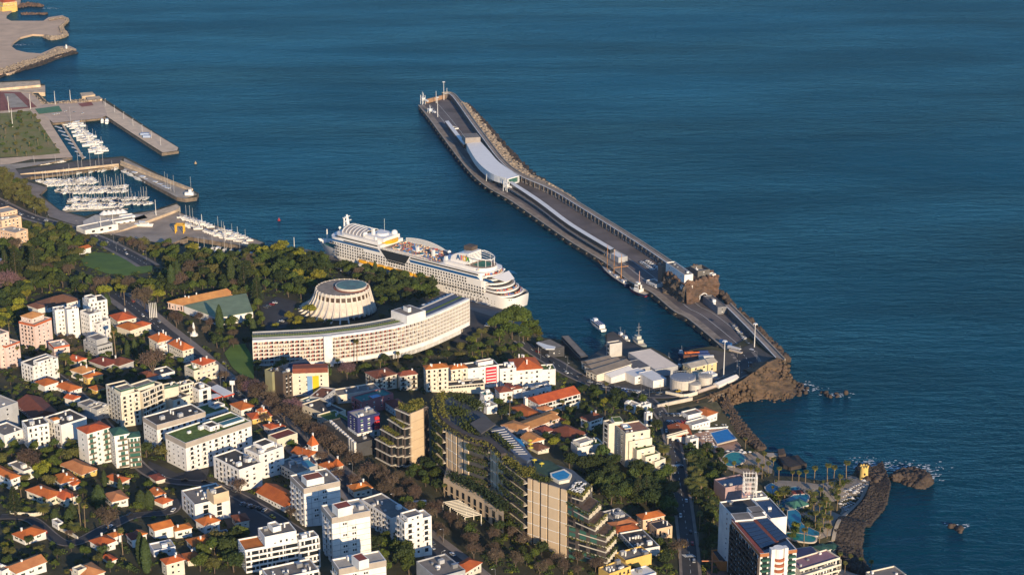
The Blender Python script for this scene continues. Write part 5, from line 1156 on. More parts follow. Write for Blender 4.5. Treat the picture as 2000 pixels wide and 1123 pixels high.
for i in range(5):
 for j in range(5): lm.bar((i * 2 - 4, j * 2 - 4, -8), (i * 2 - 4, j * 2 - 4, 7), .16, 4) if (i in (0, 4) or j in (0, 4)) else None
for z in range(-6, 8, 3):
 for s in (-4, 4): lm.beam((s, -4, z), (s, 4, z), .25, .25); lm.beam((-4, s, z), (4, s, z), .25, .25)
lm.build('lattice', TRIM, lt)
# ================================================================ the town, building by building (pixel corners are turned into ground positions)
AP = 'apartment_building'; HO = 'house'; VI = 'villa'
B(AP, 'pale pink apartment block with orange tiled parapets and a small hipped penthouse', 'building', [V((31,630),(67,634),(106,622),50,PINK,rm=F_LT,sl='p',sr='w,4.5',fascia=(T_OR,1.6)), V((38,618),(62,622),(88,614),None,PINK,'hip',T_PEACH,'w','w',h=4,on=0)])
B(AP, 'large white stepped apartment complex with rows of roof vents in front of the park', 'building', [V((100,600),(107,606),(130,603),50,WHITE,sl='w',sr='w,2.6'), V((127,600),(130,605),(153,601),56,WHITE,sl='',sr='w,7',units=6), V((151,608),(174,614),(201,609),52,WHITE,sl='w,2.6',sr='w,2.6',units=5), V((178,627),(190,632),(211,621),36,WHITE,sl='w',sr='w,4')])
B(AP, 'white flat roofed block with a square penthouse behind the stepped white complex', 'building', [V((153,583),(172,591),(211,587),40,WHITE,rm=F_DK,sl='w',sr='p'), V((167,577),(174,583),(187,579),None,WHITE,h=4,on=0,sl='w',sr='w')])
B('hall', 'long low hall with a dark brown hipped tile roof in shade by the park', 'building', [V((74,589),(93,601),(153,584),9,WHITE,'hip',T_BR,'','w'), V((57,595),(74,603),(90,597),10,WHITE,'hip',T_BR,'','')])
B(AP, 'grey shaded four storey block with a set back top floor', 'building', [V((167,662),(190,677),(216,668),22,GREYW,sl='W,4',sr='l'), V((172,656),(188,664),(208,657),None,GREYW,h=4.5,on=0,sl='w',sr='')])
B(VI, 'cream villa with a broad orange hipped roof beside the bare park trees', 'villa', [V((218,615),(230,627),(264,619),17,CREAM,'hip',T_OR,'w','w')], chim=1)
B(VI, 'cream house with several orange roof planes stepping down to the street', 'villa', [V((232,635),(254,645),(275,636),14,CREAM,'hip',T_OR,'','w'), V((262,632),(276,638),(292,631),14,CREAM,'hip',T_OR,'w','w')])
B(AP, 'small pink block with orange tiled parapet below the pale pink apartments', 'building', [V((95,667),(105,678),(135,672),20,PINK,rm=F_LT,sl='',sr='w,5',fascia=(T_OR,1.4))])
B(AP, 'tall pale pink apartment tower cut by the left edge of the picture', 'building', [V((-35,640),(-4,654),(12,646),66,PINK,sl='p',sr='w'), V((-8,668),(11,676),(34,665),44,PINK,rm=F_LT,sl='w',sr='w',fascia=(T_OR,1.2))])
B(VI, 'bright white three storey block with terraces and a white penthouse', 'building', [V((42,706),(64,715),(112,698),34,WHITE,rm=F_DK,sl='p',sr='w,4'), V((66,703),(74,707),(102,697),None,WHITE,h=3.2,on=0,sl='w',sr='w')])
B(HO, 'small cream house with an orange gable behind the palms', 'house', [V((137,699),(150,706),(166,699),12,CREAM,'gable',T_OR,'','w')], chim=1)
B(HO, 'long low shaded house with a dark red hipped roof', 'house', [V((182,702),(206,715),(225,704),8,GREYW,'hip',T_RED,'',''), V((215,704),(232,714),(256,703),9,GREYW,'hip',T_RED,'','')], chim=1)
B(HO, 'flat black roofed bungalow with a thick white parapet beside the round bare tree', 'house', [V((299,721),(306,733),(336,722),9,WHITE,rm=F_BLK,sl='',sr='',units=1)])
B(HO, 'small white house with a square orange hipped roof', 'house', [V((72,744),(87,753),(111,744),13,WHITE,'hip',T_OR,'','w')])
B(HO, 'wide white bungalow under a large bright orange hipped roof', 'house', [V((103,753),(135,764),(161,757),8,WHITE,'hip',T_OR,'w','w')], chim=1)
B(HO, 'white house with a peach coloured low hipped roof and tall chimney', 'house', [V((141,721),(160,729),(182,719),15,WHITE,'hip',T_PEACH,'w','w')], chim=2)
B(HO, 'yellow house with an orange hipped roof joined to the peach roofed house', 'house', [V((163,733),(171,738),(200,730),14,YELLOW,'hip',T_OR,'w','w')], chim=1)
B(HO, 'little yellow house with a half shaded orange roof', 'house', [V((178,755),(188,762),(201,756),9,YELLOW,'hip',T_OR,'','w')])
B(HO, 'narrow white house with an orange roof next to bare shrubs', 'house', [V((131,774),(142,780),(151,773),15,WHITE,'gable',T_OR,'w','w')], chim=1)
B(AP, 'two grey shaded flat roofed boxes left of the big cream apartment block', 'building', [V((160,783),(175,796),(192,786),22,GREYW,sl='',sr='l'), V((176,790),(189,800),(206,788),22,GREYW,sl='',sr='w')])  # white boxes; their shade is put into the grey wall colour
B(AP, 'big cream eight storey apartment block with vertical window slots and dark green fascias', 'building', [V((199,752),(235,772),(275,766),62,CREAM,rm=F_DK,sl='s,5',sr='p,4'), V((262,758),(276,766),(310,746),60,CREAM,rm=F_DK,sl='',sr='b'), V((222,755),(236,762),(262,755),None,CREAM,h=3.4,on=0,sl='',sr='',fascia=(F_DGREEN,1.2)), V((255,750),(266,756),(300,744),None,CREAM,h=3.4,on=1,sl='',sr='',fascia=(F_DGREEN,1.2))])
B('hall', 'long red tiled gabled hall half in shadow at the left', 'hall', [V((33,786),(63,819),(113,806),7,BROWN,'gable',T_RED,'w','',square=True)])
B(AP, 'blank grey blue walled building with tiny windows at the left edge', 'building', [V((-45,783),(-8,799),(34,784),42,GREYW,rm=F_LT,sl='',sr='w,9')])
B(AP, 'white modern block with a black roof and lime green panels on its front', 'building', [V((83,815),(119,830),(171,815),46,WHITE,rm=F_DK,sl='p',sr='',units=6), V((38,822),(53,834),(96,827),44,WHITE,rm=F_DK,sl='w',sr='p'), V((-25,836),(8,850),(46,838),24,WHITE,rm=F_GR,sl='',sr='w'), V((101,816),(105,820),(115,817),None,WHITE,'hip',T_OR,'','',h=2.6,on=0)])
B(AP, 'white residential tower with orange and dark green roofs and green glazed bays', 'building', [V((147,836),(170,846),(215,834),64,WHITE,'hip',T_OR,'w,6','p,5',rise=2), V((213,838),(223,850),(252,845),64,WHITE,'hip',F_DGREEN,'w','p,6',rise=2.5), V((246,845),(250,854),(273,852),60,WHITE,'hip',F_DGREEN,'','b',rise=1.5)], bal=W('bronze_rail', (.16, .13, .09)), glass=GLASSG)
B(VI, 'white two storey villa with a half hipped orange roof at the left edge', 'villa', [V((-18,915),(20,935),(38,928),22,WHITE,'hip',T_OR,'h,4','h,4'), V((13,905),(46,920),(66,914),18,WHITE,sl='w',sr='w')])
B(HO, 'white house with two crossed orange gables between garden trees', 'house', [V((103,928),(119,943),(150,934),13,WHITE,'hip',T_OR,'w','w'), V((128,934),(143,947),(158,940),10,WHITE,'gable',T_OR,'','w')], chim=2)
B(VI, 'long cream villa with a large orange hipped roof carrying palm shadows', 'villa', [V((57,954),(94,973),(116,960),15,CREAM,'hip',T_OR,'h,4','h,3.4'), V((109,961),(125,975),(146,964),15,CREAM,'hip',T_OR,'h,3.4','h,4')], chim=1)
B(HO, 'yellow walled house with a peach hipped roof below the green bay tower', 'house', [V((120,905),(160,926),(187,914),9,YELLOW,'hip',T_PEACH,'w','w')])
B(VI, 'cream villa with an orange hipped roof among cypresses', 'villa', [V((205,931),(236,942),(250,933),13,CREAM,'hip',T_OR,'h,4','w')], chim=1)
B(HO, 'white bungalow with a faded pyramid roof beside the tall round cypress', 'house', [V((202,964),(219,979),(250,972),13,WHITE,'hip',tiles('dusty_clay_tiles',(0.50,0.19,0.09),(0.36,0.13,0.07)),'h,4','h,4')])
B(HO, 'white house with two bright orange gables beside twin cypresses', 'house', [V((293,957),(304,967),(322,962),11,WHITE,'gable',T_OR,'','w'), V((303,975),(318,983),(335,975),9,WHITE,'hip',T_OR,'','w')], chim=1)
B(VI, 'white garden villa with a big bright orange hipped roof and green shutters', 'villa', [V((22,1043),(48,1053),(91,1037),11,WHITE,'hip',T_OR,'h,4','h,4.4')], chim=1)
B(HO, 'white house with an orange dormer roof and a small square turret', 'house', [V((175,1055),(196,1066),(225,1055),13,WHITE,'hip',T_OR,'w','w'), V((212,1042),(222,1048),(237,1042),16,WHITE,'hip',T_OR,'w','w')], chim=1)
B(HO, 'white house with a narrow dark orange roof left of the row houses', 'house', [V((247,1042),(258,1053),(278,1048),16,WHITE,'hip',T_RED,'h','h'), V((262,1040),(272,1046),(285,1040),14,WHITE,'gable',T_OR,'','')])
B('shed', 'tiny white garden house with an orange gable in the trees', 'shed', [V((205,1086),(214,1095),(224,1089),7,WHITE,'gable',T_OR,'','w')])
B(VI, 'white farmhouse with a long weathered brown tile roof at the lower left corner', 'villa', [V((17,1104),(32,1118),(86,1094),15,WHITE,'gable',T_PEACH,'w','h,5')], chim=1)
B(HO, 'white flat roofed house in the bottom left corner', 'house', [V((-20,1103),(4,1115),(17,1106),16,WHITE,sl='',sr='w')])
B(VI, 'cream house with a roof terrace and peach tiles at the bottom edge', 'villa', [V((134,1113),(165,1129),(206,1117),22,CREAM,'hip',T_PEACH,'w','w'), V((142,1107),(152,1114),(168,1107),None,CREAM,h=3,on=0,sl='w',sr='')])
B('gatehouse', 'little white flat roofed gatehouse with arched openings by palms', 'gatehouse', [V((103,1013),(113,1022),(122,1018),13,WHITE,sl='w,2.4',sr='w,2.4',units=0)])
B('mansion', 'ornate cream mansion with steep orange roofs, many white chimneys and gables', 'mansion', [V((294,657),(309,668),(336,660),22,CREAM,'hip',T_OR,'w','w',rise=4), V((331,670),(357,684),(376,678),25,CREAM,'hip',T_OR,'w,2.6','w',rise=4), V((307,671),(311,675),(334,668),18,WHITE,sl='',sr='w,6')], chim=3)
B(AP, 'cream three storey block with planted terraces and an orange gabled top floor', 'building', [V((362,713),(378,724),(425,711),22,CREAM,rm=F_GREEN,sl='w',sr='W,4'), V((374,706),(396,713),(420,704),None,CREAM,'hip',T_OR,'w','w',h=3.2,on=0,rise=3)], chim=2)
B('pavilion', 'pink palace wing with a long orange tiled ridge behind flagpoles', 'pavilion', [V((328,590),(357,596),(452,576),13,ROSE if False else PINK,'gable',T_PEACH,'p,3','',square=False), V((372,582),(392,586),(452,571),14,PINK,'gable',T_PEACH,'','',square=False)], chim=3)
g0 = gr(425, 632); P = [at(*v, g0.z + 6.5) - g0 for v in ((359,597),(425,621),(494,609),(481,573),(420,583))]; t = thing('hall', 'big low hall with a faded green roof crossed by tree shadows', 'hall', g0); FOOT.append([(p.x + g0.x, p.y + g0.y) for p in P]); mb = MB(); mb.prism([(p.x, p.y) for p in P], -5, 6.3); mb.build('wall', WHITE, t); mb = MB(); mb.prism([(p.x, p.y) for p in P], 6.32, 6.7); mb.build('roof', mat('faded_green_roof', (.22,.28,.17), .9, var=.14, scale=.12), t)
B(AP, 'olive grey stair towers and roof plant of the block left of the striped building', 'building', [V((522,720),(531,727),(541,721),42,OLIVE,rm=F_DK,sl='',sr=''), V((541,718),(552,730),(566,722),46,BROWN,rm=F_DK,sl='',sr='s,3',units=4)])
B('hall', 'steep dark blue metal roof in front of the long curved hotel', 'building', [V((546,716),(568,733),(604,716),40,BROWN,'gable',mat('dark_blue_roof',(0.03,0.045,0.075),0.5,var=.2),'','')])
STR,so,sz = B(AP, 'cream block with red sloped top and tall blue and yellow painted stripes', 'building', [V((566,716),(570,722),(641,721),51,CREAM,'flat',T_RED,'p','w,5',units=2,par=.3), V((568,712),(571,720),(640,719),None,T_RED,'flat',T_RED,'','',h=3.6,on=0,par=.2)])
STF = B.last
B(AP, 'cream block with a dark green flat top right of the big cream apartments', 'building', [V((312,751),(316,757),(347,749),44,CREAM,rm=F_DGREEN,sl='',sr='',fascia=(F_DGREEN,1.4)), V((345,747),(351,753),(376,744),36,CREAM,rm=F_DK,sl='',sr='b'), V((374,750),(388,761),(408,753),32,WHITE,rm=F_DK,sl='w',sr='s,9'), V((320,773),(338,782),(370,771),24,CREAM,rm=F_DK,sl='',sr='p,5')])
B(VI, 'white corner villa with an orange hipped roof beside the avenue', 'villa', [V((452,788),(471,800),(496,792),12,WHITE,'hip',T_OR,'w','h')], chim=2)
B(VI, 'bright yellow villa with an orange roof and small pyramid lantern', 'villa', [V((479,808),(493,818),(531,812),10,YELLOW,'hip',T_OR,'w','w',rise=2), V((502,800),(510,804),(521,801),None,YELLOW,'hip',T_OR,'','w',h=4,on=0,rise=2)], chim=2)
B(HO, 'pair of small bright orange hipped roofs on a pinkish house by the avenue', 'house', [V((518,829),(529,837),(543,831),12,PINK,'hip',T_OR,'w','w'), V((538,829),(545,835),(555,831),11,PINK,'hip',T_OR,'','w')], chim=1)
B(HO, 'cream house with a plain red brown roof and wavy parapet', 'house', [V((523,849),(541,858),(581,845),18,CREAM,rm=T_RED,sl='w',sr='w',par=.5,units=0)])
B(AP, 'white slab block with a taupe parapet and black roof, left of the roof lawn block', 'building', [V((280,813),(306,830),(400,803),56,WHITE,rm=F_DK,sl='w',sr='p,4',units=6,fascia=(TAUPE,3.2))])
B(AP, 'long white block with a green lawn on its roof and a taupe parapet', 'building', [V((335,842),(362,865),(482,818),56,WHITE,rm=F_GREEN,sl='w,5',sr='p,4.5',units=7,fascia=(TAUPE,3.4)), V((396,826),(410,834),(428,828),None,WHITE,rm=F_DK,h=3,on=0,sl='w,2',sr='w,2'), V((427,825),(436,831),(476,817),None,WHITE,rm=GLASSG,h=1.4,on=0,sl='',sr='',par=.1)])
B('podium', 'low podium covered with hedges and roof gardens between white slab blocks', 'building', [V((365,799),(392,813),(446,797),13,WHITE,rm=F_GREEN,sl='',sr='l',units=0), V((408,789),(420,795),(438,788),None,WHITE,rm=SOLAR,h=1.5,on=0,sl='',sr='')])
B(AP, 'white five storey block with square dark windows and many roof vents', 'building', [V((414,891),(467,917),(512,903),42,WHITE,rm=F_DK,sl='p,4',sr='W,5',units=9)])
B(AP, 'cream white block with square dark windows behind the roof vent block', 'building', [V((475,875),(506,888),(555,871),48,WHITE,rm=F_LT,sl='w',sr='W,4.5',units=6), V((495,863),(512,871),(535,862),None,WHITE,rm=F_DK,h=2.6,on=0,sl='',sr='')])
B(AP, 'low grey wing with paired windows beside the cyan pool terrace', 'building', [V((541,901),(578,925),(604,915),20,CREAM,rm=F_GR,sl='W,3',sr='w')])
B(AP, 'white and tan panelled block with a square tan penthouse bearing a red panel', 'building', [V((350,958),(380,985),(450,971),34,WHITE,rm=F_GR,sl='s,6',sr='s,8',units=9), V((405,955),(417,966),(446,957),None,TAN,rm=F_DK,h=6,on=0,sl='',sr='',units=2)])
B('hall', 'hall with a steep bright orange gabled roof against the white tower', 'hall', [V((512,957),(556,988),(586,970),12,WHITE,'gable',T_OR,'w,3','')])
B('tower_block', 'shaded white ten storey tower with a low red roofed lift house', 'building', [V((561,929),(593,954),(666,941),74,WHITE,rm=F_GR,sl='p,3.6',sr='g',fascia=(TAUPE,3)), V((590,927),(599,938),(632,930),None,WHITE,rm=T_RED,h=4,on=0,sl='',sr='',par=.2)])
B('tower_block', 'sunlit white twelve storey tower with grid joints and a red topped lift house', 'building', [V((624,987),(648,1011),(724,998),88,WHITE,rm=F_LT,sl='p,3.6',sr='g',units=5,fascia=(TAUPE,3.2)), V((651,983),(660,994),(687,986),None,WHITE,rm=T_RED,h=5,on=0,sl='',sr='',par=.2)])
B('tower_block', 'white tower with a red topped lift house cut by the bottom edge', 'building', [V((645,1092),(662,1111),(755,1095),70,WHITE,rm=F_LT,sl='p,3.6',sr='g',fascia=(TAUPE,3.2)), V((690,1083),(701,1096),(718,1089),None,WHITE,rm=T_RED,h=5,on=0,sl='',sr='',par=.2)])
B(AP, 'wide white block with long brown balcony bands and stepped roof terraces', 'building', [V((461,1053),(478,1074),(583,1056),44,WHITE,rm=T_OR,sl='w',sr='b',units=2), V((500,1031),(517,1048),(580,1037),None,WHITE,rm=F_GR,h=6,on=0,sl='w',sr='w',units=2), V((574,1043),(583,1054),(622,1045),60,WHITE,rm=F_GR,sl='',sr='b'), V((524,1020),(533,1030),(548,1025),None,WHITE,rm=F_LT,h=3,on=1,sl='',sr='')])
B(AP, 'grey roof with tall white chimneys at the bottom edge', 'building', [V((505,1111),(528,1132),(625,1114),40,WHITE,rm=F_GR,sl='b',sr='b',units=9)])
B(AP, 'long white terraced block with scalloped balconies seen end on, grey shaded roof', 'building', [V((711,972),(764,1012),(800,997),42,WHITE,rm=F_GR,sl='p,3',sr='',units=5)])
B('tower_block', 'narrow white tower with rounded balconies by the avenue at the bottom', 'building', [V((770,1008),(790,1020),(845,1009),70,WHITE,rm=F_LT,sl='p,3.2',sr='p,5',units=5), V((781,1001),(796,1011),(826,1003),None,WHITE,rm=F_GR,h=3,on=0,sl='w',sr='w')])
B(AP, 'grey flat roofed block with small skylights at the bottom edge', 'building', [V((818,1094),(852,1128),(906,1110),40,GREYW,rm=F_GR,sl='',sr='w',units=6)])
B(VI, 'cream house with an orange hipped roof beside the grey flat roof at the bottom', 'villa', [V((887,1106),(908,1117),(935,1096),14,CREAM,'hip',T_OR,'','w')])
B('castle_house', 'white house with a square tower under a pointed orange pyramid roof', 'house', [V((576,880),(600,892),(612,880),14,WHITE,'gable',T_OR,'w','w'), V((601,866),(609,870),(621,867),30,WHITE,'hip',T_OR,'w','w',rise=6)], chim=1)
B(HO, 'cream house with an orange roof and little pyramid turret beside the avenue trees', 'house', [V((626,905),(643,916),(660,907),9,CREAM,'hip',T_OR,'w','w'), V((651,905),(658,911),(668,907),12,CREAM,'hip',T_OR,'w','w',rise=4)], chim=1)
B(VI, 'pale villa with a two tone orange hipped roof beside the ivy wall', 'villa', [V((673,949),(692,959),(729,954),14,CREAM,'hip',T_OR,'w','W')], chim=2)
POD,pdo,pdz = B('podium', 'low podium with blue decking and a cyan pool beside the castle house', 'building', [V((556,893),(580,911),(622,908),12,GREYW,rm=SOLAR,sl='',sr='',units=4), V((575,903),(593,915),(619,910),None,GREYW,rm=mat('cyan_cover',(0.05,0.26,0.36),0.4,var=.1),h=.6,on=0,sl='',sr='',par=.1)])
B(AP, 'row of pale low buildings with roof terraces along the avenue trees', 'building', [V((591,778),(603,787),(632,774),14,CREAM,rm=F_TEAL,sl='w',sr='',units=1), V((603,785),(641,812),(664,797),16,CREAM,rm=F_DK,sl='W,4',sr='w',units=6), V((633,806),(660,832),(684,818),16,CREAM,rm=F_GREEN,sl='W,4',sr='',units=3)])
FIN,fio,fiz = B(AP, 'low block with tall white fins facing the avenue under the blue building', 'building', [V((646,820),(697,866),(722,852),26,DKGREY,rm=F_DK,sl='',sr='',units=4)])
B(AP, 'grey gabled block with a brown sloping roof behind the avenue terrace row', 'building', [V((606,772),(632,777),(652,758),20,GREYW,rm=T_BR,sl='',sr='w',units=2)])
B('hall', 'long grey roofed hall with cream end wall and wide windows', 'hall', [V((652,760),(660,772),(741,757),16,CREAM,rm=F_GR,sl='',sr='W,5',units=3)])
PB,pbo,pbz = B(AP, 'rose pink block with a teal roof deck and small blue rooftop pool', 'building', [V((681,776),(707,785),(772,770),22,ROSE,rm=F_TEAL,sl='p',sr='w,6',units=2), V((719,773),(728,778),(746,773),None,ROSE,rm=POOLW,h=.5,on=0,sl='',sr='',par=.08)])
BL,blo,blz = B(AP, 'deep blue block with red balconies above white striped lower floors', 'building', [V((681,832),(698,846),(741,835),32,WHITE,rm=F_LT,sl='s,3',sr='s,5',units=0), V((680,803),(698,817),(741,806),None,BLUEW,rm=F_LT,h=10.5,on=0,sl='w,5',sr='W,5',units=5)], glass=GLASSG)
B(AP, 'cream apartments with dark red roofs and dark balconies below the curved hotel', 'building', [V((703,730),(735,739),(780,734),24,CREAM,'hip',T_RED,'p','p,4',rise=2.5), V((776,729),(781,734),(815,730),28,CREAM,'hip',T_RED,'','p,4',rise=2.5)], chim=1, bal=BROWN)
B(AP, 'cream five storey corner block with a small bright orange roof', 'building', [V((829,714),(832,721),(875,716),44,CREAM,'hip',T_OR,'w','p,4',rise=2), V((877,714),(881,721),(912,717),34,CREAM,'hip',T_OR,'','p,4',rise=2)], chim=3)
RP,rpo,rpz = B(AP, 'white block with a black roof and a tall red panel of balconies', 'building', [V((900,710),(913,720),(975,713),36,WHITE,rm=F_DK,sl='',sr='w,7'), V((929,704),(934,708),(963,703),None,WHITE,rm=T_RED,h=3,on=0,sl='',sr='')])
RPF = B.last
B(AP, 'white four storey block with an open brown roof terrace', 'building', [V((972,711),(976,720),(1008,717),34,WHITE,rm=F_DK,sl='',sr='W,5',units=5)])
B(AP, 'long white hotel with a big cross gabled orange roof and round arched balconies', 'building', [V((998,702),(1008,723),(1058,717),30,WHITE,'hip',T_OR,'w','W,4',rise=5), V((1055,712),(1059,722),(1085,720),28,WHITE,rm=F_GREEN,sl='',sr='w,6')], chim=5)
B('hall', 'low cream buildings with black flat roofs in front of the red panel block', 'building', [V((855,746),(858,755),(946,747),9,CREAM,rm=F_DK,sl='',sr='l',units=5)])
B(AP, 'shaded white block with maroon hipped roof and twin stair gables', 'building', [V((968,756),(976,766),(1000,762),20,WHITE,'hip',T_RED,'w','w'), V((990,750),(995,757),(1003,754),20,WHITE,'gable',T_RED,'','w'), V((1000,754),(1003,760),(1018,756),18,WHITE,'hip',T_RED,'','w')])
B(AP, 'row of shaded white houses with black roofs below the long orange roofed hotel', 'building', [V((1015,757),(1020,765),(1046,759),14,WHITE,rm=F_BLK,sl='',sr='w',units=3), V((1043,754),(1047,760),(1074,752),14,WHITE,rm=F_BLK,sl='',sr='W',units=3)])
B('hotel', 'white hillside hotel with a long orange tile roof and shaded balcony rows', 'hotel', [V((1029,777),(1053,789),(1132,768),18,WHITE,'gable',T_OR,'w','b',rise=3.4), V((1023,775),(1026,778),(1031,777),20,WHITE,rm=F_LT,sl='',sr='',units=0), V((1051,795),(1062,802),(1077,796),12,WHITE,'hip',T_PEACH,'','w',rise=1.6)])
B('pavilion', 'low orange roofed dining pavilion with white columns by the lawn', 'pavilion', [V((993,796),(1030,814),(1056,807),7,WHITE,'hip',T_OR,'','',rise=1.6)])
B('hotel_wing', 'pinkish low hotel wings with brown tile roofs among gardens', 'building', [V((1020,823),(1036,836),(1084,812),8,PINK,'gable',T_PEACH,'','w,2.4',rise=1.6), V((984,828),(1010,841),(1028,830),7,PINK,'hip',T_PEACH,'w','',rise=1.4), V((1063,806),(1072,812),(1086,805),10,PINK,'hip',T_PEACH,'','w',rise=1.2), V((1074,817),(1085,825),(1098,818),7,PINK,'hip',T_OR,'','w',rise=1.2)])
B(AP, 'white stepped flats with open terraces beside the curved green tower', 'building', [V((939,765),(946,772),(963,768),18,WHITE,rm=F_TEAL,sl='w',sr='W',units=2), V((941,786),(951,795),(968,788),14,WHITE,rm=F_LT,sl='',sr='w')])
B(HO, 'white cottage with two orange gables behind the rooftop pools', 'house', [V((1023,852),(1036,864),(1059,855),11,WHITE,'gable',T_PEACH,'w','w'), V((1022,846),(1030,853),(1046,848),9,WHITE,'hip',T_PEACH,'','')])
B(HO, 'low brown tiled outbuilding below the two gabled cottage', 'house', [V((1034,869),(1051,880),(1069,872),7,CREAM,'hip',T_BR,'','w')])
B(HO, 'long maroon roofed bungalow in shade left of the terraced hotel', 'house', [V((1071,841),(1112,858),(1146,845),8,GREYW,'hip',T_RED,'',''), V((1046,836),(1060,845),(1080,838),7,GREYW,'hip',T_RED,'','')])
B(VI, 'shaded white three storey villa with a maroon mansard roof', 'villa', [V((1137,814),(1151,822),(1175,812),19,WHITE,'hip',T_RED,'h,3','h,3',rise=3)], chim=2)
B(HO, 'white flat roofed house with stepped boxes and a planted terrace', 'house', [V((1122,858),(1133,866),(1156,857),22,WHITE,rm=F_LT,sl='w',sr='w,5',units=0), V((1113,863),(1128,874),(1180,866),16,WHITE,rm=F_GREEN,sl='',sr='w,6')])
B('terraced_hotel', 'beige terraced hotel stepping down with planted balconies and a rooftop pool', 'hotel', [V((1179,821),(1189,828),(1200,825),74,CREAM,rm=F_DK,sl='s,9',sr='',units=0), V((1196,829),(1222,846),(1272,840),66,CREAM,rm=mat('terracotta_deck',(0.30,0.15,0.10),0.9,var=.2,scale=.3),sl='w,6',sr='W,6',units=4), V((1212,850),(1229,862),(1275,856),52,CREAM,rm=F_GREEN,sl='w,6',sr='W,6',units=0), V((1225,866),(1244,879),(1279,871),42,CREAM,rm=F_GREEN,sl='w,6',sr='W,5',units=0), V((1242,880),(1261,892),(1288,883),34,CREAM,rm=F_GREEN,sl='w,6',sr='W,5',units=0), V((1262,892),(1279,902),(1297,893),26,CREAM,rm=F_GREEN,sl='',sr='W,4',units=0), V((1275,904),(1287,912),(1299,905),18,CREAM,rm=F_GREEN,sl='',sr='W,4',units=0), V((1215,829),(1220,837),(1233,834),None,CREAM,rm=POOLW,h=.5,on=1,sl='',sr='',par=.08), V((1195,814),(1200,824),(1217,822),None,CREAM,rm=F_GREEN,h=2.5,on=1,sl='',sr='',par=.1)])
B('lift_tower', 'white square lift tower beside the terraced hotel roof', 'tower', [V((1257,805),(1263,808),(1275,806),24,WHITE,rm=F_GR,sl='',sr='s,6',units=1)])
B(HO, 'white houses wrapped in trees above the terraced hotel', 'house', [V((1219,786),(1238,793),(1252,788),14,WHITE,rm=F_LT,sl='w',sr='w'), V((1250,787),(1255,792),(1269,786),12,WHITE,rm=F_LT,sl='',sr='w')])
B('clubhouse', 'white clubhouse with an orange hipped roof above the square blue pool', 'building', [V((1354,802),(1381,812),(1402,805),15,WHITE,'hip',T_OR,'w','w',rise=1.8), V((1333,803),(1344,811),(1370,803),12,WHITE,rm=F_GR,sl='w',sr='',units=0), V((1345,822),(1352,830),(1382,818),9,WHITE,rm=F_LT,sl='',sr='s,3',units=0)])
B(HO, 'orange roofed shed by the car park with a white stair hatch', 'house', [V((1307,831),(1312,852),(1351,850),9,WHITE,'gable',T_OR,'','',rise=2.2)])
B('lift_tower', 'white round ended lift tower beside the footbridge', 'tower', [V((1340,852),(1348,858),(1364,854),22,WHITE,rm=F_LT,sl='',sr='s,8',units=2)])
B('greenhouse', 'low roof covered with grey plant and pipes beside the garden tower', 'building', [V((1178,998),(1200,1017),(1231,1008),9,GREYW,rm=F_GR,sl='',sr='',units=12)])
B(HO, 'low orange tiled house between the pipe roof and the long dark roof', 'house', [V((1188,1020),(1203,1031),(1244,1020),8,CREAM,'hip',T_PEACH,'','',rise=1.6), V((1199,1027),(1206,1040),(1246,1030),8,CREAM,'hip',T_OR,'','w',rise=1.6)])
B('market_hall', 'long dark roofed hall with rows of white vents pointing to the hotel road', 'hall', [V((1209,1040),(1243,1074),(1289,1066),11,WHITE,rm=F_DK,sl='w',sr='',units=16)])
B(VI, 'peach villa with an orange roof and a white dish behind it', 'villa', [V((1247,1004),(1256,1014),(1296,1004),20,PEACH,'hip',T_OR,'w','w',rise=2)], chim=1)
B(VI, 'villa with a black flat roof and arcaded verandas', 'villa', [V((1267,1021),(1283,1033),(1314,1027),18,PEACH,rm=F_BLK,sl='p,3',sr='p,3',par=.1,units=3)])
B(AP, 'bright yellow walled low block with cluttered grey roofs', 'building', [V((1204,1078),(1222,1094),(1271,1079),14,YELLOW,rm=F_GR,sl='w',sr='',units=9), V((1168,1108),(1190,1120),(1233,1105),15,YELLOW,rm=F_GR,sl='',sr='p,3',units=9)])
B(HO, 'white house with an open brown roof terrace at the bottom edge', 'house', [V((1228,1113),(1246,1128),(1280,1116),12,WHITE,rm=F_MET,sl='',sr='w',units=1)])
B('hotel_wing', 'mauve low hotel wing with a solar roof and round white bays', 'building', [V((1398,935),(1417,952),(1466,940),30,W('mauve_render',(0.42,0.29,0.28)),rm=SOLAR,sl='',sr='',units=2), V((1416,956),(1426,963),(1447,957),16,CREAM,rm=F_LT,sl='',sr=''), V((1444,963),(1450,975),(1497,967),12,WHITE,rm=F_LT,sl='',sr='',units=3)])
B('hotel_annex', 'small orange walled annex beside the hotel drive', 'building', [V((1393,1073),(1406,1097),(1426,1093),18,ORANGEW,rm=F_BLK,sl='',sr='',units=0)])
TER,teo,tez = B('terrace_wing', 'pale hotel wing with stepped balconies full of cream awnings', 'building', [V((1549,1093),(1562,1112),(1630,1082),26,CREAM,rm=F_MAUVE,sl='',sr='b'), V((1557,1110),(1566,1124),(1626,1098),20,CREAM,rm=F_LT,sl='',sr='b')])
B('pool_house', 'flat mauve roofed pool house behind the white hotel tower', 'building', [V((1555,1072),(1558,1096),(1596,1081),10,CREAM,rm=F_MAUVE,sl='',sr='p,3',par=.1,units=0)])
B('pool_house', 'cream pool house with dark green hipped roofs by the sea wall', 'building', [V((1590,1066),(1605,1076),(1622,1070),12,CREAM,'hip',F_DGREEN,'','w',rise=1), V((1612,1063),(1626,1072),(1641,1068),12,CREAM,'hip',F_DGREEN,'','w',rise=1)])
B('pavilion', 'grey flat roofed pavilion in the bottom right corner by the shore', 'building', [V((1692,1116),(1715,1134),(1770,1121),14,CREAM,rm=F_GR,sl='',sr='',units=3)])
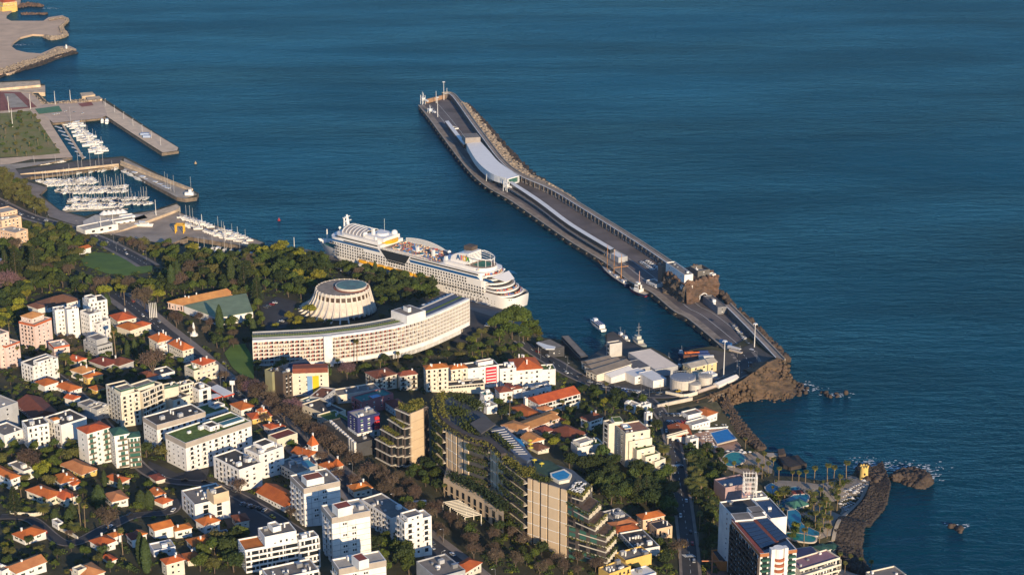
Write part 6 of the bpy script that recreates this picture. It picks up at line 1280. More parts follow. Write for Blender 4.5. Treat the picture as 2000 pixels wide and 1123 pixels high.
B('fort', 'yellow walled sea fort on the far shore at the top left corner', 'fort', [V((-40,2),(4,14),(30,11),6,YELLOW,rm=F_LT,sl='w,6',sr='w,6',units=5), V((-30,-10),(6,6),(26,2),12,YELLOW,'hip',T_OR,'w','w')])
B('palace_hotel', 'cream classical hotel with stepped roofs and arched windows at the left edge', 'hotel', [V((-25,424),(3,431),(44,424),46,PEACH,rm=F_LT,sl='w',sr='W,4',units=6), V((-10,448),(30,455),(57,448),32,PEACH,rm=F_LT,sl='w',sr='W,4'), V((-20,410),(2,416),(36,411),None,PEACH,rm=F_LT,h=4,on=0,sl='w',sr='w')])
B(HO, 'small white house with an orange roof at the edge of the park lawn', 'house', [V((145,486),(151,490),(174,482),8,WHITE,'gable',T_OR,'','')])
B(HO, 'white house among trees at the left edge of the park', 'house', [V((-16,508),(-2,512),(12,508),14,WHITE,rm=F_LT,sl='',sr='w')])
B(HO, 'white house with a wide brown orange gable and green shutters in the row', 'house', [V((290,1024),(302,1035),(338,1026),18,WHITE,'gable',T_OR,'h,4','h,5',rise=2)])
B(HO, 'white house with a lower orange roof joined to the gabled row house', 'house', [V((338,1027),(342,1036),(373,1028),15,WHITE,'hip',T_OR,'','h,4')], chim=1)
B(HO, 'white house with an L shaped orange roof in front of the tan panelled block', 'house', [V((378,1016),(399,1025),(431,1017),17,WHITE,'hip',T_OR,'w','h,4')], chim=1)
B(HO, 'cream house with a dull red hipped roof beside the shaded car park', 'house', [V((449,1007),(461,1019),(487,1016),13,CREAM,'hip',T_RED,'w','w')], chim=1)
B('garage', 'low garage with a dark roof terrace below the L shaped house', 'garage', [V((410,1040),(415,1050),(449,1040),8,GREYW,rm=F_BLK,sl='',sr='',units=1)])
B(HO, 'modern bluish white flat roofed house beside the tall dark cypress', 'house', [V((289,1061),(300,1075),(343,1067),12,W('cool_white', (.66,.68,.74)),rm=F_LT,sl='',sr='W,5',units=2)])
B(HO, 'white house with a broad orange brown hipped roof and green shutters', 'house', [V((364,1053),(378,1066),(414,1057),12,WHITE,'hip',T_OR,'h,4','h,5')], chim=1)
B(HO, 'tall cream house with an orange mansard roof at the bottom', 'house', [V((316,1091),(325,1101),(359,1091),26,CREAM,'hip',T_OR,'w','w')], chim=2)
B(HO, 'cream cottage with a hipped orange roof right of the mansard house', 'house', [V((356,1081),(367,1094),(390,1089),11,CREAM,'hip',T_OR,'w','w')], chim=1)
B(HO, 'shaded cottage with a red roof above the twin orange gables', 'house', [V((290,929),(305,938),(323,934),7,CREAM,'hip',T_RED,'','')])
B(HO, 'low house with a dark red roof behind the big cream apartments', 'house', [V((273,728),(285,738),(307,731),8,GREYW,'hip',T_RED,'','')])
B(HO, 'white house with a maroon roof between the blue block and the slab tower', 'house', [V((757,783),(771,797),(793,790),15,WHITE,'hip',T_RED,'w','w')])
def panel(t, fr, u0, u1, v0, v1, m, name):
 n, e1, e2, z0, z1 = fr; x = e2.normalized(); o = Vector((x.y, -x.x, 0)); o = -o if o.dot(e1) > 0 else o; c = n + e2 * ((u0 + u1) / 2) + o * .2; mb = MB(); mb.box((c.x, c.y, z0 + (z1 - z0) * v0), (e2.length * (u1 - u0), .5, (z1 - z0) * (v1 - v0)), x); return mb.build(name, m, t)
panel(STR, STF, .41, .545, .02, .74, W('light_blue_paint', (.20, .36, .60)), 'blue_stripe'); panel(STR, STF, .56, .73, .02, .74, W('yellow_paint', (.80, .52, .02)), 'yellow_stripe'); panel(RP, RPF, .58, .93, .03, .93, W('red_paint', (.50, .03, .05)), 'red_panel')
for k in range(5): panel(RP, RPF, .60, .91, .09 + k * .165, .135 + k * .165, TRIM, 'balcony_rail').location = (0, -.3, 0)
# ================================================================ pier: passenger terminal, gallery, gangways, masts
def beam_house(name, label, cat, pxl, pxr, zt, zb, m, mroof, glassend=None):
 l, r = [at(x, y, zt) for x, y in pxl], [at(x, y, zt) for x, y in pxr]; o = l[0].copy(); o.z = PZ; t = thing(name, label, cat, o); Ls, Rs = smooth_line(l, 5), smooth_line(r, 5)
 a, b = MB(), MB(); n = len(Ls)
 for i in range(n - 1):
  q = [Ls[i] - o, Ls[i + 1] - o, Rs[i + 1] - o, Rs[i] - o]; a.quad(*[(p.x, p.y, zt - PZ) for p in q])
  b.quad((q[0].x, q[0].y, zb - PZ), (q[1].x, q[1].y, zb - PZ), (q[1].x, q[1].y, zt - PZ - .02), (q[0].x, q[0].y, zt - PZ - .02)); b.quad((q[3].x, q[3].y, zb - PZ), (q[2].x, q[2].y, zb - PZ), (q[2].x, q[2].y, zt - PZ - .02), (q[3].x, q[3].y, zt - PZ - .02)); b.quad(*[(p.x, p.y, zb - PZ) for p in q])
 for k in (0, n - 1):
  p, q = Ls[k] - o, Rs[k] - o
  if not (k and glassend): b.quad((p.x, p.y, zb - PZ), (q.x, q.y, zb - PZ), (q.x, q.y, zt - PZ - .02), (p.x, p.y, zt - PZ - .02))
 a.build('roof', mroof, t); b.build('wall', m, t); return t, o, Ls, Rs
TZ = PZ + 12
TM, to, tl, tr = beam_house('passenger_terminal', 'long white curved passenger terminal with a framed window end on the pier', 'terminal', [(911,281),(930,313),(958,338),(990,349)], [(938,276),(956,296),(975,317),(1012,343)], TZ, PZ + 5, STEEL, W('pale_terminal_roof', (.86,.82,.76), rough=.5, var=.04), True)
p, q = tl[-1] - to, tr[-1] - to; d = q - p; L = d.length; x = d / L; n_ = Vector((x.y, -x.x, 0)); mb = MB()
for c, s in (((p + d * .5), None),):
 c = c + n_ * .6; H_ = TZ - PZ
 mb.box((c.x, c.y, H_ - 1.0), (L + .6, 1.8, 1.1), x); mb.box((c.x, c.y, 4.6), (L + .6, 1.8, 1.1), x)
for u in (.02, .98): c = p + d * u + n_ * .6; mb.box((c.x, c.y, 4.6), (1.2, 1.8, 7.4), x)
mb.build('window_frame', STEEL, TM); c = p + d * .5 - n_ * .5; mb = MB(); mb.box((c.x, c.y, 5.2), (L - .6, .2, 6.2), x); mb.build('end_window', GLASSG, TM)
mb = MB(); a3 = tl[4:-1]
for i in range(0, len(a3), 2):
 for pt in (tl[4 + i].lerp(tr[4 + i], .15), tl[4 + i].lerp(tr[4 + i], .85)): mb.cyl((pt.x - to.x, pt.y - to.y, 0), .45, 5.2, 8)
mb.build('column', CONC, TM); boxon('upper_house', (903,262), (909,270), (938,268), TZ - 1, 6.5, W('terminal_grey', (.33,.29,.26)), TM, to)
mb = MB(); p, q = at(909,270,TZ + 5.2) - to, at(938,268,TZ + 5.2) - to; mb.beam((p.x, p.y - .4, p.z), (q.x, q.y - .4, q.z), .5, .9); mb.build('upper_trim', TRIM, TM)
GLY, go, g_l, g_r = beam_house('covered_walkway', 'long raised passenger walkway with a pale roof running down the pier', 'walkway', [(993,356),(1050,394),(1112,440),(1192,488)], [(1000,354),(1057,391),(1119,437),(1199,485)], PZ + 8.5, PZ + 4.5, SHIPGL, F_MET)
mb = MB()
for i in range(0, len(g_l)):
 for pt in (g_l[i], g_r[i]): mb.box((pt.x - go.x, pt.y - go.y, 0), (.5, .5, 4.6))
mb.build('column', CONC, GLY, kind='stuff')
LC, lo_, _, _ = beam_house('lower_canopy', 'grey canopy below the raised walkway on the harbour side of the pier', 'canopy', [(986,364),(1046,402),(1108,449),(1186,497)], [(993,361),(1052,399),(1114,446),(1193,493)], PZ + 4.2, PZ + 3.7, GREYW, F_GR)
beam_house('covered_walkway', 'short raised walkway leading to the far tip of the pier', 'walkway', [(869,237),(887,261),(906,284)], [(876,236),(894,259),(911,281)], PZ + 7.5, PZ + 3.2, SHIPGL, F_MET)
boxb = B('kiosk', 'white stair cube beside the short far walkway', 'kiosk', [V((882,248),(884,252),(890,249),8,WHITE,sl='',sr='',units=0)])
BLK,_o,_z = B('pier_hall', 'grey wedge hall at the near end of the pier walkway', 'hall', [V((1193,489),(1208,503),(1219,498),18,GREYW,rm=F_MET,sl='',sr='',units=0)])
def gangway(px, py, h, label, rz=0.0):
 p = at(px, py, PZ); t = thing('gangway_tower', label, 'gangway', p, rz, 'white gangway towers on the pier edge'); mb = MB()
 for sx in (-2.2, 2.2):
  for sy in (-2, 2): mb.bar((sx * 1.25, sy, 0), (sx, sy, h), .38, 4)
 for z in (h * .45, h * .7): [mb.beam((-2.4, s, z), (2.4, s, z), .5, .5) for s in (-2, 2)]; [mb.beam((s, -2, z), (s, 2, z), .5, .5) for s in (-2.2, 2.2)]
 mb.build('frame', STEEL, t); mb = MB(); mb.box((0, 0, h * .5), (3.6, 3.6, 2.6)); mb.build('cabin', STEEL, t); mb = MB(); mb.bar((-1, 0, h), (-1, 0, h + 4), .25, 4); mb.bar((1.4, 0, h), (1.4, 0, h + 3), .3, 4); mb.build('mast', STEEL, t)
 mb = MB(); mb.beam((1.5, 1, h * .62), (9, 3, h * .5), 2, 1.6); mb.build('bridge', STEEL, t); return t
gangway(989, 374, 11, 'white steel gangway tower beside the framed terminal window', R(-40)); gangway(956, 354, 8, 'low white gangway tower left of the terminal on the quay', R(-40))
gangway(826, 204, 12, 'white gangway tower at the far tip of the pier', R(-60)); gangway(840, 221, 6, 'lower white gangway portal behind the far tip tower', R(-60))
def mast(px, py, h, label, group='lighting masts of the harbour', head=True):
 p = gr(px, py) if not (px < 1300 and py < 560 or (px > 1440 and py < 690)) else at(px, py, PZ); t = thing('light_mast', label, 'mast', p, 0, group); mb = MB(); mb.bar((0, 0, 0), (0, 0, h), .45, 6, .22); mb.build('pole', F_MET, t)
 if head: mb = MB(); mb.cyl((0, 0, h), 1.5, .5, 8); [mb.box((1.5 * math.cos(a), 1.5 * math.sin(a), h - .5), (.8, .8, .5)) for a in (0, 1.57, 3.14, 4.71)]; mb.build('lamp_head', STEEL, t)
for a in [(867,196,24,'tall light mast by the end wall of the pier'), (855,229,25,'tall light mast beside the far walkway of the pier'), (1473,683,22,'light mast beside the short sea wall of the port'), (1413,738,30,'light mast in front of the yellow port shed')]: mast(*a)
mast(852, 202, 16, 'white flagpole near the far tip of the pier', head=False); mast(873, 190, 12, 'red and white beacon mast on the corner of the end wall', head=False); mast(575, 487, 12, 'white beacon pole at the end of the ship quay', head=False)
# ================================================================ rock fort
fo = [at(*v, 22) for v in ((1298,532),(1340,556),(1403,541))]; n = fo[1]; e1, e2 = fo[0] - n, fo[2] - n; fort = thing('rock_fort', 'brown rock stump with white fort houses and a tunnel at the root of the pier', 'fort', (n.x, n.y, PZ)); nf = Vector((n.x, n.y, PZ))
def facegrid(a, b, nu, nv, z0, z1, amp, skip=None):
 mb = MB(); d = b - a; x = d.normalized(); o = inward(a, b) * -1
 for j in range(nv + 1):
  for i in range(nu + 1):
   p = a + d * (i / nu); z = z0 + (z1 - z0) * j / nv; k = (fbm(p.x * 1.3 + z, p.y + z * 1.7, 6) + .7 * fbm(p.x + z * 2, z - p.y, 2.6)) * amp * (0 < i < nu) + (nv - j) / nv * 2.4
   mb.v.append((p.x + o.x * k - nf.x, p.y + o.y * k - nf.y, z - nf.z))
 for j in range(nv):
  for i in range(nu):
   if skip and skip((i + .5) / nu, (j + .5) / nv): continue
   q = j * (nu + 1) + i; mb.f.append((q, q + 1, q + nu + 2, q + nu + 1))
 return mb
F0 = [Vector((p.x, p.y, 0)) for p in (n + e1, n, n + e2, n + e1 + e2)]
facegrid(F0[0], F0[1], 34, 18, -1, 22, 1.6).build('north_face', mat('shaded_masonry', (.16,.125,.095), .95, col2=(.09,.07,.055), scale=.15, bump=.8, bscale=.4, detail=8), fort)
facegrid(F0[1], F0[2], 36, 20, -1, 22, 1.7, lambda u, v: abs(u - .52) < .13 and v < .42).build('red_face', ROCKR, fort); facegrid(F0[2], F0[3], 16, 8, -1, 22, 1.8).build('sea_face', ROCKR, fort)
mb = MB(); mb.prism([(p.x - nf.x, p.y - nf.y) for p in F0], 17.0, 17.45); mb.build('top', ROCKR, fort); P = np.vstack([strip_pts([F0[a], F0[b]], [F0[a].lerp(F0[c_], .1), F0[b].lerp(F0[c_], .1)], 70, 21.6, 22, 90 + a, .7) for a, b, c_ in ((0, 1, 2), (1, 2, 3), (2, 3, 0))]); rubble('fort_crags', P, np.random.default_rng(3).uniform(1, 2.6, len(P)), ROCKR, 95, label='brown crags along the rim of the rock fort', cat='rocks')
d = F0[2] - F0[1]; x = d.normalized(); o_ = inward(F0[1], F0[2]) * -1; c = F0[1] + d * .52 + o_ * 1.2 - Vector((nf.x, nf.y, 0)); rr = d.length * .135; mb = MB()
for i in range(14): a0, a1 = math.pi * i / 14, math.pi * (i + 1) / 14; mb.beam((c.x + x.x * rr * math.cos(a0), c.y + x.y * rr * math.cos(a0), 1 + rr * 1.05 * math.sin(a0) + .4), (c.x + x.x * rr * math.cos(a1), c.y + x.y * rr * math.cos(a1), 1 + rr * 1.05 * math.sin(a1) + .4), 1.6, .7)
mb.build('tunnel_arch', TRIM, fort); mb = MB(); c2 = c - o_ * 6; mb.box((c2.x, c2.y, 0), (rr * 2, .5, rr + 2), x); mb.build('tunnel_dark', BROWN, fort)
B('fort_house', 'white fort house with a long grey roof on the rock stump', 'house', [V((1304,512),(1337,537),(1352,534),None,WHITE,rm=F_GR,sl='w,8',sr='',units=3,z0=21,h=9)])
B('fort_house', 'dark grey walled courtyard box on top of the rock stump', 'house', [V((1347,520),(1363,529),(1387,526),None,W('slate_render', (.13,.12,.11)),rm=F_LT,sl='',sr='w,9',units=7,par=3,z0=21,h=7.5)])
B('fort_house', 'small white cube at the seaward edge of the rock stump', 'house', [V((1386,533),(1391,536),(1397,534),None,WHITE,sl='',sr='',units=0,z0=21,h=4)])
B('stone_pier', 'tall narrow stone pillar beside the shaded side of the fort', 'pillar', [V((1289,516),(1293,519),(1297,516),46,W('pillar_stone', (.22,.15,.11)),sl='',sr='',units=0)])
B('port_office', 'small white framed port office at the foot of the fort', 'office', [V((1270,546),(1281,556),(1290,551),14,WHITE,rm=F_GR,sl='W,3',sr='',units=0)])
B('port_store', 'long shaded grey store with a whitish end wall beside the sea wall', 'building', [V((1380,577),(1402,600),(1416,596),22,W('store_render', (.22,.22,.23)),rm=F_GR,sl='',sr='w,4',units=3)])
# ================================================================ inner harbour buildings
B('ferry_terminal', 'low port terminal with a long dark grey sloping roof along the water', 'terminal', [V((1090,657),(1134,696),(1149,697),10,DKGREY,rm=F_GR,sl='l',sr='',par=.2,units=0), V((1048,668),(1072,683),(1100,675),14,DKGREY,rm=F_GR,sl='',sr='w,5',par=.2,units=0)])
mb = MB(); P = [at(*v, 16.5) for v in ((1047,670),(1052,668),(1070,674),(1085,677),(1083,682),(1066,682),(1056,676))]; t_ = thing('canopy', 'white leaf shaped canopy on the roof of the port terminal', 'canopy', P[0]); mb.prism([(p.x - P[0].x, p.y - P[0].y) for p in P], -.4, .25, bot=True); mb.build('canopy_shell', STEEL, t_); mb = MB(); mb.box((2, -1, -9), (.5, .5, 9)); mb.build('post', METAL, t_)
RBG = mat('brown_grey_sheet', (.22,.185,.15), .7, var=.15, scale=.2)
WH,who,whz = B('fish_market', 'harbour hall with bands of grey and pale roofs and a white zigzag front', 'hall', [V((1143,704),(1151,713),(1192,700),15,CREAM,'gable',RBG,'s,4','',rise=2), V((1151,712),(1158,721),(1206,703),15,CREAM,'gable',RBG,'s,4','',rise=2), V((1158,720),(1166,731),(1222,706),15,CREAM,'gable',RBG,'s,4','',rise=2), V((1175,719),(1184,728),(1218,712),13,WHITE,'gable',F_MET,'','',rise=1.6), V((1184,727),(1194,737),(1228,719),13,WHITE,'gable',F_MET,'','',rise=1.6), V((1208,709),(1229,723),(1269,714),16,GREYW,rm=mat('dark_sheet_roof', (.13,.115,.105), .6, var=.12, scale=.2),sl='',sr='',par=.2,units=0), V((1221,724),(1240,736),(1266,727),16,WHITE,rm=F_MET,sl='',sr='W,6',par=.2,units=0), V((1255,726),(1276,744),(1296,736),15,WHITE,rm=F_MET,sl='',sr='w,7',par=.2,units=0)])
B('warehouse', 'large warehouse with a flat pale pinkish roof at the harbour edge', 'hall', [V((1229,688),(1280,722),(1323,713),16,GREYW,rm=W('pale_pink_roof', (.85,.72,.58), var=.06),sl='',sr='',par=.2,units=0)])
B('control_tower', 'pale square harbour tower with a dark mural on its side', 'tower', [V((1183,668),(1191,672),(1216,669),27,W('tower_render', (.56,.53,.48)),rm=F_DK,sl='s,6',sr='',units=0)])
B('port_shed', 'yellow port shed with a grey ridged roof', 'shed', [V((1334,710),(1350,718),(1400,706),17,W('pale_yellow', (.72,.60,.33)),'gable',F_LT,'w','W,8',rise=2)])
B('port_shed', 'small white shed in front of the yellow port shed', 'shed', [V((1370,727),(1380,734),(1400,729),9,WHITE,rm=F_MET,sl='',sr='',units=2,par=.1)])
def tank(px, py, r, h, label, rm=None):
 c = gr(px, py); t = thing('storage_tank', label, 'tank', (c.x, c.y, c.z), 0, 'port storage tanks'); mb = MB(); mb.cyl((0, 0, -1), r, h + 1, 28); mb.build('shell', W('tank_paint', (.58,.53,.46), var=.12, scale=.3), t); mb = MB(); mb.cyl((0, 0, h), r * .99, .5, 28, r * .3); mb.build('roof', rm or F_LT, t)
 mb = MB()
 for i in range(28): a, b = 6.283 * i / 28, 6.283 * (i + 1) / 28; mb.bar((r * math.cos(a), r * math.sin(a), h + 1.1), (r * math.cos(b), r * math.sin(b), h + 1.1), .06, 3); mb.bar((r * math.cos(a), r * math.sin(a), h), (r * math.cos(a), r * math.sin(a), h + 1.1), .05, 3)
 mb.build('railing', TRIM, t, kind='stuff')
tank(1333, 758, 9.6, 9, 'largest white storage tank with a grey lid by the port road', mat('tank_lid', (.22,.24,.28), .6)); tank(1357, 763, 4.6, 6, 'low tank at the corner of the tank yard'); tank(1377, 753, 5.4, 8, 'tank between the shed and the tank yard wall'); tank(1357, 744, 3.2, 6, 'smallest tank behind the largest one')
B('shed', 'row of white tent roofed stores by the tank yard', 'shed', [V((1398,748),(1404,752),(1438,735),6,WHITE,'gable',F_MET,'','',rise=1.4)])
def container(px, py, m, label, rz, n=1):
 p = at(px, py, PZ if n else 4.2); p.z = 4.2; t = thing('shipping_container', label, 'container', p, rz, 'containers in the port yard'); mb = MB(); mb.box((0, 0, 0), (12.2, 2.5, 2.7)); mb.box((0, 0, 2.7), (12.0, 2.3, .05)); mb.build('shell', m, t); mb = MB()
 for i in range(20): mb.box((-5.8 + i * .61, -1.27, .2), (.22, .08, 2.3))
 mb.build('corrugation', m, t, kind='stuff'); return t
CO, CB_, CW = W('container_orange', (.62,.16,.04)), W('container_blue', (.04,.07,.20)), W('container_white', (.6,.6,.6))
container(1351, 692, CO, 'orange shipping container on the port yard by the water', R(8)); container(1368, 691, CB_, 'dark blue shipping container next to the orange one', R(8)); container(1371, 696, CB_, 'blue container in front of the other containers', R(6)); container(1379, 700, CW, 'white container with dark print at the end of the container row', R(6)); container(1349, 698, W('container_rust', (.16,.07,.05)), 'dark rust brown container below the orange one', R(8))
container(1417, 672, W('tarp_blue', (.02,.10,.28)), 'blue tarpaulin covered stack at the pier root', R(-50)); container(1434, 683, CW, 'white truck box at the pier root', R(-45)); container(1437, 690, W('truck_cream', (.6,.5,.4)), 'cream truck parked beside the white truck box', R(-45)); container(1476, 690, CW, 'white bus parked under the short sea wall', R(-48))
for k in range(2): pass
# ================================================================ boats
BW = W('boat_white', (.80,.78,.74), rough=.35, var=.03); BD = W('boat_deck', (.55,.48,.38)); BG = mat('boat_glass', (.03,.035,.045), .2, spec=.5); BB = W('boat_navy', (.02,.035,.09), rough=.35); BR = W('boat_red', (.40,.03,.03), rough=.4); ALU = mat('mast_alloy', (.55,.53,.50), .4, metal=.3)
CANV = W('canvas_blue', (.04,.10,.28)); CANC = W('canvas_cream', (.55,.47,.36))
def hullmb(L, Bm, H, sheer=.35, draft=.4, full=.75, n=14):
 mb = MB(); rows = [(-draft, .55), (0, .8), (H * .6, .96), (H, 1.0)]
 for z, k in rows:
  for i in range(n + 1):
   t = i / n; w_ = Bm / 2 * (1 - max(0, (t - .35) / .65) ** 2.0) * (full + (1 - full) * min(1, t / .35)); w_ *= k if t < .99 else .3
   x = -L / 2 + L * t * (1 - .07 * (1 - max(0, z) / H)) ; mb.v.append((x, max(.03, w_), z + sheer * t * t * (z > 0)))
 m = len(mb.v); mb.v += [(x, -y, z) for x, y, z in mb.v]
 for r in range(3):
  for i in range(n): a = r * (n + 1) + i; mb.f += [(a + 1, a, a + n + 1, a + n + 2), (a + m, a + m + 1, a + m + n + 2, a + m + n + 1)]
  a = r * (n + 1); mb.f.append((a, a + m, a + m + n + 1, a + n + 1))
 dk = MB(); a = 3 * (n + 1)
 for i in range(n): p = [mb.v[a + i], mb.v[a + i + 1], mb.v[a + m + i + 1], mb.v[a + m + i]]; dk.quad(*[(x, y * .96, z - .12) for x, y, z in p])
 return mb, dk
def proto(name, L, Bm, H, kind, hm=BW, canvas=None):
 t = link(name); hb, dk = hullmb(L, Bm, H); hb.build('hull', hm, t); dk.build('deck', BD if kind == 'sail' else BW, t)
 if kind == 'sail':
  c = MB(); c.prism([(-L * .05, -Bm * .26), (L * .22, -Bm * .15), (L * .22, Bm * .15), (-L * .05, Bm * .26)], H - .05, H + .55); c.build('cabin', BW, t)
  c = MB(); c.prism([(-L * .04, -Bm * .265), (L * .18, -Bm * .17), (L * .18, Bm * .17), (-L * .04, Bm * .265)], H + .18, H + .4); c.build('cabin_window', BG, t)
  c = MB(); c.bar((L * .08, 0, H), (L * .08, 0, L * 1.28), .19, 5, .13); c.bar((L * .08, 0, H + 1.3), (-L * .32, 0, H + 1.2), .08, 4); c.beam((L * .08, -.9, L * .75), (L * .08, .9, L * .75), .08, .08); c.build('mast', ALU, t)
  c = MB(); c.bar((L * .07, 0, H + 1.45), (-L * .31, 0, H + 1.35), .2, 6, .13); c.build('sail_cover', canvas or CANC, t)
 elif kind == 'motor':
  c = MB(); c.prism([(-L * .2, -Bm * .36), (L * .2, -Bm * .24), (L * .27, -Bm * .1), (L * .27, Bm * .1), (L * .2, Bm * .24), (-L * .2, Bm * .36)], H - .05, [H + 1.5, H + 1.5, H + .3, H + .3, H + 1.5, H + 1.5]); c.build('cabin', BW, t)
  c = MB(); c.prism([(-L * .17, -Bm * .368), (L * .205, -Bm * .245), (L * .205, Bm * .245), (-L * .17, Bm * .368)], H + .65, H + 1.2); c.build('cabin_window', BG, t)
  c = MB(); c.prism([(-L * .26, -Bm * .34), (L * .06, -Bm * .28), (L * .06, Bm * .28), (-L * .26, Bm * .34)], H + 2.2, H + 2.35, bot=True); c.box((-L * .22, 0, H + 1.4), (.2, Bm * .6, .8)); c.build('flybridge', canvas or BW, t)
 return t
PROT = {'sail': [proto('sailing_boat', 10.5, 3.3, 1.1, 'sail'), proto('sailing_boat', 12.5, 3.8, 1.25, 'sail', BW, CANV), proto('sailing_boat', 9.0, 3.0, 1.0, 'sail', BB)], 'motor': [proto('motor_boat', 9.5, 3.3, 1.2, 'motor'), proto('motor_boat', 7.5, 2.7, .95, 'motor', BW, CANV), proto('motor_boat', 12, 3.9, 1.5, 'motor')], 'yacht': [proto('motor_yacht', 19, 5.2, 2.2, 'motor'), proto('motor_yacht', 16, 4.8, 1.9, 'motor')], 'ysail': [proto('sailing_yacht', 17, 4.8, 1.5, 'sail', BW, CANV)]}
_used = set(); br = random.Random(12)
ORD = ['first', 'second', 'third', 'fourth', 'fifth', 'sixth', 'seventh', 'eighth', 'ninth', 'tenth'] + ['%dth' % i for i in range(11, 60)]; ORD[20:22] = ['21st', '22nd']
def boat(kind, loc, rz, label, group, cat=None, scale=1.0):
 p = br.choice(PROT[kind]); o = p if id(p) not in _used else copy_tree(p); _used.add(id(p))
 o.location = loc; o.rotation_euler = (0, 0, rz + br.uniform(-.06, .06)); o.scale = (scale,) * 3; return tag(o, label, cat or {'sail': 'sailboat', 'motor': 'motorboat', 'yacht': 'yacht', 'ysail': 'sailboat'}[kind], group)
def berths(pxa, pxb, n, mix, head, rowname, z=0.0, skip=.08, sc=(.85, 1.1)):
 a, b = at(*pxa, z), at(*pxb, z)
 for i in range(n):
  if br.random() < skip: continue
  k = br.choices(list(mix), list(mix.values()))[0]; p = a.lerp(b, (i + .5) / n)
  nm = {'sail': 'bare masted sailing boat', 'motor': 'white motor boat', 'yacht': 'large white motor yacht', 'ysail': 'long white sailing yacht'}[k]
  boat(k, (p.x + br.uniform(-.8, .8), p.y + br.uniform(-1.2, 1.2), z), head, nm + ', ' + ORD[i] + ' from the left ' + rowname, 'boats ' + rowname, scale=br.uniform(*sc) * 1.06)
HD = R(62)
berths((66,358), (186,352), 24, {'motor': 3, 'sail': 2}, HD, 'in the back berth row below the dark mole'); berths((84,364), (188,358), 22, {'sail': 2, 'motor': 2}, HD + math.pi, 'in the front of the back berth row')
berths((112,371), (250,366), 25, {'sail': 3, 'motor': 1}, HD, 'in the second berth row of the marina'); berths((120,379), (246,375), 22, {'sail': 2, 'motor': 1}, HD + math.pi, 'on the near side of the second berth row')
berths((134,392), (290,389), 26, {'sail': 3, 'motor': 1}, HD, 'in the third berth row of the marina'); berths((142,401), (296,399), 24, {'sail': 2, 'motor': 1}, HD + math.pi, 'on the near side of the third berth row')
berths((124,409), (244,405), 24, {'motor': 5, 'sail': 1}, HD, 'in the nearest berth row by the white tents', sc=(.7, .95)); berths((134,340), (232,331), 12, {'sail': 2, 'ysail': 1, 'motor': 1}, R(-100), 'moored stern to the dark inner mole'); berths((240,336), (330,377), 11, {'yacht': 3, 'motor': 1}, R(150), 'along the outer mole of the marina', skip=0); berths((322,372), (346,386), 4, {'ysail': 1, 'sail': 1}, R(150), 'near the tip of the outer mole', skip=0)
berths((134,243), (196,303), 16, {'yacht': 2, 'ysail': 1, 'motor': 2}, R(20), 'beside the diagonal pontoon', skip=.05); berths((146,243), (206,298), 15, {'motor': 2, 'sail': 1, 'yacht': 1}, R(200), 'in the outer berths of the diagonal pontoon', skip=.05); berths((196,238), (212,240), 2, {'yacht': 1}, R(100), 'in the corner of the small basin', skip=0)
berths((60,327), (128,318), 5, {'motor': 1, 'sail': 1}, R(5), 'in the narrow channel behind the dark mole', skip=0)
berths((352,424), (490,472), 22, {'motor': 2, 'sail': 2}, R(200), 'standing ashore in the boatyard', 3.9, sc=(.8, 1.1)); berths((362,440), (480,477), 20, {'motor': 2, 'sail': 1}, R(190), 'in the front line of the boatyard', 3.9, sc=(.7, 1.0)); berths((380,486), (500,495), 9, {'motor': 1, 'sail': 2}, R(70), 'moored below the park trees', 0)
berths((272,443), (290,441), 1, {'yacht': 1}, R(-10), 'parked alone on the yard concrete', 3.9, skip=0)
for fm_ in range(8):
 u = fm_ / 7; a, b = at(108 + 46 * u, 247 + 57 * u, .5), at(120 + 46 * u, 251 + 57 * u, .5); t = thing('finger_pontoon', 'pale floating finger pontoon left of the diagonal pontoon', 'pontoon', a, 0, 'finger pontoons of the small basin'); mb = MB(); d = b - a; mb.beam((0, 0, .4), (d.x, d.y, .4), 2.2, .7); mb.build('float', W('pontoon_pale', (.55,.6,.65)), t)
for k, (ya, yb, x0, x1, y0, y1) in enumerate([(0,0,64,190,361,355), (0,0,108,252,375,371), (0,0,130,298,397,394), (0,0,120,250,413,408)]):
 a, b = at(x0, y0, .4), at(x1, y1, .4); t = thing('walk_pontoon', ['back', 'second', 'third', 'nearest'][k] + ' long wooden berth pontoon of the marina', 'pontoon', a); mb = MB(); d = b - a; mb.beam((0, 0, .3), (d.x, d.y, .3), 2.4, .6); mb.build('deck', CONC, t)
def ship_at(pxa, pxb, label, cat, Bm, H, hm, name, z=0):
 a, b = at(*pxa, z), at(*pxb, z); L = (b - a).length; d = (b - a) / L; t = thing(name, label, cat, (a + b) / 2, math.atan2(d.y, d.x)); hb, dk = hullmb(L, Bm, H, H * .4, 1, .8, 18); hb.build('hull', hm, t); dk.build('deck', BD, t); return t, L
t, L = ship_at((1225,560), (1174,525), 'three masted dark sailing ship moored at the pier', 'tall ship', 7.5, 2.6, BB, 'tall_ship')
mb = MB()
for u in (.26, .0, -.27): mb.bar((L * u, 0, 2), (L * u, 0, 27), .42, 6, .2); mb.bar((L * u, 0, 5), (L * (u - .22), 0, 4.4), .2, 5)
mb.bar((L * .45, 0, 3.5), (L * .62, 0, 6), .25, 5); mb.beam((-L * .27 + .3, -7, 15), (-L * .27 + .3, 7, 15), .5, .5); mb.build('mast', W('varnished_mast', (.50,.24,.09)), t)
mb = MB(); mb.box((-L * .1, 0, 2.4), (6, 3, 1.6)); mb.box((L * .15, 0, 2.6), (4, 2.6, 1.3)); mb.box((-L * .38, 0, 2.4), (5, 4, 1.9)); mb.build('deck_house', BW, t)
mb = MB()
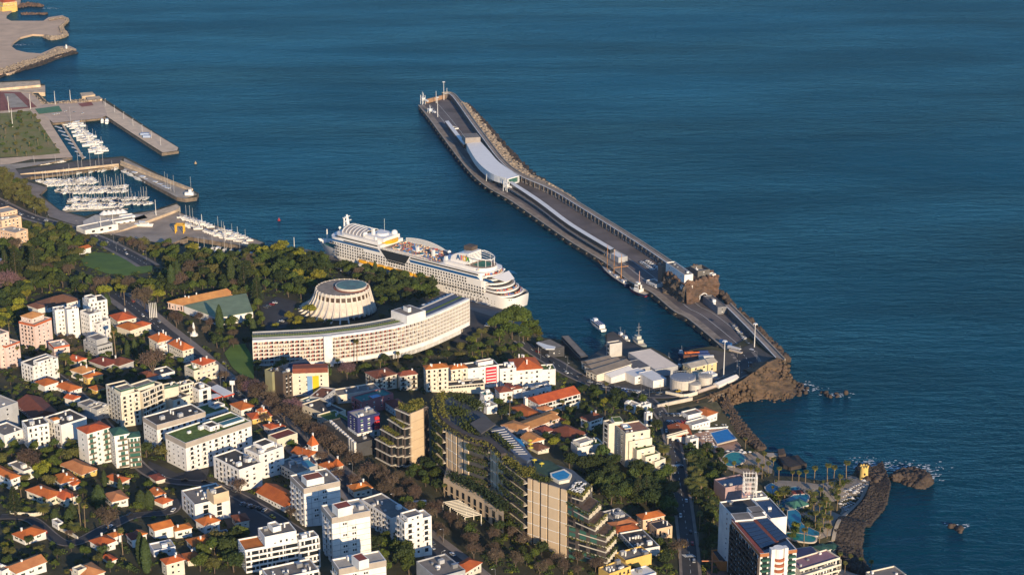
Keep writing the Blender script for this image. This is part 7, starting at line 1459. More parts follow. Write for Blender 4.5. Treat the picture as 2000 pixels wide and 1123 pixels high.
for u in (.26, .0, -.27):
 for s in (-3.4, 3.4): mb.bar((L * u - 1.5, s, 2.8), (L * u, 0, 22), .06, 3); mb.bar((L * u + 1.5, s, 2.8), (L * u, 0, 22), .06, 3)
mb.build('rigging', METAL, t, kind='stuff')
t, L = ship_at((1264,579), (1229,567), 'black and red tug with a white wheelhouse and tall mast', 'tug', 8, 2.4, BB, 'tug')
mb = MB(); mb.box((-L * .02, 0, 2), (7, 5.5, 3)); mb.box((.2, 0, 5), (5, 4.6, 3)); mb.box((.6, 0, 8), (3.2, 3.2, 2.4)); mb.build('wheelhouse', BW, t); mb = MB(); mb.bar((-1, 0, 10), (-1, 0, 21), .35, 6, .2); mb.build('mast', W('mast_pink', (.6,.35,.28)), t); mb = MB(); mb.box((.9, 0, 8.8), (3.0, 3.4, .9)); mb.box((.4, 0, 6), (4.7, 4.75, .8)); mb.build('window', BG, t); mb = MB(); mb.cyl((-3, 1.5, 5), .7, 4, 8); mb.build('funnel', BROWN, t)
mb = MB(); hb, dk = hullmb(L * 1.01, 8.2, .5, .1, .8, .8, 18); hb.build('red_waterline', BR, t)
t, L = ship_at((1179,648), (1152,628), 'white excursion boat sailing into the inner harbour', 'boat', 6.5, 2.0, BW, 'excursion_boat')
mb = MB(); mb.prism([(-L * .4, -2.6), (L * .22, -2.3), (L * .28, 0), (L * .22, 2.3), (-L * .4, 2.6)], 1.9, 4.3); mb.prism([(-L * .38, -2.4), (L * .05, -2.3), (L * .05, 2.3), (-L * .38, 2.4)], 4.3, 5.0); mb.box((L * .1, 0, 4.3), (3.5, 3.2, 2.2)); mb.build('cabin', BW, t); mb = MB(); mb.prism([(-L * .39, -2.64), (L * .22, -2.34), (L * .22, 2.34), (-L * .39, 2.64)], 2.9, 3.8); mb.build('window', BG, t); mb = MB()
for i in range(26): mb.box((-L * .36 + (i % 9) * 1.1, -1.9 + (i // 9) * 1.9, 5.0), (.5, .5, .8))
mb.build('seat', CANV, t, kind='stuff')
t, L = ship_at((1257,681), (1234,664), 'grey green patrol ship with a lattice mast beside the finger pier', 'patrol ship', 7, 2.8, W('naval_grey', (.30,.33,.30)), 'patrol_ship')
mb = MB(); mb.box((-1, 0, 2.6), (9, 5, 2.8)); mb.box((0, 0, 5.4), (5, 4, 2.4)); mb.build('superstructure', W('naval_pale', (.52,.52,.44)), t); mb = MB(); mb.bar((-1.5, 0, 7.8), (-1.5, 0, 19), .5, 5, .2); mb.beam((-1.5, -2.4, 13), (-1.5, 2.4, 13), .4, .4); mb.beam((-1.5, -1.8, 15.5), (-1.5, 1.8, 15.5), .4, .4); mb.build('mast', METAL, t)
for k, (a, b, m, lb) in enumerate([((1227,668),(1213,656),BW,'rusty white fishing boat with nets behind the harbour tower'), ((1216,660),(1208,652),BR,'small red fishing boat at the finger pier'), ((1300,703),(1312,710),BR,'little red trawler beside the pale warehouse'), ((1322,722),(1330,714),BB,'small blue fishing boat near the yellow shed'), ((1328,690),(1334,696),CANV,'small blue launch by the orange container')]):
 t, L = ship_at(a, b, lb, 'fishing boat', 4.2, 1.5, m, 'fishing_boat'); mb = MB(); mb.box((-L * .15, 0, 1.3), (3, 2.2, 2.2)); mb.build('wheelhouse', BW, t); mb = MB(); mb.bar((0, 0, 1.4), (0, 0, 8), .14, 4); mb.bar((0, 0, 5), (L * .35, 0, 6.5), .1, 4); mb.build('mast', METAL, t)
for i in range(5):
 p = at(204 + i * 9, 423 - i * .8, 6); t = thing('peaked_tent', 'white peaked tent on the marina terrace', 'tent', p, 0, 'white peaked tents by the marina'); mb = MB(); mb.cyl((0, 0, 2.6), 5.2, 3.6, 8, .15); mb.build('canopy', TRIM, t); mb = MB(); [mb.bar((4.4 * math.cos(a), 4.4 * math.sin(a), 0), (4.4 * math.cos(a), 4.4 * math.sin(a), 2.8), .12, 4) for a in (0, 1.57, 3.14, 4.71)]; mb.build('pole', METAL, t)
B('clubhouse', 'long curved white boathouse with grey doors below the white tents', 'building', [V((163,440),(166,450),(222,434),9,WHITE,rm=F_LT,sl='',sr='s,9',units=0), V((218,429),(222,434),(262,427),9,WHITE,rm=F_LT,sl='',sr='s,6',units=0), V((236,420),(238,425),(262,420),9,WHITE,rm=F_MET,sl='',sr='',units=0)])
t = thing('boat_lift', 'yellow four legged boat lift in the boatyard', 'crane', at(352, 454, 4)); mb = MB()
for sx in (-4, 4):
 for sy in (-3, 3): mb.box((sx, sy, 0), (.9, .9, 8))
 mb.beam((sx, -3.5, 8.6), (sx, 3.5, 8.6), .9, .9)
for sy in (-3, 3): mb.beam((-4, sy, 8.6), (4, sy, 8.6), .9, .9)
mb.build('frame', W('crane_yellow', (.75,.42,.03)), t)
for a in [(395,447,15,'flagpole beside the boatyard boats'),(305,424,18,'mast by the mole gate'),(222,452,17,'lamp mast on the marina drive'),(198,456,17,'lamp mast at the boathouse corner'),(440,470,15,'thin mast near the end of the boatyard'),(18,222,22,'pale pole on the western park lawn'),(25,250,24,'tall pale pole in the palm lawn'),(60,214,20,'lamp pole by the red paving'),(108,205,18,'lamp pole on the plaza edge'),(138,200,16,'lamp pole beside the green court')]: mast(*a, group='slender poles of the waterfront', head=False)
mr = [at(x, y, 4.5) for x, y in ((206,207),(224,220),(242,233),(260,246),(278,258),(296,271),(314,284))]
for i, p in enumerate(mr): t = thing('street_lamp', 'thin lamp post along the edge of the big bare mole', 'lamp post', p, 0, 'lamp posts of the big mole'); mb = MB(); mb.bar((0, 0, 0), (0, 0, 9), .16, 5, .1); mb.box((.5, 0, 9), (1.2, .4, .2)); mb.build('post', TRIM, t)
t = thing('mole_hut', 'group of blue and white huts on the big mole', 'hut', at(283, 264, 4)); mb = MB(); mb.box((0, 0, 0), (10, 5, 2.6)); mb.box((5, -12, 0), (9, 5, 2.6)); mb.build('hut_body', W('hut_blue', (.35,.42,.55)), t)
t = thing('beacon', 'small white beacon on the tip of the boulder arm', 'beacon', at(130, 97, 6)); mb = MB(); mb.cyl((0, 0, 0), 1.6, 7, 10, 1.1); mb.build('tower', TRIM, t); mb = MB(); mb.cyl((0, 0, 7), .9, 1.4, 8); mb.build('lantern', BG, t)
t = thing('harbour_light', 'harbour light hut with flags at the tip of the outer mole', 'beacon', at(370, 381, 5)); mb = MB(); mb.box((0, 0, 0), (9, 5, 3)); mb.box((1, 0, 3), (3, 3, 3)); mb.build('hut', TRIM, t); mb = MB(); mb.bar((2, 0, 3), (2, 0, 20), .15, 4); mb.build('mast', ALU, t)
for k, (x, y, m, lb) in enumerate([(545,431,BR,'small red buoy on the open water left of the ship'), (382,320,W('buoy_tan', (.5,.35,.2)),'small tan buoy beyond the marina mole')]):
 t = thing('buoy', lb, 'buoy', at(x, y, 0)); mb = MB(); mb.cyl((0, 0, -.4), 1.5, 1.2, 10); mb.cyl((0, 0, .8), .9, 2.2, 8, .2); mb.build('float', m, t)
# ================================================================ vegetation
def leafmat(n, a, b, ov=.22): return mat(n, a, .75, col2=b, scale=.45, obj_var=ov, spec=.2)
LG = leafmat('leaf_green', (.098, .125, .022), (.040, .062, .014)); LD = leafmat('leaf_dark', (.052, .070, .020), (.024, .038, .013)); LY = leafmat('leaf_yellow_green', (.25, .235, .025), (.13, .14, .018)); LO = leafmat('leaf_olive', (.135, .125, .036), (.07, .07, .022))
TW_ = leafmat('bare_twig', (.150, .105, .072), (.085, .062, .046)); TP = leafmat('blossom_twig', (.21, .115, .13), (.13, .08, .085)); BARK = mat('bark', (.13, .095, .07), .95, var=.3, scale=1.5); BARKP = mat('palm_bark', (.22, .16, .10), .95, var=.3, scale=1.5); FROND = leafmat('palm_frond', (.12, .115, .025), (.06, .068, .018)); DRYF = leafmat('dry_frond', (.36, .23, .10), (.22, .14, .06)); CYP = leafmat('cypress_leaf', (.055, .075, .024), (.030, .045, .015)); CONI = leafmat('conifer_needle', (.070, .085, .030), (.035, .048, .018))
def quads(P, nrm, s, asp=.65, g_=None):
 n = len(P); nrm = nrm / (np.linalg.norm(nrm, axis=1)[:, None] + 1e-9); a = np.cross(nrm, g_.normal(size=(n, 3))); a /= np.linalg.norm(a, axis=1)[:, None] + 1e-9; b = np.cross(nrm, a); s = np.asarray(s).reshape(-1, 1) * np.ones((n, 1))
 return np.stack([P - a * s - b * s * asp, P + a * s - b * s * asp, P + a * s + b * s * asp, P - a * s + b * s * asp], 1).reshape(-1, 3)
def meshq(name, v, m): return np_mesh(name, v, np.arange(len(v)).reshape(-1, 4), m)
def crown_lobes(seed, rx, rz, zc, nl, n, s, flat=False):
 g_ = np.random.default_rng(seed); c = g_.normal(size=(nl, 3)); c /= np.linalg.norm(c, axis=1)[:, None]; c *= g_.uniform(.35, .8, (nl, 1)); c[:, 2] = np.abs(c[:, 2]) * .9 - .25; c *= (rx, rx, rz)
 lr = g_.uniform(.22, .5, nl) * rx; c *= (g_.uniform(.85, 1.2), g_.uniform(.85, 1.2), g_.uniform(.85, 1.15)); k = g_.integers(0, nl, n); d = g_.normal(size=(n, 3)); d[:, 2] += .35; d /= np.linalg.norm(d, axis=1)[:, None]
 P = c[k] + d * (lr[k] * g_.uniform(.72, 1.05, n) ** .6 * np.where(g_.random(n) < .12, g_.uniform(1.05, 1.45, n), 1))[:, None] * (1, 1, .75 if flat else .9); P[:, 2] += zc; return quads(P, d + g_.normal(0, .55, (n, 3)), s * g_.uniform(.6, 1.25, n), .7, g_)
def trunkmb(h, r, lean=.3, nb=5, spread=2.2, seed=0):
 g_ = random.Random(seed); mb = MB(); top = Vector((g_.uniform(-lean, lean), g_.uniform(-lean, lean), h)); mb.bar((0, 0, -1), top, r, 7, r * .62)
 for i in range(nb): a = 6.283 * i / nb + g_.random(); e = top + Vector((math.cos(a) * spread, math.sin(a) * spread, g_.uniform(.8, 2.0) * spread * .7)); mb.bar(top, e, r * .5, 5, r * .18)
 return mb
PT = {}
def prototree(kind, name, crowns, trunkf, cm, tm=BARK, extra=None):
 L = []
 for i, v in enumerate(crowns):
  me = meshq('crown', v, cm); tr = trunkf(i); tm_ = bpy.data.meshes.new('trunk'); tm_.from_pydata(tr.v, [], tr.f); tm_.materials.append(tm); tm_.update(); L.append((me, tm_, extra[i] if extra else None))
 PT[kind] = (name, L)
prototree('broad', 'broadleaf_tree', [crown_lobes(i, 4.6, 3.6, 6.4, 13, 1700, .36) for i in range(5)], lambda i: trunkmb(4, .35, seed=i), LG)
prototree('laurel', 'laurel_tree', [crown_lobes(60 + i, 3.9, 4.4, 6.0, 12, 1700, .33) for i in range(4)], lambda i: trunkmb(3.5, .35, seed=i), leafmat('laurel_leaf', (.085, .115, .03), (.035, .058, .018)))
prototree('dark', 'evergreen_tree', [crown_lobes(20 + i, 4.4, 4.6, 6.6, 15, 1800, .36) for i in range(4)], lambda i: trunkmb(4, .4, seed=i), LD)
prototree('olive', 'brown_green_tree', [crown_lobes(30 + i, 5.0, 3.3, 6.2, 14, 1500, .34) for i in range(4)], lambda i: trunkmb(4, .35, seed=i), LO)
prototree('yellow', 'umbrella_tree', [crown_lobes(40 + i, 5.4, 2.3, 7.6, 15, 1700, .38, True) for i in range(3)], lambda i: trunkmb(5.5, .35, nb=7, spread=3, seed=i), LY)
def bare(seed, R_=4.8):
 g_ = random.Random(seed); mb = MB(); tips = []
 def grow(p, d, L, r, k):
  q = p + d * L; mb.bar(p, q, r, 4, r * .65)
  if k == 0: tips.append((q, d)); return
  for _ in range(3 if k > 1 else 2): nd = (d + Vector((g_.gauss(0, .55), g_.gauss(0, .55), g_.gauss(.1, .3)))).normalized(); grow(q, nd, L * g_.uniform(.62, .85), r * .62, k - 1)
 for a in range(4): grow(Vector((0, 0, 2.6)), Vector((math.cos(a * 1.57 + g_.random()) * .6, math.sin(a * 1.57 + g_.random()) * .6, 1)).normalized(), 2.3, .2, 3)
 mb.bar((0, 0, -1), (0, 0, 2.8), .34, 6, .26); return mb, tips
BT = [bare(i) for i in range(4)]
def twigs(i, n=1500, s=.5):
 g_ = np.random.default_rng(i); T = np.array([tuple(q) for q, d in BT[i % 4][1]]); k = g_.integers(0, len(T), n); P = T[k] + g_.normal(0, .75, (n, 3)); P[:, 2] -= np.abs(g_.normal(0, .4, n)) * .5; return quads(P, g_.normal(size=(n, 3)), s * g_.uniform(.5, 1.3, n), .16, g_)
prototree('bare', 'bare_tree', [twigs(i) for i in range(4)], lambda i: BT[i][0], TW_); prototree('blossom', 'bare_tree', [twigs(i, 1500, .42) for i in range(2)], lambda i: BT[i][0], TP)
def cyp(seed, h=13, r=1.7, n=1500):
 g_ = np.random.default_rng(seed); z = g_.uniform(.03, 1, n) ; a = g_.uniform(0, 6.283, n); rr = r * np.sin(np.pi * np.clip(z * .86 + .12, 0, 1)) ** .75 * g_.uniform(.82, 1.06, n); P = np.column_stack([rr * np.cos(a), rr * np.sin(a), z * h]); return quads(P, np.column_stack([np.cos(a), np.sin(a), np.full(n, .5)]) + g_.normal(0, .4, (n, 3)), .34, .8, g_)
prototree('cypress', 'cypress_tree', [cyp(i) for i in range(3)], lambda i: trunkmb(4, .25, .05, 0, 0, i), CYP); prototree('fatcypress', 'cypress_tree', [cyp(9 + i, 8, 2.3) for i in range(2)], lambda i: trunkmb(2, .25, .05, 0, 0, i), CYP)
def norf(seed, h=22, n=2400):
 g_ = np.random.default_rng(seed); tiers = 13; k = g_.integers(0, tiers, n); zt = 3 + (h - 3) * (k / tiers); R_ = 5.2 * (1 - k / tiers) ** .8 + .4; br_ = g_.integers(0, 7, n) * .8976 + k * .4; t = np.sqrt(g_.random(n)); a = br_ + g_.normal(0, .12, n) / (t + .2); P = np.column_stack([R_ * t * np.cos(a), R_ * t * np.sin(a), zt + t * .9 + g_.normal(0, .22, n)]); return quads(P, np.column_stack([g_.normal(0, .5, n), g_.normal(0, .5, n), np.ones(n)]), .42, .5, g_)
prototree('norfolk', 'conifer_tree', [norf(i) for i in range(3)], lambda i: trunkmb(21, .4, .1, 0, 0, i), CONI)
def fronds(mb, n, L, droop, z, wd, up0=.9, seed=0):
 g_ = random.Random(seed)
 for i in range(n):
  a = 6.283 * i / n * 2.618; e = up0 - 1.25 * (i / n) ; d = Vector((math.cos(a), math.sin(a), 0)); p = Vector((0, 0, z)); v = d * math.cos(e) + Vector((0, 0, math.sin(e))); sd = Vector((-d.y, d.x, 0)); k = 5
  for s in range(k):
   q = p + v * (L / k); w0, w1 = wd * (.35 + math.sin(math.pi * (s + .15) / k)), wd * (.35 + math.sin(math.pi * (s + 1.0) / k)) * (s < k - 1); dn = Vector((0, 0, -.35))
   mb.quad(p, q, q + sd * w1 + dn * w1, p + sd * w0 + dn * w0); mb.quad(q, p, p - sd * w0 + dn * w0, q - sd * w1 + dn * w1); p = q; v = (v + Vector((0, 0, -droop))).normalized()
def palmproto(kind, name, h, L, n, droop, wd, skirt):
 LL = []
 for i in range(3):
  hh = h * (.85 + .15 * i); c = MB(); fronds(c, n, L, droop, hh, wd, seed=i); me = bpy.data.meshes.new('crown'); me.from_pydata(c.v, [], c.f); me.materials.append(FROND); me.update()
  t = MB(); t.bar((0, 0, -1), (.3 * i, .1, hh), .3 if L < 2.4 else .42, 7, .22 if L < 2.4 else .36); tm = bpy.data.meshes.new('trunk'); tm.from_pydata(t.v, [], t.f); tm.materials.append(BARKP); tm.update(); ex = None
  if skirt: s = MB(); s.cyl((.25 * i, .1, hh - 2.0), .45, 2.0, 9, 1.35); s.v = [(x * random.uniform(.8, 1.2), y * random.uniform(.8, 1.2), z + random.uniform(-.3, .2)) for x, y, z in s.v]; ex = bpy.data.meshes.new('dry_skirt'); ex.from_pydata(s.v, [], s.f); ex.materials.append(DRYF); ex.update()
  LL.append((me, tm, ex))
 PT[kind] = (name, LL)
palmproto('fan', 'fan_palm', 9.5, 2.3, 26, .22, .55, True); palmproto('tallfan', 'fan_palm', 15, 2.2, 26, .22, .55, True); palmproto('date', 'date_palm', 6, 4.3, 42, .20, .42, False); palmproto('shortdate', 'date_palm', 3.2, 4.0, 36, .22, .42, False)
tr_rng = random.Random(77); TREEPOS = []
def tree(kind, p, label, group, s=1.0, cat=None):
 name, L = PT[kind]; me, tm, ex = tr_rng.choice(L); t = thing(name, label, cat or ('palm' if 'palm' in name else 'tree'), p, tr_rng.uniform(0, 6.28), group); k = s * tr_rng.uniform(.92, 1.1); t.scale = (k, k, k * tr_rng.uniform(.92, 1.1))
 link('crown', me, t); link('trunk', tm, t)
 if ex: link('dry_skirt', ex, t)
 TREEPOS.append((p[0], p[1])); return t
_FB = [(min(p[0] for p in f) - 3, max(p[0] for p in f) + 3, min(p[1] for p in f) - 3, max(p[1] for p in f) + 3, f) for f in FOOT]
def blocked(x, y, m=2.5):
 for a, b, c, d, f in _FB:
  if a < x < b and c < y < d:
   if inpoly(x, y, f): return True
   for i in range(len(f)):
    p, q = f[i], f[(i + 1) % len(f)]; vx, vy = q[0] - p[0], q[1] - p[1]; L2 = vx * vx + vy * vy + 1e-9; t = max(0, min(1, ((x - p[0]) * vx + (y - p[1]) * vy) / L2))
    if (x - p[0] - vx * t) ** 2 + (y - p[1] - vy * t) ** 2 < m * m: return True
 return False
_RP = [(np.array([(p.x, p.y) for p in l]), h) for l, h in ROADS]
def onroad(x, y, m=0.0):
 for A, h in _RP:
  if ((A - (x, y)) ** 2).sum(1).min() < (h + m + 1.5) ** 2: return True
 return False
_LANDP = [(p.x, p.y) for p in LAND]; NOTREE = [[tuple(gr(x, y))[:2] for x, y in q] for q in ([(158,508),(178,494),(262,503),(300,516),(296,532),(205,534)], [(508,600),(540,580),(580,590),(560,640),(520,650)], [(440,690),(478,672),(495,700),(490,735),(455,716)], [(918,600),(980,620),(935,665),(880,672),(905,640)], [(1355,848),(1392,838),(1418,838),(1448,872),(1440,884),(1396,886),(1370,872)], [(1142,702),(1262,684),(1324,715),(1390,684),(1440,700),(1470,715),(1420,735),(1260,765),(1180,752)], [(420,940),(520,975),(560,1020),(510,1050),(450,1040)], [(290,900),(410,915),(400,945),(290,930)])]
KW = {'laurel': 'tall oval green tree', 'broad': 'round crowned green tree', 'dark': 'dark evergreen tree', 'olive': 'brownish green tree', 'yellow': 'bright yellow green umbrella tree', 'bare': 'bare brown winter tree', 'blossom': 'bare tree with mauve blossom', 'cypress': 'slim dark cypress', 'fatcypress': 'plump cone shaped cypress', 'norfolk': 'tall tiered conifer', 'fan': 'fan palm with a dry tan skirt', 'tallfan': 'very tall thin fan palm', 'date': 'feathery date palm', 'shortdate': 'low spreading date palm'}
def grove(pxpoly, mix, sp, where, smin=.7, smax=1.15, cap=400, rd=True, seed=1):
 P = [tuple(gr(x, y))[:2] for x, y in pxpoly]; g_ = random.Random(seed); x0, x1, y0, y1 = min(p[0] for p in P), max(p[0] for p in P), min(p[1] for p in P), max(p[1] for p in P); n = 0; pts = []
 for _ in range(int((x1 - x0) * (y1 - y0) / (sp * sp) * 5)):
  x, y = g_.uniform(x0, x1), g_.uniform(y0, y1)
  if not inpoly(x, y, P) or not inpoly(x, y, _LANDP) or blocked(x, y) or (rd and onroad(x, y)) or any(inpoly(x, y, q) for q in NOTREE): continue
  if any((x - a) ** 2 + (y - b) ** 2 < (sp * 1.02) ** 2 for a, b in TREEPOS[-700:]): continue
  k = g_.choices(list(mix), list(mix.values()))[0]; sz_ = g_.uniform(smin, smax) * .95; nn_ = near(x, y); tree(k, (x, y, hz(x, y)), (('small ' if sz_ < smin + (smax - smin) * .3 else 'large ' if sz_ > smin + (smax - smin) * .65 else '') + KW[k] + (nn_ or ' ' + where)), 'trees ' + where, sz_); n += 1
  if n >= cap: break
def T(kind, px, py, label, s=1.0, group='single trees of the town'): return tree(kind, gr(px, py), label, group, s)
for a in [('norfolk',12,535,'tall conifer at the left edge of the park',.95),('norfolk',32,546,'broad tall conifer in the western park',1.15),('norfolk',69,540,'dense tall conifer right of the broad park conifer',1.2),('norfolk',478,572,'tall pale conifer between the park and the casino',1.15),('norfolk',503,592,'tiered conifer in front of the green roofed hall',1.05),('norfolk',30,1008,'tall thin conifer in the walled garden at lower left',.85),('cypress',336,566,'tallest slim cypress below the park lawn',1.9),('cypress',348,556,'second slim cypress beside the tallest one',1.5),('cypress',453,562,'lone slim cypress above the green roofed hall',1.75),('cypress',376,520,'dark cypress by the boat basin',.9),('cypress',420,520,'dark cypress near the moored sailing boats',.9),('cypress',430,650,'tall cypress in front of the green roof',1.75),('cypress',496,665,'slim cypress at the end wall of the curved hotel',1.4),('cypress',733,545,'slim cypress in front of the ship lifeboats',1.15),('cypress',250,700,'thin pale cypress beside the tall palm',1.15),('cypress',264,695,'second thin cypress beside the tall palm',1.0),('fatcypress',209,598,'plump dark cypress near the flagpoles',1.25),('fatcypress',194,990,'big round cypress beside the pyramid roofed bungalow',1.5),('fatcypress',276,992,'left one of the twin cypresses by the orange gables',1.25),('fatcypress',292,990,'right one of the twin cypresses by the orange gables',1.3),('cypress',205,952,'slim cypress before the villa with the orange hipped roof',.8),('cypress',236,970,'slim cypress right of that villa front',.9),('fatcypress',108,1022,'cypress left of the white gatehouse',1.1),('fatcypress',135,1022,'leaning cypress right of the white gatehouse',1.1),('fatcypress',142,1014,'second cypress right of the white gatehouse',1.2),('cypress',277,1105,'very tall dark cypress beside the blue white flat house',1.5),('cypress',287,1118,'broad dark cypress at the bottom near the flat house',1.35),
 ('yellow',205,585,'large yellow green umbrella tree left of the tall palm',1.15),('yellow',236,580,'umbrella tree above the plump cypress',1.0),('yellow',290,584,'brightest yellow green umbrella tree',1.25),('yellow',308,590,'umbrella tree beside the pink palace wing',1.1),('yellow',350,600,'small umbrella tree above the pink palace',.8),('yellow',715,606,'lime green shrub tree at the right side of the casino',.9),('yellow',605,618,'lime green bush tree at the left foot of the casino',1.0),('yellow',565,628,'lime bush behind the curved hotel roof',.75),('yellow',85,940,'bright lime garden tree beside the bare tree',1.2),
 ('bare',283,606,'huge round bare tree beside the pink palace',1.9),('bare',300,742,'wide round bare tree above the black flat roof',2.0),('bare',60,930,'pale bare tree above the lime garden tree',1.6),('bare',212,1040,'wide low bare thicket tree in the gardens',1.5),('bare',345,640,'bare tree by the mansion street',1.2),('bare',1325,1090,'pale bare tree beside the arcaded villa',1.3),('bare',470,965,'pale bare tree at the corner of the white block',1.0),('blossom',678,742,'mauve blossoming tree below the curved hotel',1.2),('blossom',570,818,'mauve blossoming tree in the avenue row',1.4),('blossom',15,575,'pinkish bare tree at the left edge',2.0),
 ('tallfan',227,700,'tallest fan palm standing by the grey house',1.25),('tallfan',158,1030,'tall slim fan palm in the lower garden',.95),('tallfan',167,1034,'second tall slim fan palm in the lower garden',.9),('tallfan',244,598,'tall fan palm under the umbrella trees',1.0),('tallfan',19,655,'fan palm left of the pale pink apartments',.9),('tallfan',36,715,'thin fan palm in front of the pink tower',1.0),('tallfan',697,718,'big palm in front of the curved hotel',1.1),('tallfan',995,815,'lone fan palm by the dining pavilion',1.0),('tallfan',1184,783,'fan palm beside the port road bend',.8),('tallfan',240,1083,'thin palm behind the turret house',.9),('date',86,1012,'big date palm by the garden wall',1.2),('shortdate',146,1040,'low wide date palm below the gatehouse',1.1),('date',142,882,'date palm left of the green bay tower',1.2),('date',128,720,'date palms behind the white villa',1.3),('date',116,738,'dark date palm right of the white villa',1.1),('date',1160,915,'low date palm near the pipe roof garden',1.0),('date',1532,975,'big feathery palm between the blue pools',1.3)]: T(*a)
for i, (x, y, k, s) in enumerate([(1521,937,'fan',.95),(1547,940,'fan',.9),(1560,941,'fan',1.0),(1573,944,'fan',.95),(1590,942,'fan',1.0),(1616,940,'fan',1.05),(1628,939,'fan',1.0),(1653,935,'fan',1.15)]): T(k, x, y, ['leftmost','second','third','fourth','fifth','sixth','seventh','rightmost and fullest'][i] + ' fan palm of the row along the lagoon', s, 'fan palms along the lagoon')
for i, (x, y) in enumerate([(1640,958),(1636,972),(1622,968),(1602,975),(1592,985),(1634,1000),(1622,1012),(1612,1005),(1600,1015),(1588,1008),(1620,1035),(1608,1030),(1592,1030),(1615,1052),(1600,1060),(1636,985),(1575,1055),(1570,1066)]): tree('fan', gr(x, y), 'fan palm with dry skirt in the resort gardens by the pools', 'resort garden palms', 1.0)
for i, (x, y) in enumerate([(1417,922),(1433,926),(1480,920),(1492,912),(1500,926),(1478,948),(1466,930),(1488,935),(1455,880),(1510,915)]): tree('fan', gr(x, y), 'fan palm around the green oval pool', 'palms round the oval pool', .9)
for i, (x, y) in enumerate([(1351,912),(1356,925),(1352,938),(1360,955),(1368,965),(1355,972),(1348,960),(1300,915),(1310,935),(1296,890)]): tree('date', gr(x, y), 'date palm lining the hotel road', 'palms of the hotel road', 1.15)
for i, (x, y) in enumerate([(1640,1100),(1660,1108),(1680,1116),(1650,1118),(1700,1120),(1625,1112),(1390,1085),(1375,1095)]): tree('fan', gr(x, y), 'small fan palm on the paving at the bottom right', 'palms at the bottom right', .75)
for i, (x, y) in enumerate([(5,255),(12,262),(22,300),(34,305),(45,240),(58,290),(30,278),(75,285),(52,308)]): tree('fan', gr(x, y), 'young palm on the waterfront park grass', 'palms of the waterfront park', .8)
for i, (x, y, s) in enumerate([(968,650,1.6),(985,645,1.9),(1003,640,2.0),(1020,646,1.9),(1035,655,1.7),(1045,665,1.4),(1000,662,1.5),(1022,668,1.4),(975,668,1.3)]): tree('broad', gr(x, y), 'huge spreading dark green tree clump beside the ship stern', 'big tree clump by the port', s)
PK = {'broad': 5, 'dark': 3, 'olive': 2, 'yellow': 1, 'bare': 1}
grove([(0,338),(40,362),(92,418),(85,430),(0,395)], {'olive': 5, 'broad': 1}, 6.5, 'in the row above the seafront road', .8, 1.2, seed=2)
grove([(0,445),(130,452),(160,478),(150,520),(130,560),(0,600)], {'broad': 4, 'dark': 5, 'bare': 1, 'olive': 2}, 8.5, 'in the western park', .9, 1.4, seed=3)
grove([(160,470),(330,486),(335,505),(300,512),(230,490),(180,488)], {'olive': 3, 'broad': 2, 'bare': 2}, 8.5, 'between the lawn and the boatyard', .8, 1.15, seed=4)
grove([(130,552),(310,566),(330,520),(480,505),(520,540),(480,600),(430,570),(330,580),(200,585),(140,575)], {'dark': 4, 'broad': 2, 'laurel': 2, 'olive': 2, 'bare': 1}, 8.5, 'in the park below the lawn', .9, 1.35, seed=5)
grove([(310,500),(440,505),(560,490),(600,505),(650,528),(625,560),(590,590),(545,580),(500,560),(430,545)], {'broad': 3, 'laurel': 3, 'dark': 4, 'yellow': 1}, 9, 'on the park slope behind the casino', 1.0, 1.5, seed=6)
grove([(655,525),(720,540),(850,560),(862,592),(800,595),(745,605),(735,570),(690,548)], {'dark': 4, 'broad': 2, 'laurel': 2, 'bare': 1}, 9, 'between the casino and the ship', 1.0, 1.4, seed=7)
grove([(500,650),(560,632),(650,625),(760,606),(770,598),(720,590),(740,580),(760,625),(600,640)], {'broad': 2, 'olive': 2, 'yellow': 1}, 7, 'behind the curved hotel', .5, .8, seed=8)
grove([(495,600),(510,590),(530,640),(500,650),(420,650),(440,630)], {'broad': 3, 'dark': 1}, 8, 'beside the green roofed hall', .7, 1.0, seed=9)
grove([(300,610),(440,640),(490,680),(440,690),(390,660),(320,640)], {'broad': 2, 'bare': 2, 'dark': 1}, 9, 'along the upper avenue', .7, 1.1, seed=10)
grove([(500,718),(640,722),(760,705),(850,690),(960,680),(1000,700),(930,712),(820,712),(700,735),(560,760),(500,760)], {'broad': 3, 'olive': 2, 'dark': 2, 'fan': 1}, 9, 'in the gardens below the curved hotel', .6, 1.0, seed=11)
grove([(860,655),(960,640),(1055,660),(1060,690),(1000,704),(900,690),(860,672)], {'broad': 4, 'olive': 2, 'fan': 2, 'date': 1}, 9, 'in the gardens right of the curved hotel', .7, 1.1, seed=12)
grove([(470,765),(520,788),(600,852),(695,922),(735,935),(720,945),(640,890),(540,815),(465,770)], {'bare': 8, 'blossom': 1}, 7.2, 'of the avenue row above the blue building', 1.15, 1.5, rd=False, seed=13)
grove([(735,925),(800,950),(870,1010),(960,1075),(1030,1110),(1010,1123),(930,1100),(850,1050),(780,1000),(720,950)], {'bare': 6, 'broad': 1}, 8.5, 'of the avenue row below the planted tower', .85, 1.15, rd=False, seed=14)
grove([(440,745),(500,790),(560,830),(620,880),(700,955),(690,965),(600,900),(520,840),(430,760)], {'bare': 4, 'broad': 1}, 11, 'on the near side of the avenue', .7, 1.0, rd=False, seed=15)
grove([(0,590),(60,560),(60,600),(30,650),(0,650)], {'broad': 2, 'dark': 1, 'yellow': 1}, 8.5, 'at the left edge above the pink tower', .8, 1.1, seed=16)
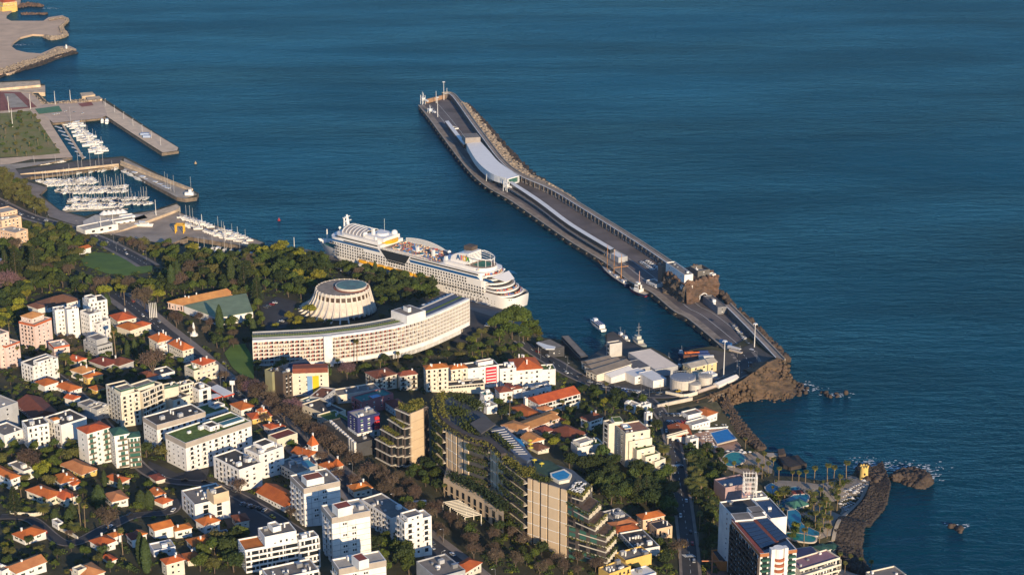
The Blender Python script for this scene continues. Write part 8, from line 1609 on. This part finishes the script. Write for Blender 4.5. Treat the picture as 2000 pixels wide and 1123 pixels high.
grove([(60,660),(160,665),(280,640),(320,690),(430,700),(440,760),(300,800),(200,790),(130,770),(60,740),(0,760),(0,720)], {'broad': 5, 'dark': 3, 'bare': 1, 'date': 1, 'fan': 1}, 8, 'in the gardens between the upper villas', .38, .72, seed=17)
grove([(0,770),(80,760),(140,790),(160,820),(60,810),(0,800)], {'broad': 3, 'dark': 2}, 8, 'around the red tiled hall', .4, .7, seed=18)
grove([(0,850),(130,870),(160,895),(110,960),(0,940)], {'broad': 2, 'laurel': 3, 'olive': 2, 'dark': 2}, 7.5, 'in the wooded garden at the left edge', .7, 1.1, seed=19)
grove([(0,950),(120,960),(200,940),(340,960),(350,1010),(230,1010),(150,1060),(0,1010)], {'broad': 4, 'dark': 3, 'bare': 1, 'fan': 1}, 9, 'in the middle gardens at lower left', .38, .72, seed=20)
grove([(0,1030),(140,1070),(230,1090),(330,1080),(330,1123),(0,1123)], {'broad': 2, 'laurel': 2, 'dark': 3, 'olive': 2, 'yellow': 1, 'shortdate': 1}, 8.8, 'in the gardens along the lower left edge', .42, .8, seed=21)
grove([(390,1060),(470,1060),(500,1123),(380,1123)], {'dark': 4, 'broad': 4, 'olive': 1}, 7.5, 'in the grove left of the wide banded block', .9, 1.4, seed=22)
grove([(270,890),(350,900),(345,950),(290,945),(265,920)], {'dark': 2, 'olive': 2, 'bare': 1}, 8, 'right of the green bay tower', .8, 1.3, seed=23)
grove([(730,1060),(790,1060),(800,1123),(735,1123)], {'broad': 5, 'dark': 2}, 7, 'between the white towers at the bottom', .9, 1.3, seed=24)
grove([(450,930),(560,960),(600,1000),(560,1030),(470,1000)], {'dark': 2, 'bare': 2}, 11, 'around the shaded car park', .5, .8, seed=25)
grove([(820,905),(868,935),(870,975),(800,940)], {'dark': 3, 'broad': 3, 'fan': 1}, 7, 'between the slab tower and the planted podium', .7, 1.0, seed=26)
grove([(985,1010),(1030,1060),(1090,1095),(1180,1100),(1170,1123),(1000,1123),(940,1050)], {'broad': 3, 'bare': 4, 'dark': 2}, 8, 'at the foot of the planted tower', .6, .95, seed=27)
grove([(1100,915),(1180,900),(1215,920),(1300,925),(1318,960),(1325,1060),(1290,1000),(1240,990),(1190,985),(1150,950)], {'dark': 6, 'broad': 2, 'laurel': 2, 'olive': 1}, 7.2, 'in the wooded garden behind the planted tower', .9, 1.5, seed=28)
for a in [('norfolk',1245,985,'left one of the two big conifers in the hotel garden',.95),('norfolk',1262,985,'right one of the two big conifers in the hotel garden',1.0)]: T(*a)
grove([(1050,830),(1110,800),(1180,790),(1200,815),(1175,870),(1110,890),(1060,880)], {'dark': 4, 'broad': 1, 'laurel': 2, 'yellow': 1, 'fan': 1}, 8, 'among the hillside villas', .5, .95, seed=29)
grove([(960,790),(1020,800),(1060,820),(1000,830),(960,815)], {'dark': 2, 'broad': 2, 'date': 1}, 8, 'around the dining pavilion lawn', .5, .9, seed=30)
grove([(1180,775),(1250,780),(1300,820),(1290,850),(1240,815),(1190,800),(1130,775),(1140,762)], {'broad': 3, 'dark': 3, 'olive': 1}, 7.5, 'on the bank below the port road', .6, 1.0, seed=31)
grove([(1338,860),(1370,880),(1410,890),(1420,930),(1398,940),(1400,1080),(1352,1085),(1338,980)], {'dark': 6, 'broad': 1, 'laurel': 2, 'fan': 1}, 7.5, 'right of the hotel road', .7, 1.15, seed=32)
grove([(1495,940),(1515,950),(1530,1010),(1570,1060),(1545,1060),(1500,1000)], {'broad': 2, 'yellow': 1, 'fan': 2}, 7, 'between the hotel wing and the pools', .45, .7, seed=33)
grove([(1600,950),(1650,950),(1630,1000),(1625,1050),(1590,1050),(1580,1000)], {'broad': 2, 'olive': 1, 'fan': 2}, 8, 'on the resort promenade', .4, .65, seed=34)
grove([(1270,1070),(1340,1080),(1340,1123),(1280,1123)], {'broad': 3, 'dark': 2}, 8, 'at the lower hotel road', .7, 1.0, seed=35)
grove([(20,225),(70,222),(115,300),(10,308),(0,270)], {'olive': 3, 'broad': 2, 'fan': 2}, 13, 'on the waterfront park', .5, .8, seed=36)
def undergrowth(n, seed):
 g_ = np.random.default_rng(seed); r_ = random.Random(seed); zones = [[tuple(gr(x, y))[:2] for x, y in z] for z in ([(0,600),(300,620),(440,700),(480,760),(640,880),(720,960),(600,1010),(480,1060),(480,1123),(0,1123)], [(0,450),(330,490),(600,500),(860,580),(760,625),(500,660),(300,600),(0,600)], [(640,720),(1060,660),(1100,720),(1300,790),(1320,1000),(1330,1123),(960,1123),(870,980),(1180,900),(1050,850),(960,790),(760,760)], [(1338,860),(1410,890),(1400,1123),(1345,1123)])]
 C = []; areas = [4, 3, 4, 1]
 while len(C) < n:
  z = r_.choices(zones, areas)[0]; x = r_.uniform(min(p[0] for p in z), max(p[0] for p in z)); y = r_.uniform(min(p[1] for p in z), max(p[1] for p in z))
  if inpoly(x, y, z) and inpoly(x, y, _LANDP) and not onroad(x, y) and not blocked(x, y, .8) and not any(inpoly(x, y, q) for q in NOTREE): C.append((x, y))
 C = np.array(C); z = hts(C); k = 34; rad = g_.uniform(.7, 2.0, n); d = g_.normal(size=(n, k, 3)); d[:, :, 2] = np.abs(d[:, :, 2]); d /= np.linalg.norm(d, axis=2)[:, :, None]; P = (np.column_stack([C, z + .1])[:, None, :] + d * rad[:, None, None] * (1.2, 1.2, .8)); sel = g_.random(n)
 for m, lo_, hi_, nm in ((LG, 0, .45, 'undergrowth'), (LD, .45, .78, 'undergrowth'), (LO, .78, .92, 'undergrowth'), (LY, .92, 1.01, 'undergrowth')):
  q = (sel >= lo_) & (sel < hi_); pp = P[q].reshape(-1, 3); dd = d[q].reshape(-1, 3); o = link(nm, meshq(nm, quads(pp, dd + g_.normal(0, .5, dd.shape), .34, .7, g_), m)); o['kind'] = 'stuff'
undergrowth(4200, 5)
# ================================================================ resort: pools, terraces, tower
PG_ = mat('green_pool', (.02, .20, .16), .06, var=.2, scale=.3, spec=.5); PB_ = mat('blue_pool', (.012, .16, .42), .06, var=.12, scale=.3, spec=.5); PT_ = mat('turquoise_pool', (.012, .17, .25), .06, var=.2, scale=.3, spec=.5)
def pool(pxs, m, label, z=None, rim=.9):
 P = [gr(x, y) for x, y in pxs]; z = max(p.z for p in P) + .55 if z is None else z; P = smooth_line(P + [P[0]], 5)[:-1] if len(pxs) > 4 else P; c = sum(P, Vector()) / len(P); t = thing('swimming_pool', label, 'pool', (c.x, c.y, z)); q = [p - c for p in P]; mb = MB(); mb.prism([(p.x, p.y) for p in q], -.4, .1); mb.build('water', m, t); mb = MB(); n = len(q)
 for i in range(n):
  a, b = q[i], q[(i + 1) % n]; ao, bo = a * (1 + rim / max(1, a.length)), b * (1 + rim / max(1, b.length)); mb.prism([(a.x, a.y), (b.x, b.y), (bo.x, bo.y), (ao.x, ao.y)], -.6, .2)
 mb.build('rim', W('pool_coping', (.55, .47, .38)), t); return t
pool([(1388,847),(1420,842),(1436,866),(1401,870)], PB_, 'rectangular deep blue swimming pool by the shore', rim=1.4); pool([(1410,900),(1420,892),(1436,891),(1450,897),(1453,906),(1440,912),(1422,911)], PG_, 'green oval swimming pool with a small planted islet'); pool([(1495,953),(1508,946),(1524,953),(1557,952),(1555,960),(1520,968),(1500,962)], PT_, 'upper turquoise free form pool of the resort'); pool([(1518,982),(1540,976),(1556,964),(1572,966),(1580,973),(1571,985),(1553,993),(1526,997)], PT_, 'middle turquoise pool with the swim up bar'); pool([(1538,1007),(1554,1005),(1564,1012),(1566,1025),(1583,1035),(1599,1047),(1596,1055),(1568,1049),(1551,1043),(1540,1026)], PT_, 'lowest curved turquoise pool beside the hotel'); pool([(1530,1041),(1554,1045),(1590,1061),(1586,1071),(1554,1059),(1534,1048)], PG_, 'narrow dark green pool below the curved pool')
B('swim_up_bar', 'swim up bar under a green pyramid roof in the middle pool', 'bar', [V((1538,981),(1552,992),(1576,982),8,CREAM,'hip',mat('copper_green_roof', (.07,.20,.14), .7, var=.1),'','',rise=2)]); B('pool_bridge', 'low red brown bridge hut between the resort pools', 'bridge', [V((1544,958),(1550,964),(1571,963),4,T_RED,'hip',T_RED,'','',rise=.8)])
t = thing('watch_tower', 'small yellow round watch tower on the lava point', 'tower', at(1687, 931, 4.5)); mb = MB(); mb.cyl((0, 0, -2), 3.0, 9, 16, 2.6); mb.cyl((0, 0, 7), 2.9, .5, 16)
for i in range(8): mb.box((2.5 * math.cos(i * .785), 2.5 * math.sin(i * .785), 7.5), (.9, .9, .8))
mb.build('tower', W('tower_yellow', (.75,.52,.16)), t); mb = MB(); mb.box((0, -2.9, 2.5), (.9, .5, 1.4)); mb.build('window', GLASS, t)
def wall_line(pxs, h, wd, m, label, name='wall', zb=None):
 P = [gr(x, y) for x, y in pxs]; P = smooth_line(P, 5); t = thing(name, label, 'wall', P[0]); mb = MB(); o = P[0]
 for a, b in zip(P, P[1:]): mb.beam((a.x - o.x, a.y - o.y, a.z - o.z + h), (b.x - o.x, b.y - o.y, b.z - o.z + h), wd, h + 2)
 mb.build('wall', m, t); return t
wall_line([(1698,940),(1683,975),(1660,1000),(1640,1018),(1631,1040),(1627,1058)], 1.6, 2.2, CONC, 'pale promenade wall along the lava shore', 'sea_wall'); wall_line([(1284,796),(1310,790),(1352,781)], 2.4, 1.0, W('pale_wall', (.6,.52,.42)), 'pale curved viewpoint wall with posters above the clubhouse', 'terrace_wall'); wall_line([(1366,839),(1395,838),(1421,836)], 1.4, .8, TRIM, 'white wall behind the rectangular pool', 'terrace_wall'); wall_line([(1363,768),(1398,756),(1440,738)], 2.5, 1.0, W('wall_pale', (.5,.42,.36)), 'pale wall of the tank yard along the port road', 'yard_wall'); wall_line([(1300,770),(1335,776),(1362,770)], 2.6, .8, CREAM, 'cream wall in front of the storage tanks', 'yard_wall'); wall_line([(20,1003),(60,1008),(84,1004)], 2, .6, CREAM, 'white garden wall below the date palm', 'garden_wall'); wall_line([(118,1036),(140,1046),(152,1054)], 2, .6, CREAM, 'cream wall running down from the gatehouse', 'garden_wall'); wall_line([(465,765),(520,812),(560,842)], 1.2, .8, CONC, 'low kerb wall of the avenue trees', 'kerb_wall')
a, b = gr(1302, 869), gr(1342, 868); t = thing('footbridge', 'pale footbridge crossing the hotel road', 'bridge', a); d = b - a; mb = MB(); mb.beam((0, 0, 6), (d.x, d.y, 6), 3, .7); mb.beam((0, 1.4, 7), (d.x, d.y + 1.4, 7), .2, 1); mb.beam((0, -1.4, 7), (d.x, d.y - 1.4, 7), .2, 1); mb.build('deck', CREAM, t); mb = MB(); [mb.box((d.x * u, d.y * u, -2), (1, 2, 7.4)) for u in (.05, .95)]; mb.build('pier', CONC, t)
quay('bathing_platform', [(1519,877),(1531,875),(1535,886),(1521,889)], 4, ROCK); quay('bathing_platform', [(1521,893),(1558,888),(1576,905),(1545,912),(1530,908)], 2.6, ROCKD); quay('bathing_platform', [(1478,884),(1522,884),(1524,890),(1490,893)], 2.2, CONC)
l0 = link('sun_lounger'); mb = MB(); mb.box((0, 0, .25), (1.9, .7, .15)); mb.box((-.7, 0, .4), (.6, .7, .35)); mb.build('lounger_frame', TRIM, l0); u0 = link('parasol'); mb = MB(); mb.cyl((0, 0, 0), .06, 2.3, 4); mb.build('pole', METAL, u0); mb = MB(); mb.cyl((0, 0, 2.1), 1.5, .6, 8, .08); mb.build('canopy', W('parasol_white', (.75,.70,.62)), u0); lf = [True, True]; lr_ = random.Random(8)
def loungers(pxs, n, where, para=.2):
 P = [tuple(gr(x, y))[:2] for x, y in pxs]; d = Vector((P[1][0] - P[0][0], P[1][1] - P[0][1])).normalized(); e = Vector((-d.y, d.x)); c = Vector(P[0]); Q = []
 for i in range(-40, 60):
  for j in range(-40, 60):
   q = c + d * (i * 2.5 + lr_.uniform(-.3, .3)) + e * (j * 3.3 + lr_.uniform(-.5, .5))
   if inpoly(q.x, q.y, P): Q.append((q.x, q.y, j))
 for x, y, _j in lr_.sample(Q, min(n, len(Q))):
  j = 1 if lr_.random() < para else 0; src = (l0, u0)[j]; o = src if lf[j] else copy_tree(src); lf[j] = False; o.location = (x, y, hz(x, y) + .6); o.rotation_euler = (0, 0, math.atan2(e.y, e.x) + lr_.gauss(0, .12)); tag(o, ('white parasol ' if j else 'white sun lounger ') + where, 'parasol' if j else 'lounger', ('parasols ' if j else 'sun loungers ') + where)
loungers([(1645,955),(1690,938),(1692,945),(1676,978),(1650,1003),(1640,990)], 95, 'on the promenade above the lava shore'); loungers([(1366,850),(1386,848),(1400,880),(1380,880)], 46, 'left of the rectangular pool'); loungers([(1392,832),(1420,830),(1424,838),(1398,839)], 36, 'on the terrace behind the rectangular pool', .3); loungers([(1400,893),(1410,886),(1450,884),(1470,886),(1460,893),(1420,888)], 22, 'around the green oval pool', .5)
for k, (q, n) in enumerate([([(1500,968),(1515,975),(1522,1000),(1532,1010)], 900), ([(1580,960),(1590,975),(1578,995),(1560,1002)], 800), ([(1572,1012),(1585,1025),(1605,1040)], 600), ([(1605,965),(1612,990),(1600,1020)], 700), ([(1440,915),(1470,912),(1500,930)], 500), ([(1400,890),(1440,887),(1475,882)], 600), ([(1625,965),(1640,945),(1660,940)], 500)]):
 ln = [gr(*v) for v in q]; P = along(ln, n, 1.5, 0, 1.6, 500 + k); P[:, 2] += hts(P[:, :2]) + .3; leaves(P, .4, (LG, LO, LD)[k % 3], 'planting_bed', None, 520 + k)
def zebra(a, b, n, ln, z=None):
 p, q = (gr(*a), gr(*b)) if z is None else (at(*a, z), at(*b, z)); d = (q - p); x = d.normalized(); sd = Vector((-x.y, x.x, 0)) * ln / 2; mb = MB()
 for i in range(n): c = p + d * ((i + .5) / n); c.z += .72 if z is None else .1; mb.beam(c - sd, c + sd, d.length / n * .5, .06)
 mb.build('zebra_crossing', PAINT)['kind'] = 'structure'
zebra((1450,703), (1492,700), 16, 5, 5.2); zebra((1306,911), (1333,909), 9, 4); zebra((1334,1087), (1356,1086), 7, 4); zebra((560,852), (575,846), 6, 4)
# ================================================================ vehicles
cm = MB(); cm.prism([(-2.1,-.85),(1.9,-.85),(2.15,-.6),(2.15,.6),(1.9,.85),(-2.1,.85)], .35, .88); cab = MB(); cab.v = [(-1.75,-.78,.86),(.95,-.78,.86),(.95,.78,.86),(-1.75,.78,.86),(-1.35,-.62,1.42),(.25,-.62,1.42),(.25,.62,1.42),(-1.35,.62,1.42)]; cab.f = [(0,1,5,4),(1,2,6,5),(2,3,7,6),(3,0,4,7)]; rf_ = MB(); rf_.box((-.55, 0, 1.42), (1.62, 1.26, .05)); wh = MB(); [wh.cyl((sx, sy - .1, .34), .34, .2, 8, up=(0, 1, 0)) for sx in (-1.3, 1.35) for sy in (-.78, .78)]
CARC = {'white': W('car_white', (.75,.75,.74), rough=.3), 'silver': W('car_silver', (.38,.39,.40), rough=.3), 'black': W('car_black', (.02,.02,.022), rough=.25), 'grey': W('car_grey', (.13,.135,.14), rough=.3), 'red': W('car_red', (.40,.03,.025), rough=.3), 'blue': W('car_blue', (.03,.07,.22), rough=.3), 'yellow': W('taxi_yellow', (.75,.50,.03), rough=.3)}
TYRE = mat('tyre', (.02,.02,.02), .9); CP = {}
def car(x, y, z, rz, col, label, group):
 if col not in CP:
  t = link('car'); b = cm.build('body', CARC[col], t); rf_.build('roof', CARC[col], t); cab.build('window', GLASS, t); wh.build('wheel', TYRE, t, kind='stuff'); CP[col] = t; o = t
 else: o = copy_tree(CP[col])
 o.location = (x, y, z); o.rotation_euler = (0, 0, rz); return tag(o, label, 'car', group)
cr_ = random.Random(21); CW_ = ['white'] * 5 + ['silver'] * 4 + ['grey'] * 3 + ['black'] * 3 + ['red', 'blue']
def traffic(line, n, offs, where, u0=.05, u1=.95):
 L = len(line) - 1
 for k in range(n):
  i = min(L - 1, int((u0 + (u1 - u0) * (k + cr_.random() * .8) / n) * L)); p, q = line[i], line[i + 1]; d = (q - p); d.z = 0; d.normalize(); o = cr_.choice(offs); c = p + Vector((-d.y, d.x, 0)) * o; col = cr_.choice(CW_) if cr_.random() > .05 else 'yellow'; car(c.x, c.y, hz(c.x, c.y) + .6, math.atan2(d.y, d.x) + (math.pi if o > 0 else 0), col, col + (' taxi ' if col == 'yellow' else ' car ') + where + near(c.x, c.y), 'cars ' + where)
def parked(a, b, n, where, rz=None, z=None, cols=None):
 P, Q = gr(*a), gr(*b); d = Q - P; ang = math.atan2(d.y, d.x)
 for k in range(n):
  c = P.lerp(Q, (k + .5) / n); col = cr_.choice(cols or CW_); car(c.x, c.y, (hz(c.x, c.y) + .5) if z is None else z, (ang + math.pi / 2 if rz is None else rz) + cr_.uniform(-.05, .05), col, col + ' car, ' + ORD[k] + ' from the left ' + where, 'cars ' + where)
traffic(AVENUE, 44, (-4.6, -1.8, 1.8, 4.6), 'on the tree lined avenue'); traffic(HOTELROAD, 15, (-2.6, 2.4), 'on the hotel road'); traffic(PORTROAD, 20, (-4, -1.6, 1.8, 4.2), 'on the port road'); traffic(SEAROAD, 16, (-4, -1.6, 1.8, 4.2), 'on the seafront road'); traffic(SIDE2, 16, (-2, 2), 'on the back street'); traffic(SIDE, 5, (-1.6, 1.6), 'on the narrow side street')
parked((1300,812),(1335,812), 6, 'in the clubhouse car park'); parked((1303,826),(1340,826), 6, 'in the front row of the clubhouse car park'); parked((1430,637),(1470,677), 16, 'parked under the short sea wall', z=PZ + .05); parked((1252,520),(1276,536), 8, 'parked on the shaded pier deck', z=PZ + .05, cols=['white', 'silver']); parked((1262,517),(1290,536), 7, 'in the back row on the pier deck', z=PZ + .05, cols=['white', 'silver']); parked((612,512),(645,520), 8, 'parked on the ship quay'); parked((655,526),(700,540), 8, 'parked further along the ship quay'); parked((516,604),(540,592), 4, 'in the park car park'); parked((536,640),(556,625), 5, 'in front of the park car park trees'); parked((860,1092),(900,1108), 8, 'in the row by the grey roofed block'); parked((470,985),(520,1000), 7, 'in the shaded car park'); parked((505,955),(530,965), 5, 'at the top of the shaded car park'); parked((102,226),(116,223), 3, 'on the waterfront plaza', cols=['white']); parked((120,218),(170,224), 3, 'by the small basin', cols=['white', 'silver']); parked((950,640),(965,625), 6, 'by the hotel gate'); parked((705,757),(760,752), 9, 'behind the rose pink block'); parked((1195,757),(1250,768), 9, 'along the fish market'); parked((985,800),(990,815), 2, 'by the pavilion'); parked((455,742),(475,757), 5, 'beside the petrol station')
t = thing('minibus', 'white minibus on the avenue beside the white tower', 'bus', gr(820, 988), R(8)); t.location.z += .6; mb = MB(); mb.prism([(-4,-1.1),(3.6,-1.1),(4,-.8),(4,.8),(3.6,1.1),(-4,1.1)], .45, 2.9); mb.build('body', CARC['white'], t); mb = MB(); mb.prism([(-3.7,-1.13),(3.6,-1.13),(4.03,-.7),(4.03,.7),(3.6,1.13),(-3.7,1.13)], 1.5, 2.3); mb.build('window', GLASS, t); mb = MB(); [mb.cyl((sx, sy, .45), .45, .25, 8, up=(0, 1, 0)) for sx in (-2.4, 2.4) for sy in (-1.15, .9)]; mb.build('wheel', TYRE, t, kind='stuff')
g0 = gr(434, 778); t = thing('petrol_station', 'petrol station with two white canopies edged in red', 'petrol station', g0); Z = g0.z + 5.5
for k, pts in enumerate([((408,757),(424,750),(458,768),(437,774)), ((408,771),(424,768),(434,773),(410,780))]):
 P = [at(*v, Z + .3 * k) - g0 for v in pts]; mb = MB(); mb.prism([(p.x, p.y) for p in P], 4.6 + .3 * k, 5.5 + .3 * k, bot=True); mb.build('canopy_edge', W('station_red', (.5,.06,.03)), t); c = sum(P, Vector()) / 4; mb = MB(); mb.prism([(p.x * .96 + c.x * .04, p.y * .96 + c.y * .04) for p in P], 5.52 + .3 * k, 5.62 + .3 * k); mb.build('canopy', F_MET, t); mb = MB(); [mb.box((c.x + (p.x - c.x) * .5, c.y + (p.y - c.y) * .5, -1), (.6, .6, 5.8)) for p in P]; mb.build('column', METAL, t)
q = at(455, 775, g0.z) - g0; mb = MB(); mb.box((q.x, q.y, 0), (.8, .6, 9)); mb.box((q.x, q.y, 9), (3.4, .6, 3)); mb.build('sign_pole', TRIM, t)
lm0 = link('street_lamp'); mb = MB(); mb.bar((0, 0, 0), (0, 0, 9), .12, 5, .08); mb.bar((0, 0, 9), (1.8, 0, 9.4), .08, 4); mb.build('pole', METAL, lm0); mb = MB(); mb.box((2, 0, 9.3), (.9, .35, .15)); mb.build('lamp_head', TRIM, lm0); n = 0
for ln, st, wh_ in ((AVENUE, 5, 'along the avenue'), (PORTROAD, 5, 'along the port road'), (HOTELROAD, 6, 'along the hotel road'), (SEAROAD, 6, 'along the seafront road')):
 for i in range(2, len(ln) - 1, st):
  d = ln[i + 1] - ln[i]; d.z = 0; d.normalize(); s_ = 1 if (i // st) % 2 else -1; hw_ = 9 if ln is AVENUE else 6; c = ln[i] + Vector((-d.y, d.x, 0)) * hw_ * s_; o = lm0 if n == 0 else copy_tree(lm0); n += 1; o.location = (c.x, c.y, hz(c.x, c.y)); o.rotation_euler = (0, 0, math.atan2(-d.x * s_, d.y * s_) ) ; tag(o, 'grey street lamp ' + wh_ + near(c.x, c.y), 'street lamp', 'street lamps ' + wh_)
for i in range(5): tag_ = mast(293 + i * 3.3, 622 - i * .3, 13, ['leftmost', 'second', 'middle', 'fourth', 'rightmost'][i] + ' pale flagpole in front of the pink palace', 'flagpoles by the pink palace', False)
t = thing('statue', 'pale statue on a plinth in the small lawn by the avenue', 'statue', gr(379, 655)); mb = MB(); mb.cyl((0, 0, 0), 3.2, 1.5, 10, 2.8); mb.cyl((0, 0, 1.5), 1.7, 4, 8, 1.1); mb.cyl((0, 0, 5.5), 1.3, 5, 8, .4); mb.build('stone', TRIM, t)
t = thing('boat_crane_sign', 'terracotta cross shaped mast on the paved hotel forecourt', 'mast', gr(1390, 1120)); mb = MB(); mb.box((0, 0, 0), (.7, .7, 13)); mb.box((0, 0, 8), (12, .4, .6)); mb.build('mast', W('terracotta_steel', (.5,.2,.1)), t)
fa, fb_ = at(646, 820, fiz[0]), at(697, 866, fiz[0]); d = fb_ - fa; x = d.normalized(); o_ = inward(fa, fb_) * -1
for i in range(11): c = fa + d * ((i + .5) / 11) + o_ * .7 - fio; mb = MB(); mb.box((c.x, c.y, -4), (2.2, 1.6, fiz[0] - fio.z + 4.5), x); mb.build('fin', WHITE, FIN)
a, b = at(698, 817, blz[1]), at(741, 806, blz[1]); d = b - a; x = d.normalized(); o_ = inward(a, b) * -1
for k in range(3): c = a + d * .84 + o_ * .8 - blo; mb = MB(); mb.box((c.x, c.y, blz[1] - blo.z - 3.6 - k * 3.3), (3.2, 1.8, 2.2), x); mb.build('red_balcony', W('balcony_red', (.6,.03,.04)), BL)
# ================================================================ haze over the far water
mb = MB(); mb.box((0, 3500, -6), (12400, 11400, 560)); hzm = bpy.data.materials.new('haze'); hzm.use_nodes = True; nt_ = hzm.node_tree; nt_.nodes.remove(nt_.nodes['Principled BSDF']); pv = nt_.nodes.new('ShaderNodeVolumePrincipled'); pv.inputs['Color'].default_value = (.62, .82, 1, 1); pv.inputs['Density'].default_value = 0.00002; pv.inputs['Anisotropy'].default_value = .2; nt_.links.new(pv.outputs[0], nt_.nodes['Material Output'].inputs['Volume'])
hzb = mb.build('haze', hzm); hzb['kind'] = 'stuff'
_D = {}
for o in bpy.data.objects:
 if o.parent is None and 'label' in o and o.get('category'): _D.setdefault(o['label'], []).append(o)
bpy.context.view_layer.update()
for l_, os_ in _D.items():
 if 1 < len(os_) <= 14 and len(l_.split()) <= 12:
  os_.sort(key=lambda o: pix(o.location)[0])
  for i, o in enumerate(os_): o['label'] = l_ + ', ' + ORD[i] + ' from the left'
 elif len(os_) > 1 and len({o.get('group') for o in os_}) > 1:
  for o in os_: o['group'] = 'trees and things: ' + l_
